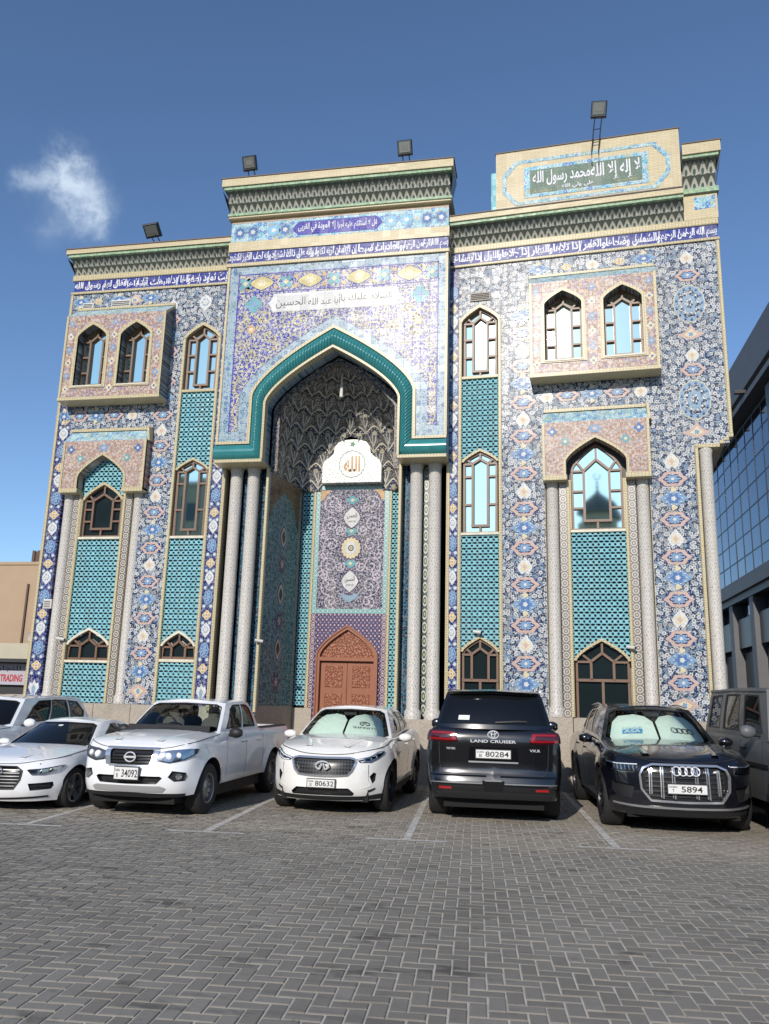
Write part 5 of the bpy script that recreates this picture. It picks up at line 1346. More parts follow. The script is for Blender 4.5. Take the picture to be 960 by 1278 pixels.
    # greenhouse ---------------------------------------------------------------
    def gh(s, t, h, off=0.):
        if abs(t) > 3: t = (abs(t)-6)*(1 if t > 0 else -1)
        g = s.p['gh']; sg = 1 if t >= 0 else -1; t = abs(t)
        def curve(k):
            xa, ya, xd, yd, xc, bow, xrc = k
            if t <= 1:
                e = t; return xc+(xa-xc)*e**2.2, ya*e
            if t <= 2: e = t-1; return xa+(xd-xa)*e, ya+(yd-ya)*e+.012*sin(pi*e)
            e = 3-t; return xrc+(xd-xrc)*e**2.4, yd*e
        bx, by = curve(g['base']); tx, ty = curve(g['top'])
        zb = g.get('zbase') and interp(g['zbase'], t) or s.zt(min(max(bx, 0), s.p['L']))-.012
        zt = interp(g['ztop'], t)
        # rounded roof edge: pull the top in and over
        hh = h; b = g.get('bulge', .03)*sin(pi*min(1, max(0, h)))
        x = bx+(tx-bx)*hh; y = by+(ty-by)*hh; z = zb+(zt-zb)*hh
        # outward direction in plan
        F_, S_, B_ = Vector((-.85, .2*min(t, 1), .5)), Vector((0, 1, .25)), Vector((1, .2, .35))
        k1 = min(1., max(0., (t-.78)/.44)); k1 = k1*k1*(3-2*k1); k2 = min(1., max(0., (t-1.78)/.44)); k2 = k2*k2*(3-2*k2)
        n = F_*(1-k1)+S_*(k1*(1-k2))+B_*k2
        b *= 1-.75*max(0., 1-abs(t-1)/.2, 1-abs(t-2)/.2)
        n.normalize(); x += n.x*(b+off); y += n.y*(b+off); z += n.z*(b*.3+off)
        return (x, sg*y, z)
    def cabin(s, wins, roof_crown=.03, spc=.09, mat=None, roof_mat=None, flatroof=False):
        outer = [(-3, 0), (3, 0), (3, 1), (-3, 1)]; outer = subdiv([(-3, 0), (-2, 0), (-1, 0), (0, 0), (1, 0), (2, 0), (3, 0), (3, 1), (2, 1), (1, 1), (0, 1), (-1, 1), (-2, 1), (-3, 1)], .1)
        holes = [w for w in wins]
        ribs = [[(q, .004), (q, .996)] for q in (-2, -1, 1, 2)]+[[(q, .004), (q, .04)] for q in (-2.04, -1.96, -1.04, -.96, .96, 1.04, 1.96, 2.04)]
        V, F, _ = cdt(outer, holes, spc*.8, ribs); mb = MB(); mb.add([s.gh(a, h) for a, h in V], F)
        s.obj(mb, 'pillars', mat or s.mat, sharp=30)
        rows = []; ts = [i/10 for i in range(31)]; K = 12
        for t_ in ts:
            x, y, z = s.gh(t_, 1.); row = []
            for j in range(K+1):
                q = 2*j/K-1; row.append((x, y*q, z+roof_crown*(1-abs(q)**(2.6 if not flatroof else 8))*min(1, y/.3)*min(1., t_/.6+.25)*min(1., (3-t_)/.6+.25)))
            rows.append(row)
        mb = MB(); mb.grid(rows); s.roof = s.obj(mb, 'roof', roof_mat or s.mat, sharp=50)
    def glass(s, poly, mat='tint_glass', name='window', off=-.012, frame='black_plastic', fw=.012):
        o = s.patch(name, poly, off, mat, None, .12, 0, s.gh)
        if frame:
            lp = subdiv(poly, .06); n = len(lp); c = (sum(q[0] for q in lp)/n, sum(q[1] for q in lp)/n); rows = []
            for a, h in lp:
                k = Vector((c[0]-a, c[1]-h)); 
                kx = .018*(1 if k.x > 0 else -1) if abs(k.x) > .02 else 0; kz = .035*(1 if k.y > 0 else -1) if abs(k.y) > .02 else 0
                rows.append([s.gh(a, h, .002), s.gh(a+kx, h+kz, -.004)])
            mb = MB(); mb.grid(rows, closeu=True); s.obj(mb, 'window_seal', frame, o)
        return o
    def wheels(s, y, style='multi', rim='rim_silver', wid=.25, spokes=5, rr=.66):
        R = s.p['R']; r = R*rr
        # local: axle along y, outside at +y
        tm = MB(); pr = [(r*.97, -wid/2), (R*.90, -wid/2-.004), (R*.97, -wid*.44), (R, -wid*.30), (R, wid*.30), (R*.97, wid*.44), (R*.90, wid/2+.004), (r*1.02, wid/2), (r*.97, wid*.46)]
        n = 40; tm.grid([[(q*cos(2*pi*j/n), yy, q*sin(2*pi*j/n)) for j in range(n)] for q, yy in pr], closev=True)
        rm = MB(); pr = [(r*1.03, wid*.47), (r*.99, wid*.50), (r*.93, wid*.47), (r*.90, wid*.25), (r*.90, -wid*.3)]
        rm.grid([[(q*cos(2*pi*j/n), yy, q*sin(2*pi*j/n)) for j in range(n)] for q, yy in pr], closev=True)
        yo = wid*.40
        if style == 'steel':
            rm.grid([[(q*cos(2*pi*j/n), yy, q*sin(2*pi*j/n)) for j in range(n)] for q, yy in ((r*.92, .05), (r*.75, .09), (r*.5, .075), (r*.32, .10), (r*.1, .105), (0.001, .105))], closev=True)
            for k in range(10):
                a = 2*pi*k/10; rm.add([(r*(.62+.14*e)*cos(a+d), .093, r*(.62+.14*e)*sin(a+d)) for e, d in ((0, -.10), (0, .10), (1, .08), (1, -.08))], [(0, 1, 2, 3)], 1)
        else:
            for k in range(spokes):
                for da in ((0,) if style == 'five' else (-.16, .16)):
                    a = 2*pi*k/spokes+.3; c, d = cos(a), sin(a); P = []
                    for q, hw_, yy in ((r*.14, .035, yo-.02), (r*.5, .028 if style != 'five' else .045, yo-.012), (r*.93, .020 if style != 'five' else .05, yo+.002)):
                        aa = a+da*(q/r); cx, cz = q*cos(aa), q*sin(aa); tx, tz = -sin(aa), cos(aa)
                        P.append([(cx+tx*hw_, yy-.04, cz+tz*hw_), (cx+tx*hw_*.8, yy, cz+tz*hw_*.8), (cx-tx*hw_*.8, yy, cz-tz*hw_*.8), (cx-tx*hw_, yy-.04, cz-tz*hw_)])
                    rm.grid(P)
            rm.lathe([(0.001, yo), (r*.16, yo), (r*.19, yo-.02), (r*.19, yo-.05)], 0, 0, 16, axis='y')
        hub = MB(); hub.lathe([(0.001, .0), (r*.62, .0), (r*.62, -.03), (r*.3, -.05)], 0, 0, 20, axis='y'); hub.lathe([(0.001, -.02), (r*.93, -.02)], 0, 0, 20, axis='y', m=1)
        th = s.obj(tm, 'tyre', 'tyre_rubber'); rh = s.obj(rm, 'rim', [rim, 'rim_dark']); hh = s.obj(hub, 'wheel', ['rim_steel', 'underbody'])
        tme, rme, hme = th.data, rh.data, hh.data
        for o in (th, rh, hh): bpy.data.objects.remove(o)
        for xw in s.p['wheels']:
            for sg in (1, -1):
                M = Matrix.Translation((xw, sg*y, R)) @ Matrix.Rotation(0 if sg > 0 else pi, 4, 'Z')
                w = link('wheel', hme, s.root, M); link('tyre', tme, w); link('rim', rme, w)
    def under(s):
        sp = s.p; mb = MB(); mb.box(.25, sp['L']-.22, -sp['w']+.26, sp['w']-.26, .20, .75); s.obj(mb, 'underbody', 'underbody', smooth=False)
        mb = MB(); mb.box(sp['wheels'][0]+.5, sp['wheels'][1]-.5, -sp['w']+.10, sp['w']-.10, .22, .6); s.obj(mb, 'sill', 'black_plastic', smooth=False)
    def plate(s, z, number, code, w=.40, h=.105, a=0., front=True, off=.02, city='DUBAI'):
        """number plate on the front or the tail"""
        x, y, _ = s.skin(0.0 if front else s.smax, z, off)
        M = Matrix.Translation((x, a, z)) @ Matrix.Rotation(-pi/2 if front else pi/2, 4, 'Z')
        mb = MB(); mb.cbox(-w/2-.012, w/2+.012, -.006, .03, -h/2-.012, h/2+.012, .004); fr = mb.build('plate_frame', 'plate_frame', s.root, M)
        mb = MB(); mb.cbox(-w/2, w/2, -.012, 0, -h/2, h/2, .003); pl = mb.build('number_plate', 'plate_white', fr)
        text_obj('plate_number', number, 'plate_ink', pl, T(.055, -.0135, 0), w*.135*len(number), h*.66, .012)
        text_obj('plate_city', city, 'plate_ink', pl, T(-w*.37, -.0135, h*.25), w*.2, h*.22, .01); text_obj('plate_code', code, 'plate_ink', pl, T(-w*.37, -.0135, -h*.18), .016*len(code)+.01, h*.34, .01)
    def mirror(s, x, y, z, mat, sg, l=.13, w=.22, h=.15):
        mb = MB(); rows = []
        for i in range(9):
            u_ = i/8; k = sin(pi*(.08+.84*u_))**.5
            rows.append([(x+l*.5*k*cos(2*pi*j/12)*(1 if cos(2*pi*j/12) < 0 else .55), sg*(y+w*(u_)), z+h*.5*k*abs(sin(2*pi*j/12))**.7*(1 if sin(2*pi*j/12) > 0 else -1)) for j in range(12)])
        mb.grid(rows, closev=True, flip=sg > 0); mb.add(rows[-1], [tuple(range(12))]); mb.add(rows[0], [tuple(range(12))])
        o = s.obj(mb, 'mirror', mat, sharp=60)
        mb = MB(); mb.tube([(x+.03, sg*(y-.08), z-.05), (x+.02, sg*(y+.05), z-.045)], .022, 8); s.obj(mb, 'mirror_arm', 'black_plastic', o)
        return o
    def handle(s, x, z, sg, mat):
        a = sg*(x+s.sx0); p0 = Vector(s.skin(a-sg*.10, z, .0)); p1 = Vector(s.skin(a-sg*.08, z, .028)); p2 = Vector(s.skin(a+sg*.08, z, .028)); p3 = Vector(s.skin(a+sg*.10, z, 0))
        mb = MB(); mb.tube([p0, p1, p2, p3], .013, 8); return s.obj(mb, 'door_handle', mat)
    def seams(s, xs, z0, z1, sg, belt=None):
        for x in xs: s.line('door_seam', [(sg*(x+s.sx0), z0), (sg*(x+s.sx0), z1)], .007, .0015, 'seam', depth=.004, sp=.1)
    def interior(s, x0, x1, zb, seats='seat_grey', wheel_y=.36, rows=((.55, 1.0), (1.35, 1.0))):
        mb = MB(); w = s.p['w']; mb.grid([[(x0-.35+.02*j, -w*.78+w*1.56*i/10, zb+.02+.05*sin(pi*i/10)*0+.05*j) for j in range(3)] + [(x0+.12, -w*.78+w*1.56*i/10, zb+.08), (x0+.2, -w*.78+w*1.56*i/10, zb-.05)] for i in range(11)])
        s.obj(mb, 'dashboard', 'cloth_dark')
        mb = MB(); n = 24; R = .185; c = Vector((x0+.36, wheel_y, zb+.10)); ax = Vector((0, 1, 0)); up = Vector((-.42, 0, .9)).normalized()
        mb.tube([c+ax*(R*cos(2*pi*j/n))+up*(R*sin(2*pi*j/n)) for j in range(n+1)], .016, 8, caps=False); mb.tube([c-ax*R*.95, c+ax*R*.95], .02, 8); mb.tube([c, c-up*R*.95], .02, 8); s.obj(mb, 'steering_wheel', 'cloth_dark')
        for dx, hgt in rows:
            for sy in (-1, 1):
                mb = MB(); xs = x0+dx; y0 = sy*w*.40; hw = .23; P = []
                for z, k, dxx in ((zb-.35, 1., 0), (zb-.02, 1., .06), (zb+.17, .86, .11), (zb+.22, .6, .12), (zb+.225, .45, .125), (zb+.24, .46, .13), (zb+.37, .44, .15), (zb+.42, .30, .16)):
                    P.append([(xs+dxx+.07*cos(2*pi*j/12), y0+hw*k*sin(2*pi*j/12), z) for j in range(12)])
                mb.grid(P, closev=True); mb.add(P[-1], [tuple(range(12))]); s.obj(mb, 'seat', seats)
def ring(car, name, c, rx, rz, wire, mat, parent=None, fn=None, off=.02, n=28, a0=0, a1=2*pi):
    """emblem ring lying on the skin"""
    fn = fn or car.skin; pts = [fn(c[0]+rx*cos(a0+(a1-a0)*i/n), c[1]+rz*sin(a0+(a1-a0)*i/n), off) for i in range(n+1)]
    mb = MB(); mb.tube(pts, wire, 6, caps=False); return car.obj(mb, name, mat, parent)
def nose_out(x, y, rot=0., sc=1., sz=1.): return Matrix.Translation((x, y, GZ)) @ Matrix.Rotation(pi/2+STALL+radians(rot), 4, 'Z') @ Matrix.Diagonal((sc, sc, sc*sz, 1))
def tail_out(x, y, L, rot=0., sc=1.):
    """x, y: middle of the tail on the ground"""
    a = -pi/2+STALL+radians(rot); return Matrix.Translation((x-cos(a)*L*sc, y-sin(a)*L*sc, GZ)) @ Matrix.Rotation(a, 4, 'Z') @ Matrix.Diagonal((sc, sc, sc, 1))
PARKED = 'cars parked in front of the mosque'
def mirror_poly(p): return p+[(-a, z) for a, z in reversed(p)]
def qstrip(c, pts, **k): return c

# ---- white pickup -----------------------------------------------------------
sp = dict(L=5.2, w=.93, xf=.62, nf=2.7, xr=.18, nr=5, R=.385, RA=.47, wheels=(.92, 4.07), paint='paint_white', flare=.035, shoulder=.06,
          ztop=[(0, 1.00), (.12, 1.06), (.35, 1.11), (1.3, 1.19), (1.8, 1.22), (3.4, 1.235), (3.5, 1.22), (5.2, 1.24)], zbot=[(0, .30), (.5, .34), (1.2, .40), (4.2, .42), (5.2, .48)],
          front=[(.28, .10), (.40, .02), (.55, .0), (.66, .015), (.80, .05), (1.0, .085), (1.1, .11)], side=[(.3, .08), (.45, .03), (.62, .01), (.85, .0), (1.0, .012), (1.25, .03)], rear=[(.4, .0), (1.3, .0)],
          gh=dict(base=(1.50, .82, 3.42, .83, 1.12, 0, 3.45), top=(2.10, .66, 3.22, .66, 1.98, 0, 3.26), ztop=[(0, 1.70), (.8, 1.69), (1, 1.675), (1.3, 1.705), (1.7, 1.71), (2, 1.68), (3, 1.70)], bulge=.035))
c = Car('pickup_truck', sp, nose_out(-5.86, -6.72, -4.6, .965), 'white double cab pickup truck with black mirrors and a chrome grille', PARKED, 'pickup')
gr = mirror_poly([(.0, .985), (.36, .985), (.40, .97), (.35, .775), (.31, .765), (0, .76)]); lo = mirror_poly([(0, .61), (.50, .61), (.54, .585), (.46, .50), (0, .49)])
fog = [(.62, .60), (.68, .69), (.90, .665), (.94, .60), (.90, .545), (.72, .535)]; fogm = [(-a, z) for a, z in fog][::-1]
c.shell([gr, lo, fog, fogm]); c.under()
c.hood_gap(1.4); c.deck('hood', 0, c.s_of_x(1.62), lambda x: .02+.03*min(1, x/.8), 'paint_white'); c.deck('cabin_floor', c.s_of_x(1.62), c.s_of_x(3.45), 0., 'cloth_dark', None, -.03)
c.deck('load_bed', c.s_of_x(3.46), c.smax, 0., 'underbody', None, -.12)
for sg in (1, -1): c.line('bed_rail', [(sg*(3.5+c.sx0), 1.235), (sg*(5.1+c.sx0), 1.245)], .035, .004, 'black_plastic', depth=.05)
g = c.recess('grille', gr, .05, 'lamp_black', None, 'chrome')
for z in (.80, .845, .89, .935): c.line('grille_bar', [(-.33, z), (.33, z)], .020, -.012, 'lamp_black' if z != .89 else 'rim_dark', g, depth=.03)
c.both('grille_chrome', [(.345, .985), (.46, .975), (.40, .765), (.315, .755), (.365, .96)], .014, 'chrome'); c.line('grille_bar', [(-.34, .752), (.34, .752)], .022, .012, 'chrome')
c.line('hood_lip', [(-.45, 1.005), (.45, 1.005)], .03, .010, 'chrome')
mb = MB(); P0 = Vector(c.skin(0, .875, .022)); n = 28
mb.tube([P0+Vector((0, .085*cos(2*pi*i/n), .068*sin(2*pi*i/n))) for i in range(n+1)], .011, 6, caps=False); mb.box(P0.x-.012, P0.x+.01, -.098, .098, P0.z-.014, P0.z+.014); c.obj(mb, 'emblem', 'bright_badge')
for hl in c.both('headlight', [(.475, .955), (.42, .83), (.62, .80), (.86, .845), (1.10, .945), (1.16, 1.005), (.95, 1.01), (.62, .985)], .010, 'lamp_silver'): pass
for sg in (1, -1):
    for a, z, r_ in ((.60, .895, .055), (.76, .91, .045)):
        mb = MB(); C0 = Vector(c.skin(sg*a, z, .012)); mb.lathe([(.001, -.014), (r_*.5, -.012), (r_, .004)], C0.y, C0.z, 18, axis='x'); mb.v = [(C0.x+vx, vy, vz) for vx, vy, vz in mb.v]; c.obj(mb, 'lamp_bowl', 'lens_glass' if 0 else 'led_white')
    c.line('lamp_strip', [(sg*.46, .835), (sg*.62, .812), (sg*.86, .856), (sg*1.08, .948)], .014, .016, 'lamp_black', depth=.006)
    c.patch('headlight_lens', [(sg*a, z) for a, z in [(.475, .955), (.42, .83), (.62, .80), (.86, .845), (1.10, .945), (1.16, 1.005), (.95, 1.01), (.62, .985)]], .020, 'lens_glass', depth=.01)
    c.patch('turn_signal', [(sg*a, z) for a, z in [(.88, .87), (1.06, .94), (1.10, .985), (.95, .985)]], .014, 'lamp_silver', depth=.004)
li = c.recess('intake', lo, .08, 'lamp_black')
for f_ in (fog, fogm):
    fr = c.recess('fog_recess', f_, .05, 'black_plastic', None, 'satin_chrome'); cx = sum(a for a, z in f_)/6; C0 = c.skin(cx, .605, -.03); mb = MB(); mb.lathe([(.001, -.02), (.045, -.015), (.05, .01)], C0[1], C0[2], 16, axis='x'); mb.v = [(C0[0]+vx, vy, vz) for vx, vy, vz in mb.v]; c.obj(mb, 'fog_lamp', 'lamp_silver', fr)
c.patch('skid_plate', mirror_poly([(0, .47), (.52, .47), (.60, .44), (.56, .385), (0, .375)]), .012, 'silver_plastic')
c.patch('lower_lip', mirror_poly([(0, .372), (.8, .36), (.95, .36), (.95, .31), (0, .30)]), .004, 'black_plastic')
c.plate(.645, '34092', 'B', .38, .17, 0., True, .045)
ws = mirror_poly([(0, .95), (.80, .93), (.93, .86), (.95, .08), (.85, .05), (0, .05)])
def side_wins(sg, list_): return [[(sg*a, h) for a, h in w] for w in list_]
sw = [[(1.12, .09), (1.50, .09), (1.50, .90), (1.22, .90), (1.14, .78)], [(1.545, .09), (1.90, .09), (1.90, .80), (1.80, .90), (1.545, .90)]]
rw_ = [[(2.2, .12), (2.97, .12), (2.97, .88), (2.2, .88)]]
allw = [ws]+side_wins(1, sw+rw_)+side_wins(-1, sw+rw_)
c.cabin(allw, .035); c.glass(ws, 'clear_glass', 'windscreen')
for w in side_wins(1, sw)+side_wins(-1, sw): c.glass(w, 'smoke_glass')
for w in side_wins(1, rw_)+side_wins(-1, rw_): c.glass(w, 'clear_glass', 'rear_window')
c.interior(1.62, 3.4, 1.19)
for k in range(5): pass
P1 = c.gh(-.32, .14, -.06); mb = MB(); mb.box(P1[0], P1[0]+.01, P1[1]-.13, P1[1]+.10, P1[2]-.01, P1[2]+.075); pc_ = c.obj(mb, 'phone_number_card', 'paper', smooth=False)
text_obj('card_digits', '050 552', 'plate_ink', pc_, Matrix.Translation((P1[0]-.002, P1[1]-.015, P1[2]+.033)) @ Matrix.Rotation(-pi/2, 4, 'Z'), .19, .03, .01)
mb = MB(); P1 = c.gh(0, .86, -.05); mb.cbox(-.11, .11, -.02, .02, -.035, .035, .008); mb.build('rear_view_mirror', 'black_plastic', c.root, Matrix.Translation(P1) @ Matrix.Rotation(-pi/2, 4, 'Z'))
for sg in (1, -1):
    c.mirror(1.72, .92, 1.20, 'black_plastic', sg, .16, .22, .17)
    c.handle(2.42, 1.03, sg, 'chrome'); c.handle(3.22, 1.03, sg, 'chrome'); c.seams((1.66, 2.56, 3.46), .45, 1.20, sg)
    c.line('door_sill', [(sg*(1.5+c.sx0), .46), (sg*(3.5+c.sx0), .47)], .05, .006, 'paint_white')
    c.patch('tail_light', [(sg*(5.02+c.sx0), .9), (sg*(5.16+c.sx0), .9), (sg*(5.17+c.sx0), 1.2), (sg*(5.06+c.sx0), 1.2)], .012, 'tail_red')
c.wheels(.80, 'steel', 'rim_steel', .26, rr=.58)

c.ridges(lambda x: .02+.03*min(1, x/.8), .34, .60, .25, 1.45, .010); c.flank(1.55, 1.06, 3.4, 1.09)

# ---- white crossover --------------------------------------------------------
sp = dict(L=4.69, w=.95, xf=.95, nf=2.35, xr=.5, nr=3, R=.385, RA=.44, wheels=(.93, 3.73), paint='paint_pearl', flare=.03, shoulder=.07, arch_mat='black_plastic',
          ztop=[(0, .90), (.10, .945), (.3, .985), (.8, 1.045), (1.35, 1.10), (2.5, 1.13), (3.6, 1.19), (4.2, 1.20), (4.69, 1.10)], zbot=[(0, .22), (.8, .22), (1.5, .26), (3.4, .28), (4.69, .32)],
          front=[(.2, .09), (.28, .03), (.36, .0), (.5, .015), (.6, .02), (.75, .04), (.9, .10), (1.1, .2)], side=[(.25, .07), (.42, .02), (.6, .02), (.78, .0), (.9, .008), (1.2, .05)], rear=[(.3, .04), (.6, 0), (1.2, .08)],
          gh=dict(base=(1.52, .83, 4.25, .74, 1.12, 0, 4.45), top=(2.22, .60, 3.80, .55, 2.06, 0, 3.95), ztop=[(0, 1.595), (.8, 1.585), (1, 1.565), (1.4, 1.60), (2, 1.55), (3, 1.575)], bulge=.04))
c = Car('crossover', sp, nose_out(-3.30, -5.44, -4.0, 1.0), 'pearl white crossover with a mesh grille and a folded sunshade inside', PARKED, 'car')
gr = mirror_poly([(0, .85), (.44, .855), (.52, .84), (.545, .80), (.47, .66), (.40, .60), (.2, .585), (0, .58)])
lo = mirror_poly([(0, .41), (.42, .41), (.52, .335), (.50, .30), (0, .30)]); ven = [(.78, .58), (.86, .64), (.92, .62), (.90, .52), (.84, .47)]; venm = [(-a, z) for a, z in ven][::-1]
c.shell([gr, lo, ven, venm]); c.under(); c.hood_gap(1.4); c.deck('hood', 0, c.s_of_x(1.60), lambda x: .015+.05*min(1, x/.8), 'paint_pearl'); c.deck('cabin_floor', c.s_of_x(1.60), c.smax, 0., 'cloth_dark', None, -.03)
g = c.recess('grille', gr, .04, 'mesh_grille', None, 'gloss_black', uv=True)
c.line('grille_frame', gr, .030, .014, 'chrome', g, closed=True, depth=.03)
mb = MB(); P0 = Vector(c.skin(0, .735, .02))
for i in range(29):
    pass
mb.tube([P0+Vector((0, .105*cos(a), .062*sin(a))) for a in [-pi/2+.42+(2*pi-.84)*i/30 for i in range(31)]], .012, 6); 
for sg in (-1, 1): mb.tube([P0+Vector((0, sg*.043, -.056)), P0+Vector((0, sg*.012, .036))], .011, 6)
c.obj(mb, 'emblem', 'bright_badge')
hl = [(.545, .835), (.60, .79), (.80, .79), (.96, .85), (1.12, .93), (1.16, .955), (1.0, .945), (.78, .875)]
for sg in (1, -1):
    p_ = [(sg*a, z) for a, z in hl]; h_ = c.patch('headlight', p_, .008, 'lamp_black')
    c.line('lamp_strip', [(sg*.57, .826), (sg*.78, .862), (sg*1.0, .93), (sg*1.12, .945)], .014, .014, 'led_white', h_, depth=.006); c.line('lamp_strip', [(sg*.62, .802), (sg*.78, .803), (sg*.94, .855)], .016, .014, 'led_white', h_, depth=.006)
    for a, z in ((.68, .822), (.80, .838), (.91, .868)):
        mb = MB(); C0 = c.skin(sg*a, z, .010); mb.lathe([(.001, -.012), (.024, 0)], C0[1], C0[2], 12, axis='x'); mb.v = [(C0[0]+vx, vy, vz) for vx, vy, vz in mb.v]; c.obj(mb, 'lamp_bowl', 'lamp_silver', h_)
    c.patch('headlight_lens', p_, .018, 'lens_glass', h_, depth=.01)
    c.line('crease', [(sg*.60, .70), (sg*.80, .44), (sg*.62, .40)], .012, .004, 'paint_pearl', depth=.012)
    c.patch('fog_slot', [(sg*a, z) for a, z in [(.74, .375), (.90, .41), (.91, .39), (.78, .345)]], .004, 'lamp_black')
c.recess('intake', lo, .06, 'lamp_black')
for v_ in (ven, venm): c.recess('side_vent', v_, .05, 'lamp_black')
c.patch('lower_lip', mirror_poly([(0, .292), (.7, .292), (1.1, .32), (1.1, .235), (0, .225)]), .008, 'black_plastic')
c.plate(.475, '80632', 'DD', .43, .115, 0., True, .03)
ws = mirror_poly([(0, .95), (.82, .93), (.93, .86), (.95, .10), (.85, .05), (0, .05)])
sw = [[(1.10, .10), (1.45, .10), (1.47, .88), (1.26, .88), (1.16, .66)], [(1.485, .10), (1.75, .12), (1.78, .86), (1.50, .88)], [(1.79, .14), (1.95, .30), (1.88, .78), (1.82, .84)]]; rw_ = [[(2.12, .2), (2.97, .2), (2.97, .86), (2.15, .86)]]
c.cabin([ws]+side_wins(1, sw+rw_)+side_wins(-1, sw+rw_), .035); c.glass(ws, 'clear_glass', 'windscreen')
for w in side_wins(1, sw)+side_wins(-1, sw): c.glass(w, 'tint_glass', frame='satin_chrome')
for w in side_wins(1, rw_)+side_wins(-1, rw_): c.glass(w, 'tint_glass', 'rear_window')
def sunshade(c, halves, logo, logo_w, extra=None):
    """two rounded silver shields standing inside the windscreen"""
    for sg in (1, -1):
        poly = [(sg*(.02), .12), (sg*.20, .09), (sg*.82, .09), (sg*.88, .22), (sg*.86, .62), (sg*.74, .80), (sg*.40, .86), (sg*.16, .80), (sg*.03, .66)]
        o = c.patch('sunshade', poly, -.075, 'sunshade', sp=.06, depth=.006, fn=c.gh)
def on_gh(c, t, h, off):
    """frame on the windscreen: origin, x to the viewer's right, z up along the glass"""
    o = Vector(c.gh(t, h, off)); zx = (Vector(c.gh(t, h+.08, off))-Vector(c.gh(t, h-.08, off))).normalized(); xx = (Vector(c.gh(t-.08, h, off))-Vector(c.gh(t+.08, h, off))).normalized(); yy = zx.cross(xx)
    return Matrix(((xx.x, yy.x, zx.x, o.x), (xx.y, yy.y, zx.y, o.y), (xx.z, yy.z, zx.z, o.z), (0, 0, 0, 1)))
sunshade(c, 2, '', 0)
Mh = on_gh(c, -.45, .50, -.058); text_obj('sunshade_lettering', 'INFINITI', 'plate_frame', c.root, Mh @ Matrix.Translation((0, 0, -.09)), .38, .045, .0)
mb = MB(); mb.tube([Vector((.085*cos(a), 0, .05*sin(a)+.03)) for a in [-pi/2+.42+(2*pi-.84)*i/24 for i in range(25)]], .007, 5)
for sg in (-1, 1): mb.tube([(sg*.036, 0, -.016), (sg*.010, 0, .06)], .006, 5)
mb.build('sunshade_logo', 'plate_frame', c.root, Mh)
mb = MB(); P1 = c.gh(0, .84, -.05); mb.cbox(-.11, .11, -.02, .02, -.03, .03, .008); mb.build('rear_view_mirror', 'black_plastic', c.root, Matrix.Translation(P1) @ Matrix.Rotation(-pi/2, 4, 'Z'))
for sg in (1, -1):
    c.mirror(1.72, .93, 1.12, 'paint_pearl', sg, .15, .20, .14); c.handle(2.50, .98, sg, 'paint_pearl'); c.handle(3.38, 1.02, sg, 'paint_pearl'); c.seams((1.62, 2.66, 3.55), .4, 1.10, sg)
    c.line('sill_trim', [(sg*(1.42+c.sx0), .32), (sg*(3.24+c.sx0), .33)], .10, .004, 'black_plastic', sp=.1); c.line('wiper', [(sg*.1, .03), (sg*.6, .06)], .02, .02, 'black_plastic', fn=c.gh)
c.wheels(.82, 'twin', 'rim_dark', .24, 5, .70)

c.ridges(lambda x: .015+.05*min(1, x/.8), .30, .62, .30, 1.45, .012); c.flank(1.5, .86, 3.3, .98, .010); c.flank(1.5, .44, 3.2, .48, .010)

# ---- black 4x4, tail to the lane -------------------------------------------
sp = dict(L=4.75, w=.985, xf=.6, nf=2.8, xr=.36, nr=4.2, R=.405, RA=.47, wheels=(.88, 3.73), paint='paint_black', flare=.03, shoulder=.05,
          ztop=[(0, 1.1), (1.2, 1.25), (4.4, 1.33), (4.75, 1.33)], zbot=[(0, .35), (1.2, .36), (4, .36), (4.75, .34)],
          front=[(.3, .05), (1.2, .05)], side=[(.3, .09), (.5, .03), (.7, .0), (1.0, .0), (1.2, .02), (1.35, .05)], rear=[(.32, .06), (.42, .0), (.62, .0), (.68, .05), (.8, .07), (1.0, .075), (1.15, .08), (1.33, .10)],
          gh=dict(base=(1.6, .87, 4.52, .86, 1.2, 0, 4.66), top=(2.1, .72, 4.30, .70, 2.0, 0, 4.42), ztop=[(0, 1.84), (1, 1.82), (1.5, 1.87), (2, 1.84), (3, 1.865)], bulge=.03))
c = Car('four_by_four', sp, tail_out(-.68, -5.40, 4.75, -1.6, 1.03), 'black four-wheel-drive wagon backed out with red tail lights and tailgate lettering', PARKED, 'car')
c.shell([]); c.under(); c.deck('hood', 0, c.smax, .02, 'paint_black'); S = c.smax
R_ = lambda pts: [(S-a, z) for a, z in pts]          # a metres from the middle of the tail
for sg in (1, -1):
    q = (lambda a: S-a) if sg > 0 else (lambda a: -(S-a))
    tl = c.patch('tail_light', [(q(a), z) for a, z in [(.56, 1.275), (.52, 1.135), (.62, 1.12), (1.04, 1.135), (1.08, 1.20), (1.06, 1.29), (.80, 1.287)]], .020, 'tail_dark', depth=.03)
    c.patch('tail_bar', [(q(a), z) for a, z in [(.575, 1.262), (.54, 1.152), (.70, 1.148), (.96, 1.158), (.97, 1.178), (.72, 1.17), (.60, 1.178), (.62, 1.236), (.96, 1.240), (.96, 1.264)]], .027, 'tail_red', tl, depth=.006)
    c.patch('reflector', [(q(a), z) for a, z in [(.60, .47), (.60, .50), (.78, .505), (.79, .47)]], .012, 'tail_red')
    c.line('bumper_trim', [(q(.92), .56), (q(.16), .56)], .016, .012, 'rim_steel', depth=.012)
    c.line('tailgate_seam', [(q(.84), 1.32), (q(.80), .80), (q(.74), .685)], .009, .002, 'seam', depth=.006)
    c.line('spoiler_edge', [(q(.95), .66), (q(.1), .66)], .02, .006, 'gloss_black', depth=.01)
c.line('tailgate_seam', [(S-.74, .685), (S+.74, .685)], .010, .002, 'seam', depth=.006)
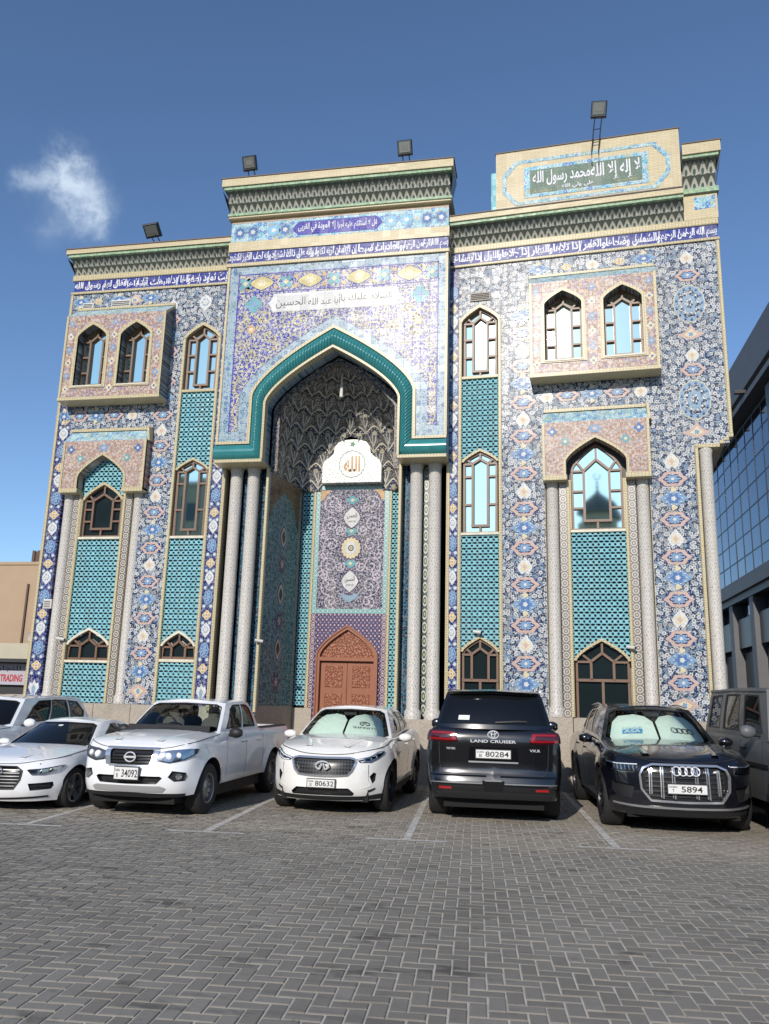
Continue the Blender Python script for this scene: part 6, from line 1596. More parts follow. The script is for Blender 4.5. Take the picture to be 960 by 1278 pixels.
c.patch('plate_recess', [(S+a, z) for a, z in [(-.37, .84), (.37, .84), (.34, 1.06), (-.34, 1.06)]], .004, 'gloss_black', depth=.006)
c.line('plate_handle', [(S-.36, .853), (S+.36, .853)], .022, .016, 'satin_chrome', depth=.014)
c.patch('tow_cover', [(S+a, z) for a, z in [(-.13, .46), (.13, .46), (.16, .60), (-.16, .60)]], .014, 'gloss_black'); c.line('tow_trim', [(S-.12, .60), (S+.12, .60)], .016, .020, 'satin_chrome')
c.patch('lower_bumper', [(S+a, z) for a, z in [(-.80, .35), (.80, .35), (.84, .44), (-.84, .44)]], .006, 'black_plastic')
c.plate(.965, '80284', 'BB', .50, .115, 0., False, .012)
def on_tail(c, a, z, off):
    x, y, _ = c.skin(c.smax-abs(a), z, off); return Matrix.Translation((x, a, z)) @ Matrix.Rotation(pi/2, 4, 'Z')
text_obj('tailgate_lettering', 'LAND CRUISER', 'bright_badge', c.root, on_tail(c, 0., 1.145, .004), .66, .042, .02, thick=.006)
text_obj('badge', 'VX.R', 'bright_badge', c.root, on_tail(c, .60, 1.03, .006), .15, .036, .012, thick=.004); text_obj('badge', 'TWIN TURBO', 'bright_badge', c.root, on_tail(c, -.62, 1.03, .006), .13, .03, .006, thick=.004)
Mt = on_tail(c, 0., 1.24, .012); n = 28; mb = MB()
for rx, rz, dz in ((.078, .054, 0), (.026, .050, 0), (.052, .022, .028)): mb.tube([(rx*cos(2*pi*i/n), 0, dz+rz*sin(2*pi*i/n)) for i in range(n+1)], .0075, 6, caps=False)
mb.build('emblem', 'bright_badge', c.root, Mt)
rg = [(2.10, .13), (2.97, .13), (2.97, .90), (2.14, .90), (2.09, .75)]
sw = [[(1.08, .1), (1.42, .1), (1.42, .88), (1.16, .88)], [(1.45, .1), (1.72, .1), (1.72, .88), (1.45, .88)], [(1.755, .12), (1.94, .12), (1.92, .86), (1.755, .88)]]
ws = mirror_poly([(0, .94), (.9, .92), (.94, .1), (0, .06)])
c.cabin([ws]+side_wins(1, sw)+side_wins(-1, sw), .04)
c.patch('rear_window', [(2.07, .12), (3.93, .12), (3.93, .80), (3.86, .90), (2.14, .90), (2.07, .80)], .006, 'tint_glass', sp=.08, depth=.008, fn=c.gh); c.glass(ws, 'tint_glass', 'windscreen')
for w in side_wins(1, sw)+side_wins(-1, sw): c.glass(w, 'tint_glass')
P1 = c.gh(2.42, .24, .014); 
c.patch('sticker', [(3.42, .22), (3.62, .22), (3.62, .34), (3.42, .34)], .012, 'sunshade', sp=.05, depth=.0, fn=c.gh)
c.line('wiper', [(2.97, .16), (2.60, .20), (2.42, .20)], .035, .03, 'black_plastic', fn=c.gh)
mb = MB(); rows = []
for i in range(13):
    t_ = 2.06+1.88*i/12; p0 = Vector(c.gh(t_, .96, .0)); e = .5+.5*min(1, min(i, 12-i)/1.5); rows.append([p0+Vector((-.06, 0, .045)), p0+Vector((.05*e, 0, .05)), p0+Vector((.13*e, 0, .025)), p0+Vector((.10*e, 0, -.005)), p0+Vector((.0, 0, -.02))])
mb.grid(rows); c.obj(mb, 'roof_spoiler', 'paint_black')
mb = MB(); mb.add([(3.85, -.012, 1.90), (4.05, -.014, 1.90), (4.08, 0, 1.965), (4.05, .014, 1.90), (3.85, .012, 1.90)], [(0, 1, 2), (2, 3, 4), (0, 2, 4)]); c.obj(mb, 'antenna', 'paint_black', smooth=False)
for sg in (1, -1): c.mirror(1.75, .93, 1.3, 'paint_black', sg, .16, .2, .18); c.line('roof_rail', [(sg*1.15, 1.05), (sg*1.9, 1.05)], .03, .03, 'satin_chrome', fn=c.gh, depth=.03)
c.wheels(.84, 'multi', 'rim_dark', .28, 6, .64)

# ---- black luxury suv ------------------------------------------------------
sp = dict(L=5.06, w=.99, xf=.75, nf=2.5, xr=.45, nr=3.2, R=.40, RA=.455, wheels=(.94, 3.94), paint='paint_black_blue', flare=.03, shoulder=.065,
          ztop=[(0, .935), (.10, .985), (.3, 1.02), (.8, 1.065), (1.4, 1.115), (2.6, 1.15), (4.2, 1.18), (5.06, 1.12)], zbot=[(0, .24), (.8, .25), (1.5, .28), (3.6, .30), (5.06, .35)],
          front=[(.22, .08), (.32, .02), (.42, .0), (.6, .01), (.8, .03), (.95, .07), (1.1, .16)], side=[(.28, .08), (.45, .025), (.6, .02), (.82, .0), (.95, .01), (1.2, .045)], rear=[(.3, .04), (.6, 0), (1.2, .08)],
          gh=dict(base=(1.62, .86, 4.62, .78, 1.22, 0, 4.82), top=(2.32, .65, 4.28, .60, 2.16, 0, 4.44), ztop=[(0, 1.645), (.8, 1.63), (1, 1.61), (1.4, 1.665), (2, 1.62), (3, 1.64)], bulge=.035))
c = Car('luxury_suv', sp, nose_out(2.03, -5.58, 0.2, 1.06), 'black sport utility car with a wide chrome grille of upright bars', PARKED, 'car')
gr = mirror_poly([(0, .90), (.44, .90), (.56, .85), (.60, .76), (.58, .58), (.46, .44), (0, .43)])
lo = [(.68, .62), (.72, .44), (.96, .47), (1.06, .54), (1.05, .66), (.86, .64)]; lom = [(-a, z) for a, z in lo][::-1]
c.shell([gr, lo, lom]); c.under(); c.hood_gap(1.4); c.deck('hood', 0, c.s_of_x(1.72), lambda x: .015+.05*min(1, x/.8), c.mat); c.deck('cabin_floor', c.s_of_x(1.72), c.smax, 0., 'cloth_dark', None, -.03)
g = c.recess('grille', gr, .05, 'lamp_black', None, 'gloss_black'); c.line('grille_frame', gr, .027, .014, 'chrome', g, closed=True, depth=.03)
for a in (-.45, -.30, -.15, .15, .30, .45):
    zt_ = .87 if abs(a) < .45 else .845; c.line('grille_bar', [(a, .47 if abs(a) < .4 else .52), (a, zt_)], .016, .002, 'chrome', g, depth=.03); c.line('grille_bar', [(a+.028, .48 if abs(a) < .4 else .52), (a+.028, zt_)], .010, .0, 'satin_chrome', g, depth=.03)
for z in (.50, .56, .62, .68, .74, .80): c.line('grille_slat', [(-.53, z), (.53, z)], .018, -.02, 'black_plastic', g, depth=.02)
for k in range(4): ring(c, 'emblem_ring', (-.123+.082*k, .825), .055, .055, .0095, 'bright_badge', None, None, .026, 24)
for sg in (1, -1):
    hl = [(sg*a, z) for a, z in [(.62, .905), (.67, .79), (.86, .775), (1.10, .80), (1.22, .87), (1.16, .92), (.95, .90)]]
    h_ = c.patch('headlight', hl, .008, 'lamp_black')
    for k in range(6): a = .68+.06*k; c.line('lamp_strip', [(sg*a, .80+.004*k), (sg*(a+.02), .875+.002*k)], .014, .013, 'lamp_silver', h_, depth=.005)
    c.line('lamp_strip', [(sg*.64, .892), (sg*.95, .888), (sg*1.17, .908)], .012, .014, 'led_white', h_, depth=.005); c.line('lamp_strip', [(sg*.68, .786), (sg*.88, .782), (sg*1.10, .81)], .010, .014, 'lamp_silver', h_, depth=.005)
    c.patch('headlight_lens', hl, .018, 'lens_glass', h_, depth=.01)
for v_ in (lo, lom): c.recess('intake', v_, .05, 'black_plastic')
c.line('lower_blade', [(-1.05, .375), (-.6, .355), (0, .35), (.6, .355), (1.05, .375)], .026, .016, 'satin_chrome', depth=.02); c.line('lower_blade', [(-1.08, .30), (0, .275), (1.08, .30)], .05, .006, 'black_plastic')
c.plate(.60, '5894', 'T', .50, .115, 0., True, .03)
ws = mirror_poly([(0, .95), (.82, .93), (.93, .86), (.95, .10), (.85, .05), (0, .05)])
sw = [[(1.10, .10), (1.42, .10), (1.44, .88), (1.24, .88), (1.15, .66)], [(1.46, .10), (1.72, .11), (1.74, .86), (1.475, .88)], [(1.765, .13), (1.95, .20), (1.90, .78), (1.79, .85)]]; rw_ = [[(2.12, .2), (2.97, .2), (2.97, .86), (2.15, .86)]]
c.cabin([ws]+side_wins(1, sw+rw_)+side_wins(-1, sw+rw_), .035); c.glass(ws, 'clear_glass', 'windscreen')
for w in side_wins(1, sw)+side_wins(-1, sw): c.glass(w, 'tint_glass', frame='satin_chrome')
for w in side_wins(1, rw_)+side_wins(-1, rw_): c.glass(w, 'tint_glass', 'rear_window')
sunshade(c, 2, '', 0)
Mh = on_gh(c, -.50, .42, -.058); n = 26
for k in range(4):
    mb = MB(); mb.tube([(-.13+.087*k+.055*cos(2*pi*i/n), 0, .055*sin(2*pi*i/n)) for i in range(n+1)], .006, 5, caps=False); mb.build('sunshade_logo', 'plate_frame', c.root, Mh)
Mh = on_gh(c, .48, .38, -.058); mb = MB(); mb.box(-.15, .15, -.002, .002, -.045, .045); sq = mb.build('sunshade_logo', 'blue_print', c.root, Mh); text_obj('sunshade_lettering', 'ASA', 'white_decal', sq, T(0, -.004, 0), .25, .07, .01); text_obj('sunshade_lettering', arabic('النابودة'), 'blue_print', c.root, Mh @ Matrix.Translation((0, -.003, .085)), .28, .05, .0)
mb = MB(); P1 = c.gh(0, .84, -.05); mb.cbox(-.12, .12, -.03, .03, -.035, .035, .008); mb.build('rear_view_mirror', 'black_plastic', c.root, Matrix.Translation(P1) @ Matrix.Rotation(-pi/2, 4, 'Z'))
for sg in (1, -1):
    c.mirror(1.86, .96, 1.15, c.mat, sg, .16, .20, .14); c.handle(2.62, .98, sg, c.mat); c.handle(3.6, 1.0, sg, c.mat); c.seams((1.72, 2.82, 3.78), .4, 1.14, sg); c.line('wiper', [(sg*.1, .03), (sg*.6, .06)], .02, .02, 'black_plastic', fn=c.gh)
    c.line('roof_rail', [(sg*1.1, 1.03), (sg*1.9, 1.04)], .03, .035, 'satin_chrome', fn=c.gh, depth=.03)
c.wheels(.85, 'twin', 'rim_dark', .28, 10, .72)

c.ridges(lambda x: .015+.05*min(1, x/.8), .46, .60, .25, 1.5, .008); c.flank(1.5, .95, 3.5, 1.0, .008)

# ---- white saloon ----------------------------------------------------------
sp = dict(L=4.46, w=.90, xf=.85, nf=2.4, xr=.5, nr=3, R=.325, RA=.375, wheels=(.88, 3.52), paint='paint_white', flare=.025, shoulder=.06,
          ztop=[(0, .74), (.10, .79), (.3, .825), (.8, .885), (1.35, .945), (2.6, .985), (3.6, 1.03), (4.46, 1.0)], zbot=[(0, .16), (.8, .16), (1.4, .20), (3.2, .22), (4.46, .28)],
          front=[(.15, .09), (.22, .02), (.3, .0), (.5, .015), (.66, .035), (.8, .10), (1., .2)], side=[(.2, .07), (.34, .02), (.5, .015), (.66, .0), (.78, .01), (1., .045)], rear=[(.2, .04), (.6, 0), (1.0, .05)],
          gh=dict(base=(1.46, .78, 3.78, .68, 1.08, 0, 4.0), top=(2.18, .54, 3.00, .52, 2.02, 0, 3.22), ztop=[(0, 1.385), (.8, 1.375), (1, 1.355), (1.4, 1.395), (2, 1.35), (3, 1.36)], bulge=.03))
c = Car('saloon_car', sp, nose_out(-7.98, -6.80, -3.5, .98, .93), 'low white saloon car with dark windscreen beside the white pickup truck', PARKED, 'car')
gr = mirror_poly([(0, .70), (.36, .70), (.46, .64), (.44, .50), (.36, .36), (0, .35)]); lo = [(.56, .44), (.60, .33), (.92, .35), (.96, .40), (.94, .46)]; lom = [(-a, z) for a, z in lo][::-1]
c.shell([gr, lo, lom]); c.under(); c.hood_gap(1.4); c.deck('hood', 0, c.s_of_x(1.56), lambda x: .015+.045*min(1, x/.8), c.mat); c.deck('boot_lid', c.s_of_x(1.56), c.smax, .02, c.mat)
g = c.recess('grille', gr, .04, 'lamp_black', None, 'gloss_black'); c.line('grille_frame', gr, .020, .010, 'black_plastic', g, closed=True, depth=.03)
for z in (.40, .45, .50, .55, .60, .65): c.line('grille_slat', [(-.42, z), (.42, z)], .012, -.012, 'rim_steel', g, depth=.02)
for k in range(4): ring(c, 'emblem_ring', (-.105+.07*k, .63), .047, .047, .007, 'chrome', None, None, .022, 24)
for sg in (1, -1):
    hl = [(sg*a, z) for a, z in [(.52, .655), (.60, .575), (.78, .575), (1.00, .63), (1.14, .72), (1.02, .715), (.74, .675)]]
    h_ = c.patch('headlight', hl, .008, 'lamp_silver'); c.line('lamp_strip', [(sg*.60, .588), (sg*.78, .59), (sg*.98, .64)], .018, .014, 'led_white', h_, depth=.006); c.line('lamp_strip', [(sg*.55, .655), (sg*.76, .668), (sg*1.06, .712)], .014, .014, 'lamp_black', h_, depth=.006)
    for a, z in ((.72, .627), (.86, .645)):
        mb = MB(); C0 = c.skin(sg*a, z, .010); mb.lathe([(.001, -.012), (.034, 0)], C0[1], C0[2], 14, axis='x'); mb.v = [(C0[0]+vx, vy, vz) for vx, vy, vz in mb.v]; c.obj(mb, 'lamp_bowl', 'lamp_black', h_)
    c.patch('headlight_lens', hl, .018, 'lens_glass', h_, depth=.01)
for v_ in (lo, lom): r__ = c.recess('intake', v_, .045, 'lamp_black')
for sg in (1, -1): c.line('intake_bar', [(sg*.60, .40), (sg*.90, .405)], .014, -.006, 'black_plastic'); c.line('lower_blade', [(sg*.1, .20), (sg*.9, .235)], .03, .006, 'lamp_black')
ws = mirror_poly([(0, .94), (.82, .92), (.93, .86), (.95, .10), (.85, .05), (0, .05)])
sw = [[(1.10, .10), (1.50, .10), (1.52, .88), (1.30, .88), (1.18, .60)], [(1.53, .10), (1.88, .14), (1.86, .42), (1.72, .82), (1.55, .88)]]; rw_ = [[(2.12, .1), (2.97, .1), (2.97, .9), (2.15, .9)]]
c.cabin([ws]+side_wins(1, sw+rw_)+side_wins(-1, sw+rw_), .035); c.glass(ws, 'tint_glass', 'windscreen')
for w in side_wins(1, sw)+side_wins(-1, sw): c.glass(w, 'tint_glass', frame='satin_chrome')
for w in side_wins(1, rw_)+side_wins(-1, rw_): c.glass(w, 'tint_glass', 'rear_window')
Mh = on_gh(c, .03, .80, .006); mb = MB(); mb.plate([lobed(0, 0, .045, .03, 0, 20)], -.002, .002); mb.build('permit_sticker', 'sunshade', c.root, Mh)
for sg in (1, -1): c.mirror(1.66, .86, .98, c.mat if sg > 0 else 'black_plastic', sg, .14, .19, .12); c.handle(2.42, .86, sg, c.mat); c.handle(3.22, .88, sg, c.mat); c.seams((1.54, 2.58, 3.40), .3, .96, sg)
c.wheels(.79, 'five', 'rim_silver', .22, 5, .72)

c.ridges(lambda x: .015+.045*min(1, x/.8), .30, .58, .25, 1.4, .008); c.flank(1.3, .78, 3.2, .86, .008)

# ---- white estate suv at the end of the row --------------------------------
sp = dict(L=4.9, w=.95, xf=.7, nf=2.6, xr=.45, nr=3.4, R=.38, RA=.44, wheels=(.92, 3.8), paint='paint_white', flare=.03, shoulder=.06,
          ztop=[(0, .95), (.3, 1.03), (1.3, 1.10), (4.2, 1.16), (4.9, 1.12)], zbot=[(0, .26), (1.2, .3), (4, .32), (4.9, .36)],
          front=[(.22, .06), (.42, .0), (.8, .03), (1.1, .14)], side=[(.28, .08), (.45, .025), (.82, .0), (1.2, .045)], rear=[(.3, .04), (.6, 0), (1.2, .05)],
          gh=dict(base=(1.5, .84, 4.55, .80, 1.1, 0, 4.75), top=(2.1, .68, 4.30, .64, 1.95, 0, 4.46), ztop=[(0, 1.61), (1, 1.58), (1.5, 1.625), (2, 1.59), (3, 1.60)], bulge=.03))
c = Car('estate_car', sp, nose_out(-10.12, -5.95, -1.2, 1.0), 'tall white estate car with blacked out side windows behind the low saloon car', PARKED, 'car')
c.shell([]); c.under(); c.hood_gap(1.4); c.deck('hood', 0, c.s_of_x(1.6), .05, c.mat); c.deck('boot_ledge', c.s_of_x(1.6), c.smax, 0., c.mat, None, -.01)
sw = [[(1.10, .10), (1.40, .10), (1.42, .90), (1.22, .90), (1.15, .70)], [(1.415, .10), (1.68, .10), (1.69, .90), (1.43, .90)], [(1.70, .10), (1.90, .12), (1.955, .45), (1.90, .86), (1.71, .90)]]; rw_ = [[(2.12, .2), (2.97, .2), (2.97, .86), (2.15, .86)]]
c.cabin([ws]+side_wins(1, sw+rw_)+side_wins(-1, sw+rw_), .035); c.glass(ws, 'tint_glass', 'windscreen')
for w in side_wins(1, sw)+side_wins(-1, sw): c.glass(w, 'tint_glass')
for w in side_wins(1, rw_)+side_wins(-1, rw_): c.glass(w, 'tint_glass', 'rear_window')
for sg in (1, -1):
    c.mirror(1.75, .93, 1.16, c.mat, sg, .16, .2, .16); c.handle(2.5, .98, sg, 'chrome'); c.handle(3.5, 1.0, sg, 'chrome'); c.seams((1.64, 2.70, 3.7), .4, 1.12, sg); c.line('roof_rail', [(sg*1.2, 1.03), (sg*1.92, 1.03)], .03, .03, 'paint_white', fn=c.gh, depth=.03)
    c.patch('tail_light', [(sg*(4.42+c.sx0), .98), (sg*(4.86+c.sx0), 1.0), (sg*(4.86+c.sx0), 1.10), (sg*(4.5+c.sx0), 1.10)], .012, 'tail_red'); c.patch('headlight', [(sg*a, z) for a, z in [(.5, .92), (.55, .8), (.95, .82), (1.05, .95)]], .01, 'lamp_silver')
c.patch('grille', mirror_poly([(0, .88), (.4, .88), (.34, .62), (0, .60)]), .006, 'lamp_black')
c.wheels(.82, 'twin', 'rim_silver', .25, 5, .66)

# ---- grey box-bodied off-roader --------------------------------------------
sp = dict(L=4.7, w=.90, xf=.22, nf=5, xr=.16, nr=6, R=.405, RA=.46, wheels=(.80, 3.65), paint='paint_grey', flare=.07, shoulder=.03,
          ztop=[(0, 1.16), (.2, 1.19), (1.5, 1.22), (4.7, 1.24)], zbot=[(0, .42), (1, .42), (4, .42), (4.7, .45)],
          front=[(.4, .0), (1.2, .02)], side=[(.4, .03), (.6, .0), (1.25, .0)], rear=[(.4, 0), (1.3, .0)],
          gh=dict(base=(1.46, .83, 4.62, .84, 1.36, 0, 4.68), top=(1.78, .70, 4.54, .71, 1.70, 0, 4.60), ztop=[(0, 1.91), (1, 1.90), (1.5, 1.93), (2, 1.91), (3, 1.92)], bulge=.01))
c = Car('off_roader', sp, nose_out(4.27, -6.50, 0., 1.05, 1.03), 'boxy grey off-roader with square side windows beside the black luxury suv', PARKED, 'car')
c.shell([]); c.under(); c.hood_gap(1.4); c.deck('hood', 0, c.s_of_x(1.5), .03, c.mat); c.deck('cabin_floor', c.s_of_x(1.5), c.smax, 0., 'cloth_dark', None, -.02)
sw = [[(1.07, .12), (1.33, .12), (1.33, .86), (1.31, .88), (1.11, .88)], [(1.40, .12), (1.66, .12), (1.67, .15), (1.66, .88), (1.40, .88)], [(1.73, .12), (1.95, .12), (1.95, .86), (1.73, .88)]]
ws = mirror_poly([(0, .92), (.9, .90), (.93, .12), (0, .10)]); rw_ = [[(2.2, .15), (2.97, .15), (2.97, .86), (2.2, .86)]]
c.cabin([ws]+side_wins(1, sw+rw_)+side_wins(-1, sw+rw_), .02, flatroof=True); c.glass(ws, 'tint_glass', 'windscreen')
for w in side_wins(1, sw)+side_wins(-1, sw): c.glass(w, 'tint_glass')
for w in side_wins(1, rw_)+side_wins(-1, rw_): c.glass(w, 'tint_glass', 'rear_window')
for sg in (1, -1):
    mr = c.mirror(1.70, .93, 1.32, c.mat, sg, .16, .20, .18); c.handle(2.35, 1.08, sg, 'black_plastic'); c.handle(3.30, 1.08, sg, 'black_plastic'); c.seams((1.55, 2.52, 3.50), .5, 1.20, sg)
    c.line('rub_strip', [(sg*(1.3+c.sx0), .88), (sg*(3.1+c.sx0), .88)], .05, .018, 'black_plastic'); c.line('rain_gutter', [(sg*1.0, .97), (sg*2.0, .97)], .05, .02, c.mat, fn=c.gh, depth=.02)
    mb = MB(); C0 = c.skin(sg*.62, .92, .0); mb.lathe([(.001, -.03), (.1, -.02), (.115, .01)], C0[1], C0[2], 20, axis='x'); mb.v = [(C0[0]+vx, vy, vz) for vx, vy, vz in mb.v]; c.obj(mb, 'headlight', 'lamp_silver')
    c.line('fender', [(sg*(.42+c.sx0), .90), (sg*(1.22+c.sx0), .90)], .06, .02, c.mat)
c.patch('grille', mirror_poly([(0, 1.08), (.40, 1.08), (.40, .78), (0, .78)]), .006, 'lamp_black')
c.wheels(.80, 'twin', 'rim_dark', .27, 5, .66)
# ------------------------------------------------------------------ fittings on the mosque
def vent(M, x0, x1, z0, z1, y=-.02, slats=4, mat='vent_white'):
    o = PB('vent', mat, M, x0, x1, y-.015, y+.03, z0, z1, .006)
    n = slats; h = (z1-z0-.05)/n
    for k in range(n):
        mb = MB(); mb.add([(x0+.025, y-.018, z0+.03+h*k), (x1-.025, y-.018, z0+.03+h*k), (x1-.025, y-.030, z0+.02+h*(k+.7)), (x0+.025, y-.030, z0+.02+h*(k+.7))], [(0, 1, 2, 3)]); mb.build('slat', 'vent_dark', o)
vent(ML, -11.78, -11.46, 11.66, 11.83, -.02, 3); vent(ML, -10.95, -10.40, 11.66, 11.86, -.02, 3); vent(MR, .47, .96, 11.17, 11.39, -.02, 4, 'stone_base'); vent(ML, -11.90, -11.68, 3.71, 3.94, -.02, 4)
def cctv(M, x, y, z, yaw, label):
    o = empty('security_camera', (mosque.matrix_world @ M) @ T(x, y, z, yaw)); tag(o, label, 'camera', 'security cameras on the mosque')
    mb = MB(); mb.tube([(0, 0, 0), (0, -.07, 0)], .022, 8); mb.build('bracket', 'black_metal', o)
    mb = MB(); mb.tube([(-.10, -.09, .01), (.08, -.10, -.015)], .036, 10); mb.build('housing', 'vent_white', o)
    mb = MB(); mb.tube([(.08, -.10, -.015), (.095, -.101, -.018)], .030, 10); mb.build('lens', 'gloss_black', o)
cctv(ML, -11.31, -.03, 2.98, .4, 'small white security camera beside a low fan window with a pale sill')
cctv(ML, -6.32, -.04, 3.0, .5, 'small white security camera at the edge of the portal recess')
cctv(MR, .70, -.05, 3.25, -.2, 'small white security camera over the narrow glazed door')
cctv(MR, 3.93, -.05, 2.95, -.5, 'small white security camera beside the wide glazed door')
# floodlights
def flood(M, x, y, z, lean, h, label, head=(.40, .34), ladder=False, tilt=.5):
    o = empty('floodlight', (mosque.matrix_world @ M) @ T(x, y, z)); tag(o, label, 'floodlight', 'floodlights on the roof line')
    dx = lean; w = .16
    for s in (-1, 1):
        mb = MB(); mb.tube([(s*w/2, 0, -.35 if ladder else 0), (s*w/2, 0, 0), (s*w/2+dx*.6, -.10, h*.7), (s*w/2+dx, -.16, h)], .014, 8); mb.build('post', 'black_metal', o)
    if ladder:
        for k in range(2): mb = MB(); zz = h*(.25+.35*k); xx = dx*(.25+.35*k)*.85; mb.tube([(-w/2+xx, -.04-.05*k, zz), (w/2+xx, -.04-.05*k, zz)], .009, 6); mb.build('rung', 'black_metal', o)
    else:
        mb = MB(); mb.box(-w/2-.03, w/2+.03, -.03, .03, 0, .015); mb.build('base_plate', 'black_metal', o)
    Mh = T(dx, -.18, h+.10) @ Matrix.Rotation(lean*.9, 4, 'Y') @ Matrix.Rotation(tilt, 4, 'X')
    a, b = head
    mb = MB(); mb.cbox(-a/2, a/2, -.05, .05, -b/2, b/2, .02)
    for k in range(7): xx = -a/2+.04+k*(a-.08)/6; mb.box(xx-.006, xx+.006, .05, .09, -b/2+.03, b/2-.03)
    hd = mb.build('lamp_head', 'black_metal', o, Mh)
    mb = MB(); mb.cbox(-a/2+.045, a/2-.045, -.062, -.045, -b/2+.05, b/2-.05, .006); mb.build('lens', 'lamp_glass', hd)
    mb = MB(); mb.box(-a/2+.10, a/2-.10, -.066, -.060, -.06, .06); mb.build('diode_panel', 'vent_dark', hd)
flood(ML, -9.62, -.30, 13.24, -.12, .20, 'black floodlight leaning over the lowest cornice above the oriel vents', (.42, .36), tilt=.75)
flood(ML, -6.95, -.72, 14.54, -.06, .30, 'black floodlight on the portal cornice above the blue verse cartouche end', (.36, .36), tilt=.35)
flood(ML, -2.98, -.72, 14.55, -.04, .30, 'black floodlight on the portal cornice close to its sunlit corner', (.36, .36), tilt=.3)
flood(MR, 3.50, -.37, 14.55, .12, .88, 'black floodlight on a small ladder frame above the green inscription panel', (.36, .38), True, tilt=.3)

# ------------------------------------------------------------------ buildings around
t = NT('grey_stone'); p = t.co(); t.out(t.mix(t.noise(p, 1.5, 5), (.10, .102, .108), (.14, .14, .145)), .6)
t = NT('tower_glass'); t.out((.075, .095, .125), .06, None, Metallic=1.)
t = NT('beige_render'); p = t.co(); n1 = t.noise(p, .8, 6, .6); t.out(t.mix(n1, (.36, .255, .165), (.44, .32, .21)), .9)
t = NT('cream_render'); p = t.co(); t.out(t.mix(t.noise(p, 1.3, 5), (.42, .38, .28), (.52, .47, .36)), .9)
flat('brown_slats', (.10, .06, .045), .7); flat('sign_board', (.42, .40, .45), .5); flat('sign_red', (.42, .015, .02), .5); flat('dark_shop', (.03, .028, .027), .5); flat('sign_dark', (.03, .03, .04), .4); flat('sign_pale', (.42, .43, .44), .5)
office = empty('office_building', T(9.2, 0, 0)); tag(office, 'grey office block with a dark blue glass curtain wall beyond the mosque corner', 'building')
MO = Matrix.Rotation(-pi/2, 4, 'Z')
def OB(name, mat, x0, x1, y0, y1, z0, z1, parent=None): mb = MB(); mb.box(x0, x1, y0, y1, z0, z1); return mb.build(name, mat, parent or office, MO if parent is None else None)
OB('wall', 'grey_stone', -48, -2, .3, 18, 0, 17.2); OB('parapet', 'grey_stone', -48, -2, -.05, .6, 15.6, 17.4); OB('cornice', 'grey_stone', -48, -2, -.35, .5, 14.6, 14.85)
OB('pier', 'grey_stone', -15.2, -2, .0, .3, 7.3, 14.5); OB('pier', 'grey_stone', -48, -28.4, .0, .3, 7.3, 14.5)
cw = OB('curtain_wall', 'sign_dark', -28.4, -15.2, .20, .30, 7.5, 14.4)
mb = MB(); mb.add([(-.72, 0, -.47), (.72, 0, -.47), (.72, 0, .47), (-.72, 0, .47)], [(0, 1, 2, 3)]); po = mb.build('pane', 'tower_glass'); pme = po.data; bpy.data.objects.remove(po)
for i in range(9):
    xc_ = -28.4+1.467*(i+.5)
    for j in range(7):
        link('pane', pme, cw, Matrix.Translation((xc_, .17, 8.05+.965*j)) @ Matrix.Rotation(rw.gauss(0, .003), 4, 'Z') @ Matrix.Rotation(rw.gauss(0, .003), 4, 'X'))
for i in range(10): OB('mullion', 'black_metal', -28.4+1.467*i-.04, -28.4+1.467*i+.04, .155, .2, 7.5, 14.4, cw)
for j in range(8): OB('transom', 'black_metal', -28.4, -15.2, .16, .2, 7.55+.965*j-.03, 7.55+.965*j+.03, cw)
OB('ledge', 'grey_stone', -48, -2, -.5, .4, 6.7, 7.3); OB('soffit', 'dark_shop', -48, -2, -.35, .4, 6.4, 6.69)
for x in (-30, -26.2, -22.4, -18.6, -14.8, -11, -7): OB('column', 'grey_stone', x-.35, x+.35, -.3, .35, 0, 6.4)
for x0, x1 in ((-29.6, -26.6), (-25.8, -22.8), (-22.0, -19.0), (-18.2, -15.2), (-14.4, -11.4)):
    OB('shop_front', 'dark_shop', x0, x1, .1, .28, 0, 4.2); sb = OB('sign', 'sign_dark', x0, x1, -.1, .2, 4.4, 5.7); OB('sign_end', 'sign_pale', x1-.7, x1-.1, -.13, -.1, 4.5, 5.6, sb)
    OB('window', 'tower_glass', x0+.5, x1-.5, .05, .12, 5.8, 6.3)
for k in range(5): OB('spotlight', 'black_metal', -27.5+2.6*k, -27.3+2.6*k, -.75, -.3, 14.9, 15.05)
beige = empty('apartment_block', T(-38, 31, 0)); tag(beige, 'plain sand coloured block with a slatted rooftop screen behind the shop', 'building')
def BB_(name, mat, x0, x1, y0, y1, z0, z1, parent=None): mb = MB(); mb.box(x0, x1, y0, y1, z0, z1); return mb.build(name, mat, parent or beige)
BB_('wall', 'beige_render', -12, 14, 0, 14, 0, 9.9); BB_('coping', 'beige_render', -12, 14, -.08, .3, 9.9, 10.1); BB_('downpipe', 'brown_slats', 4.5, 4.62, -.12, 0, 0, 8.6)
scr = BB_('roof_screen', 'brown_slats', 3.9, 13.9, 1.0, 1.1, 10.1, 11.0)
for k in range(26): BB_('slat', 'brown_slats', 3.9+k*.38, 4.1+k*.38, .92, 1.0, 10.1, 11.05, scr)
shop = empty('shop', T(-29, 20, 0)); tag(shop, 'low cream shop with a lettered fascia sign under the sand coloured block', 'shop')
def SB(name, mat, x0, x1, y0, y1, z0, z1, parent=None): mb = MB(); mb.box(x0, x1, y0, y1, z0, z1); return mb.build(name, mat, parent or shop)
SB('wall', 'cream_render', -9, 9, .3, 8, 0, 4.05); SB('canopy', 'dark_shop', -9, 9, -.9, .3, 3.05, 3.22); SB('shop_front', 'dark_shop', -9, 9, .2, .3, 0, 1.9)
sgn = SB('sign', 'sign_board', -6, 3.6, -.05, .29, 1.95, 3.0)
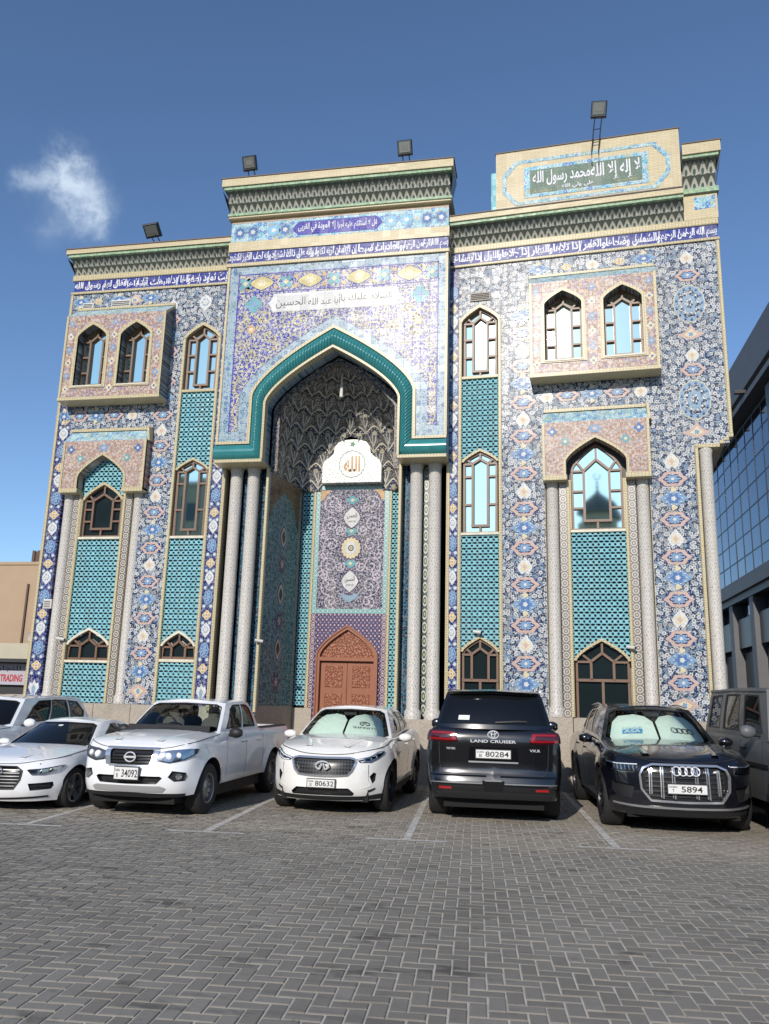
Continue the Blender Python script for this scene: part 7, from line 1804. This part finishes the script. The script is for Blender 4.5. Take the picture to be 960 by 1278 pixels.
text_obj('sign_lettering', 'TRADING', 'sign_red', sgn, T(2.72, -.058, 2.28), 1.25, .36, .03); text_obj('sign_lettering', arabic('للتجارة'), 'plate_ink', sgn, T(2.45, -.058, 2.74), 1.5, .30, .01)
def dish(x, y, z, label):
    o = empty('satellite_dish', T(x, y, z)); tag(o, label, 'satellite dish')
    mb = MB(); mb.lathe([(.001, .08), (.17, .066), (.3, .013), (.33, -.013)], 0, .45, 18, axis='y'); mb.build('reflector', 'sign_board', o); mb = MB(); mb.tube([(0, .1, 0), (0, .1, .6)], .03, 8); mb.build('mast', 'black_metal', o)
dish(-26.7, 22.0, 4.05, 'grey satellite dish on the flat roof of the low shop')
o = empty('air_conditioner', T(-24.9, 20.6, 4.05)); tag(o, 'boxy air conditioner unit on the flat roof of the low shop', 'air conditioner')
mb = MB(); mb.cbox(-.45, .45, -.2, .2, 0, .7, .02); mb.build('casing', 'dark_grey_metal', o); mb = MB(); mb.lathe([(.001, -.215), (.25, -.21), (.26, -.19)], 0, .36, 18, axis='y'); mb.build('fan', 'black_metal', o)
# minaret across the street, seen only in the window glass
_P = MR.copy(); wp_ = mosque.matrix_world @ MR @ Vector((3.28, .12, 6.1)); nrm = Vector((-sin(WA), -cos(WA), 0)); dv = (wp_-Vector((0, -CAM_D, CAM_H))).normalized(); rv = dv-2*dv.dot(nrm)*nrm
mp = wp_+rv*62
mi = empty('minaret', T(mp.x, mp.y, 0)); tag(mi, 'stone minaret with a pointed dome and crescent finial', 'minaret')
mb = MB(); mb.lathe([(1.5, 0), (1.4, mp.z-4), (1.9, mp.z-3.6), (1.9, mp.z-2.6), (1.5, mp.z-2.5), (1.5, mp.z-1.6)], 0, 0, 20); mb.build('shaft', 'cream_render', mi)
mb = MB(); mb.lathe([(2.0, mp.z-1.6), (1.95, mp.z-1.3), (1.5, mp.z-.5), (.8, mp.z+.1), (.3, mp.z+.5), (.08, mp.z+.9)], 0, 0, 20); mb.build('dome', 'grey_stone', mi)
mb = MB(); mb.lathe([(.05, mp.z+.9), (.16, mp.z+1.1), (.05, mp.z+1.3), (.12, mp.z+1.5), (.04, mp.z+1.7), (.04, mp.z+1.9)], 0, 0, 10); mb.tube([(.3*cos(a), 0, mp.z+2.2+.3*sin(a)) for a in [pi*.6+1.8*pi*i/18*.9 for i in range(19)]], .05, 6); mb.build('finial', 'brass', mi)
# scraps on the paving
def scrap(x, y, s, label, mat='paper'):
    rr = random.Random(int(x*91)); mb = MB(); n = 5
    mb.grid([[(s*(i/n-.5)+rr.gauss(0, s*.06), s*.7*(j/n-.5)+rr.gauss(0, s*.06), GZ+.008+abs(rr.gauss(0, s*.16))) for j in range(n+1)] for i in range(n+1)])
    tag(mb.build('paper_scrap', mat), label, 'litter', 'litter on the paving')
scrap(-3.92, -6.45, .13, 'crumpled scrap with red print on the paving before the pearl crossover', 'tile_peach'); scrap(-1.42, -6.15, .08, 'small white scrap on the paving behind the black wagon'); scrap(-.5, -8.1, .06, 'tiny white scrap on the open paved lane'); scrap(-6.30, -7.9, .06, 'tiny pale scrap on the stall line end by the saloon')

# ------------------------------------------------------------------ the other side of the street, behind the camera
def street_house(x0, x1, y, h, mat, label, floors, bays):
    o = empty('street_building', T((x0+x1)/2, y, 0)); tag(o, label, 'building', 'buildings across the street'); W_ = (x1-x0)/2
    mb = MB(); mb.box(-W_, W_, -10, 0, 0, h); mb.build('wall', mat, o); mb = MB(); mb.box(-W_-.2, W_+.2, -.2, .25, h, h+.35); mb.build('parapet', mat, o)
    mb = MB(); mb.box(-.65, .65, 0, .06, -.8, .8); m_ = mb.build('window', 'dark_glass'); me = m_.data; bpy.data.objects.remove(m_)
    for f in range(1, floors):
        for b in range(bays): link('window', me, o, Matrix.Translation((-W_+(b+.5)*2*W_/bays, 0, 1.6+f*h/floors)))
    mb = MB(); mb.box(-W_, W_, 0, 1.6, 3.1, 3.3); mb.build('awning', 'dark_shop', o); mb = MB(); mb.box(-W_+.4, W_-.4, -.0, .05, .1, 3.0); mb.build('shop_front', 'dark_shop', o)
street_house(-62, -27.5, -46, 19.5, 'cream_render', 'tall cream building with many windows across the street', 5, 9)
street_house(-27, -9, -46, 9.5, 'beige_render', 'sand coloured shop house with an awning across the street', 3, 5)
street_house(-8.5, 10, -46, 8.2, 'render_wall', 'lowest pale shop house across the street', 2, 5)
street_house(10.5, 34, -46, 10.5, 'grey_stone', 'dark grey office across the street', 3, 7)
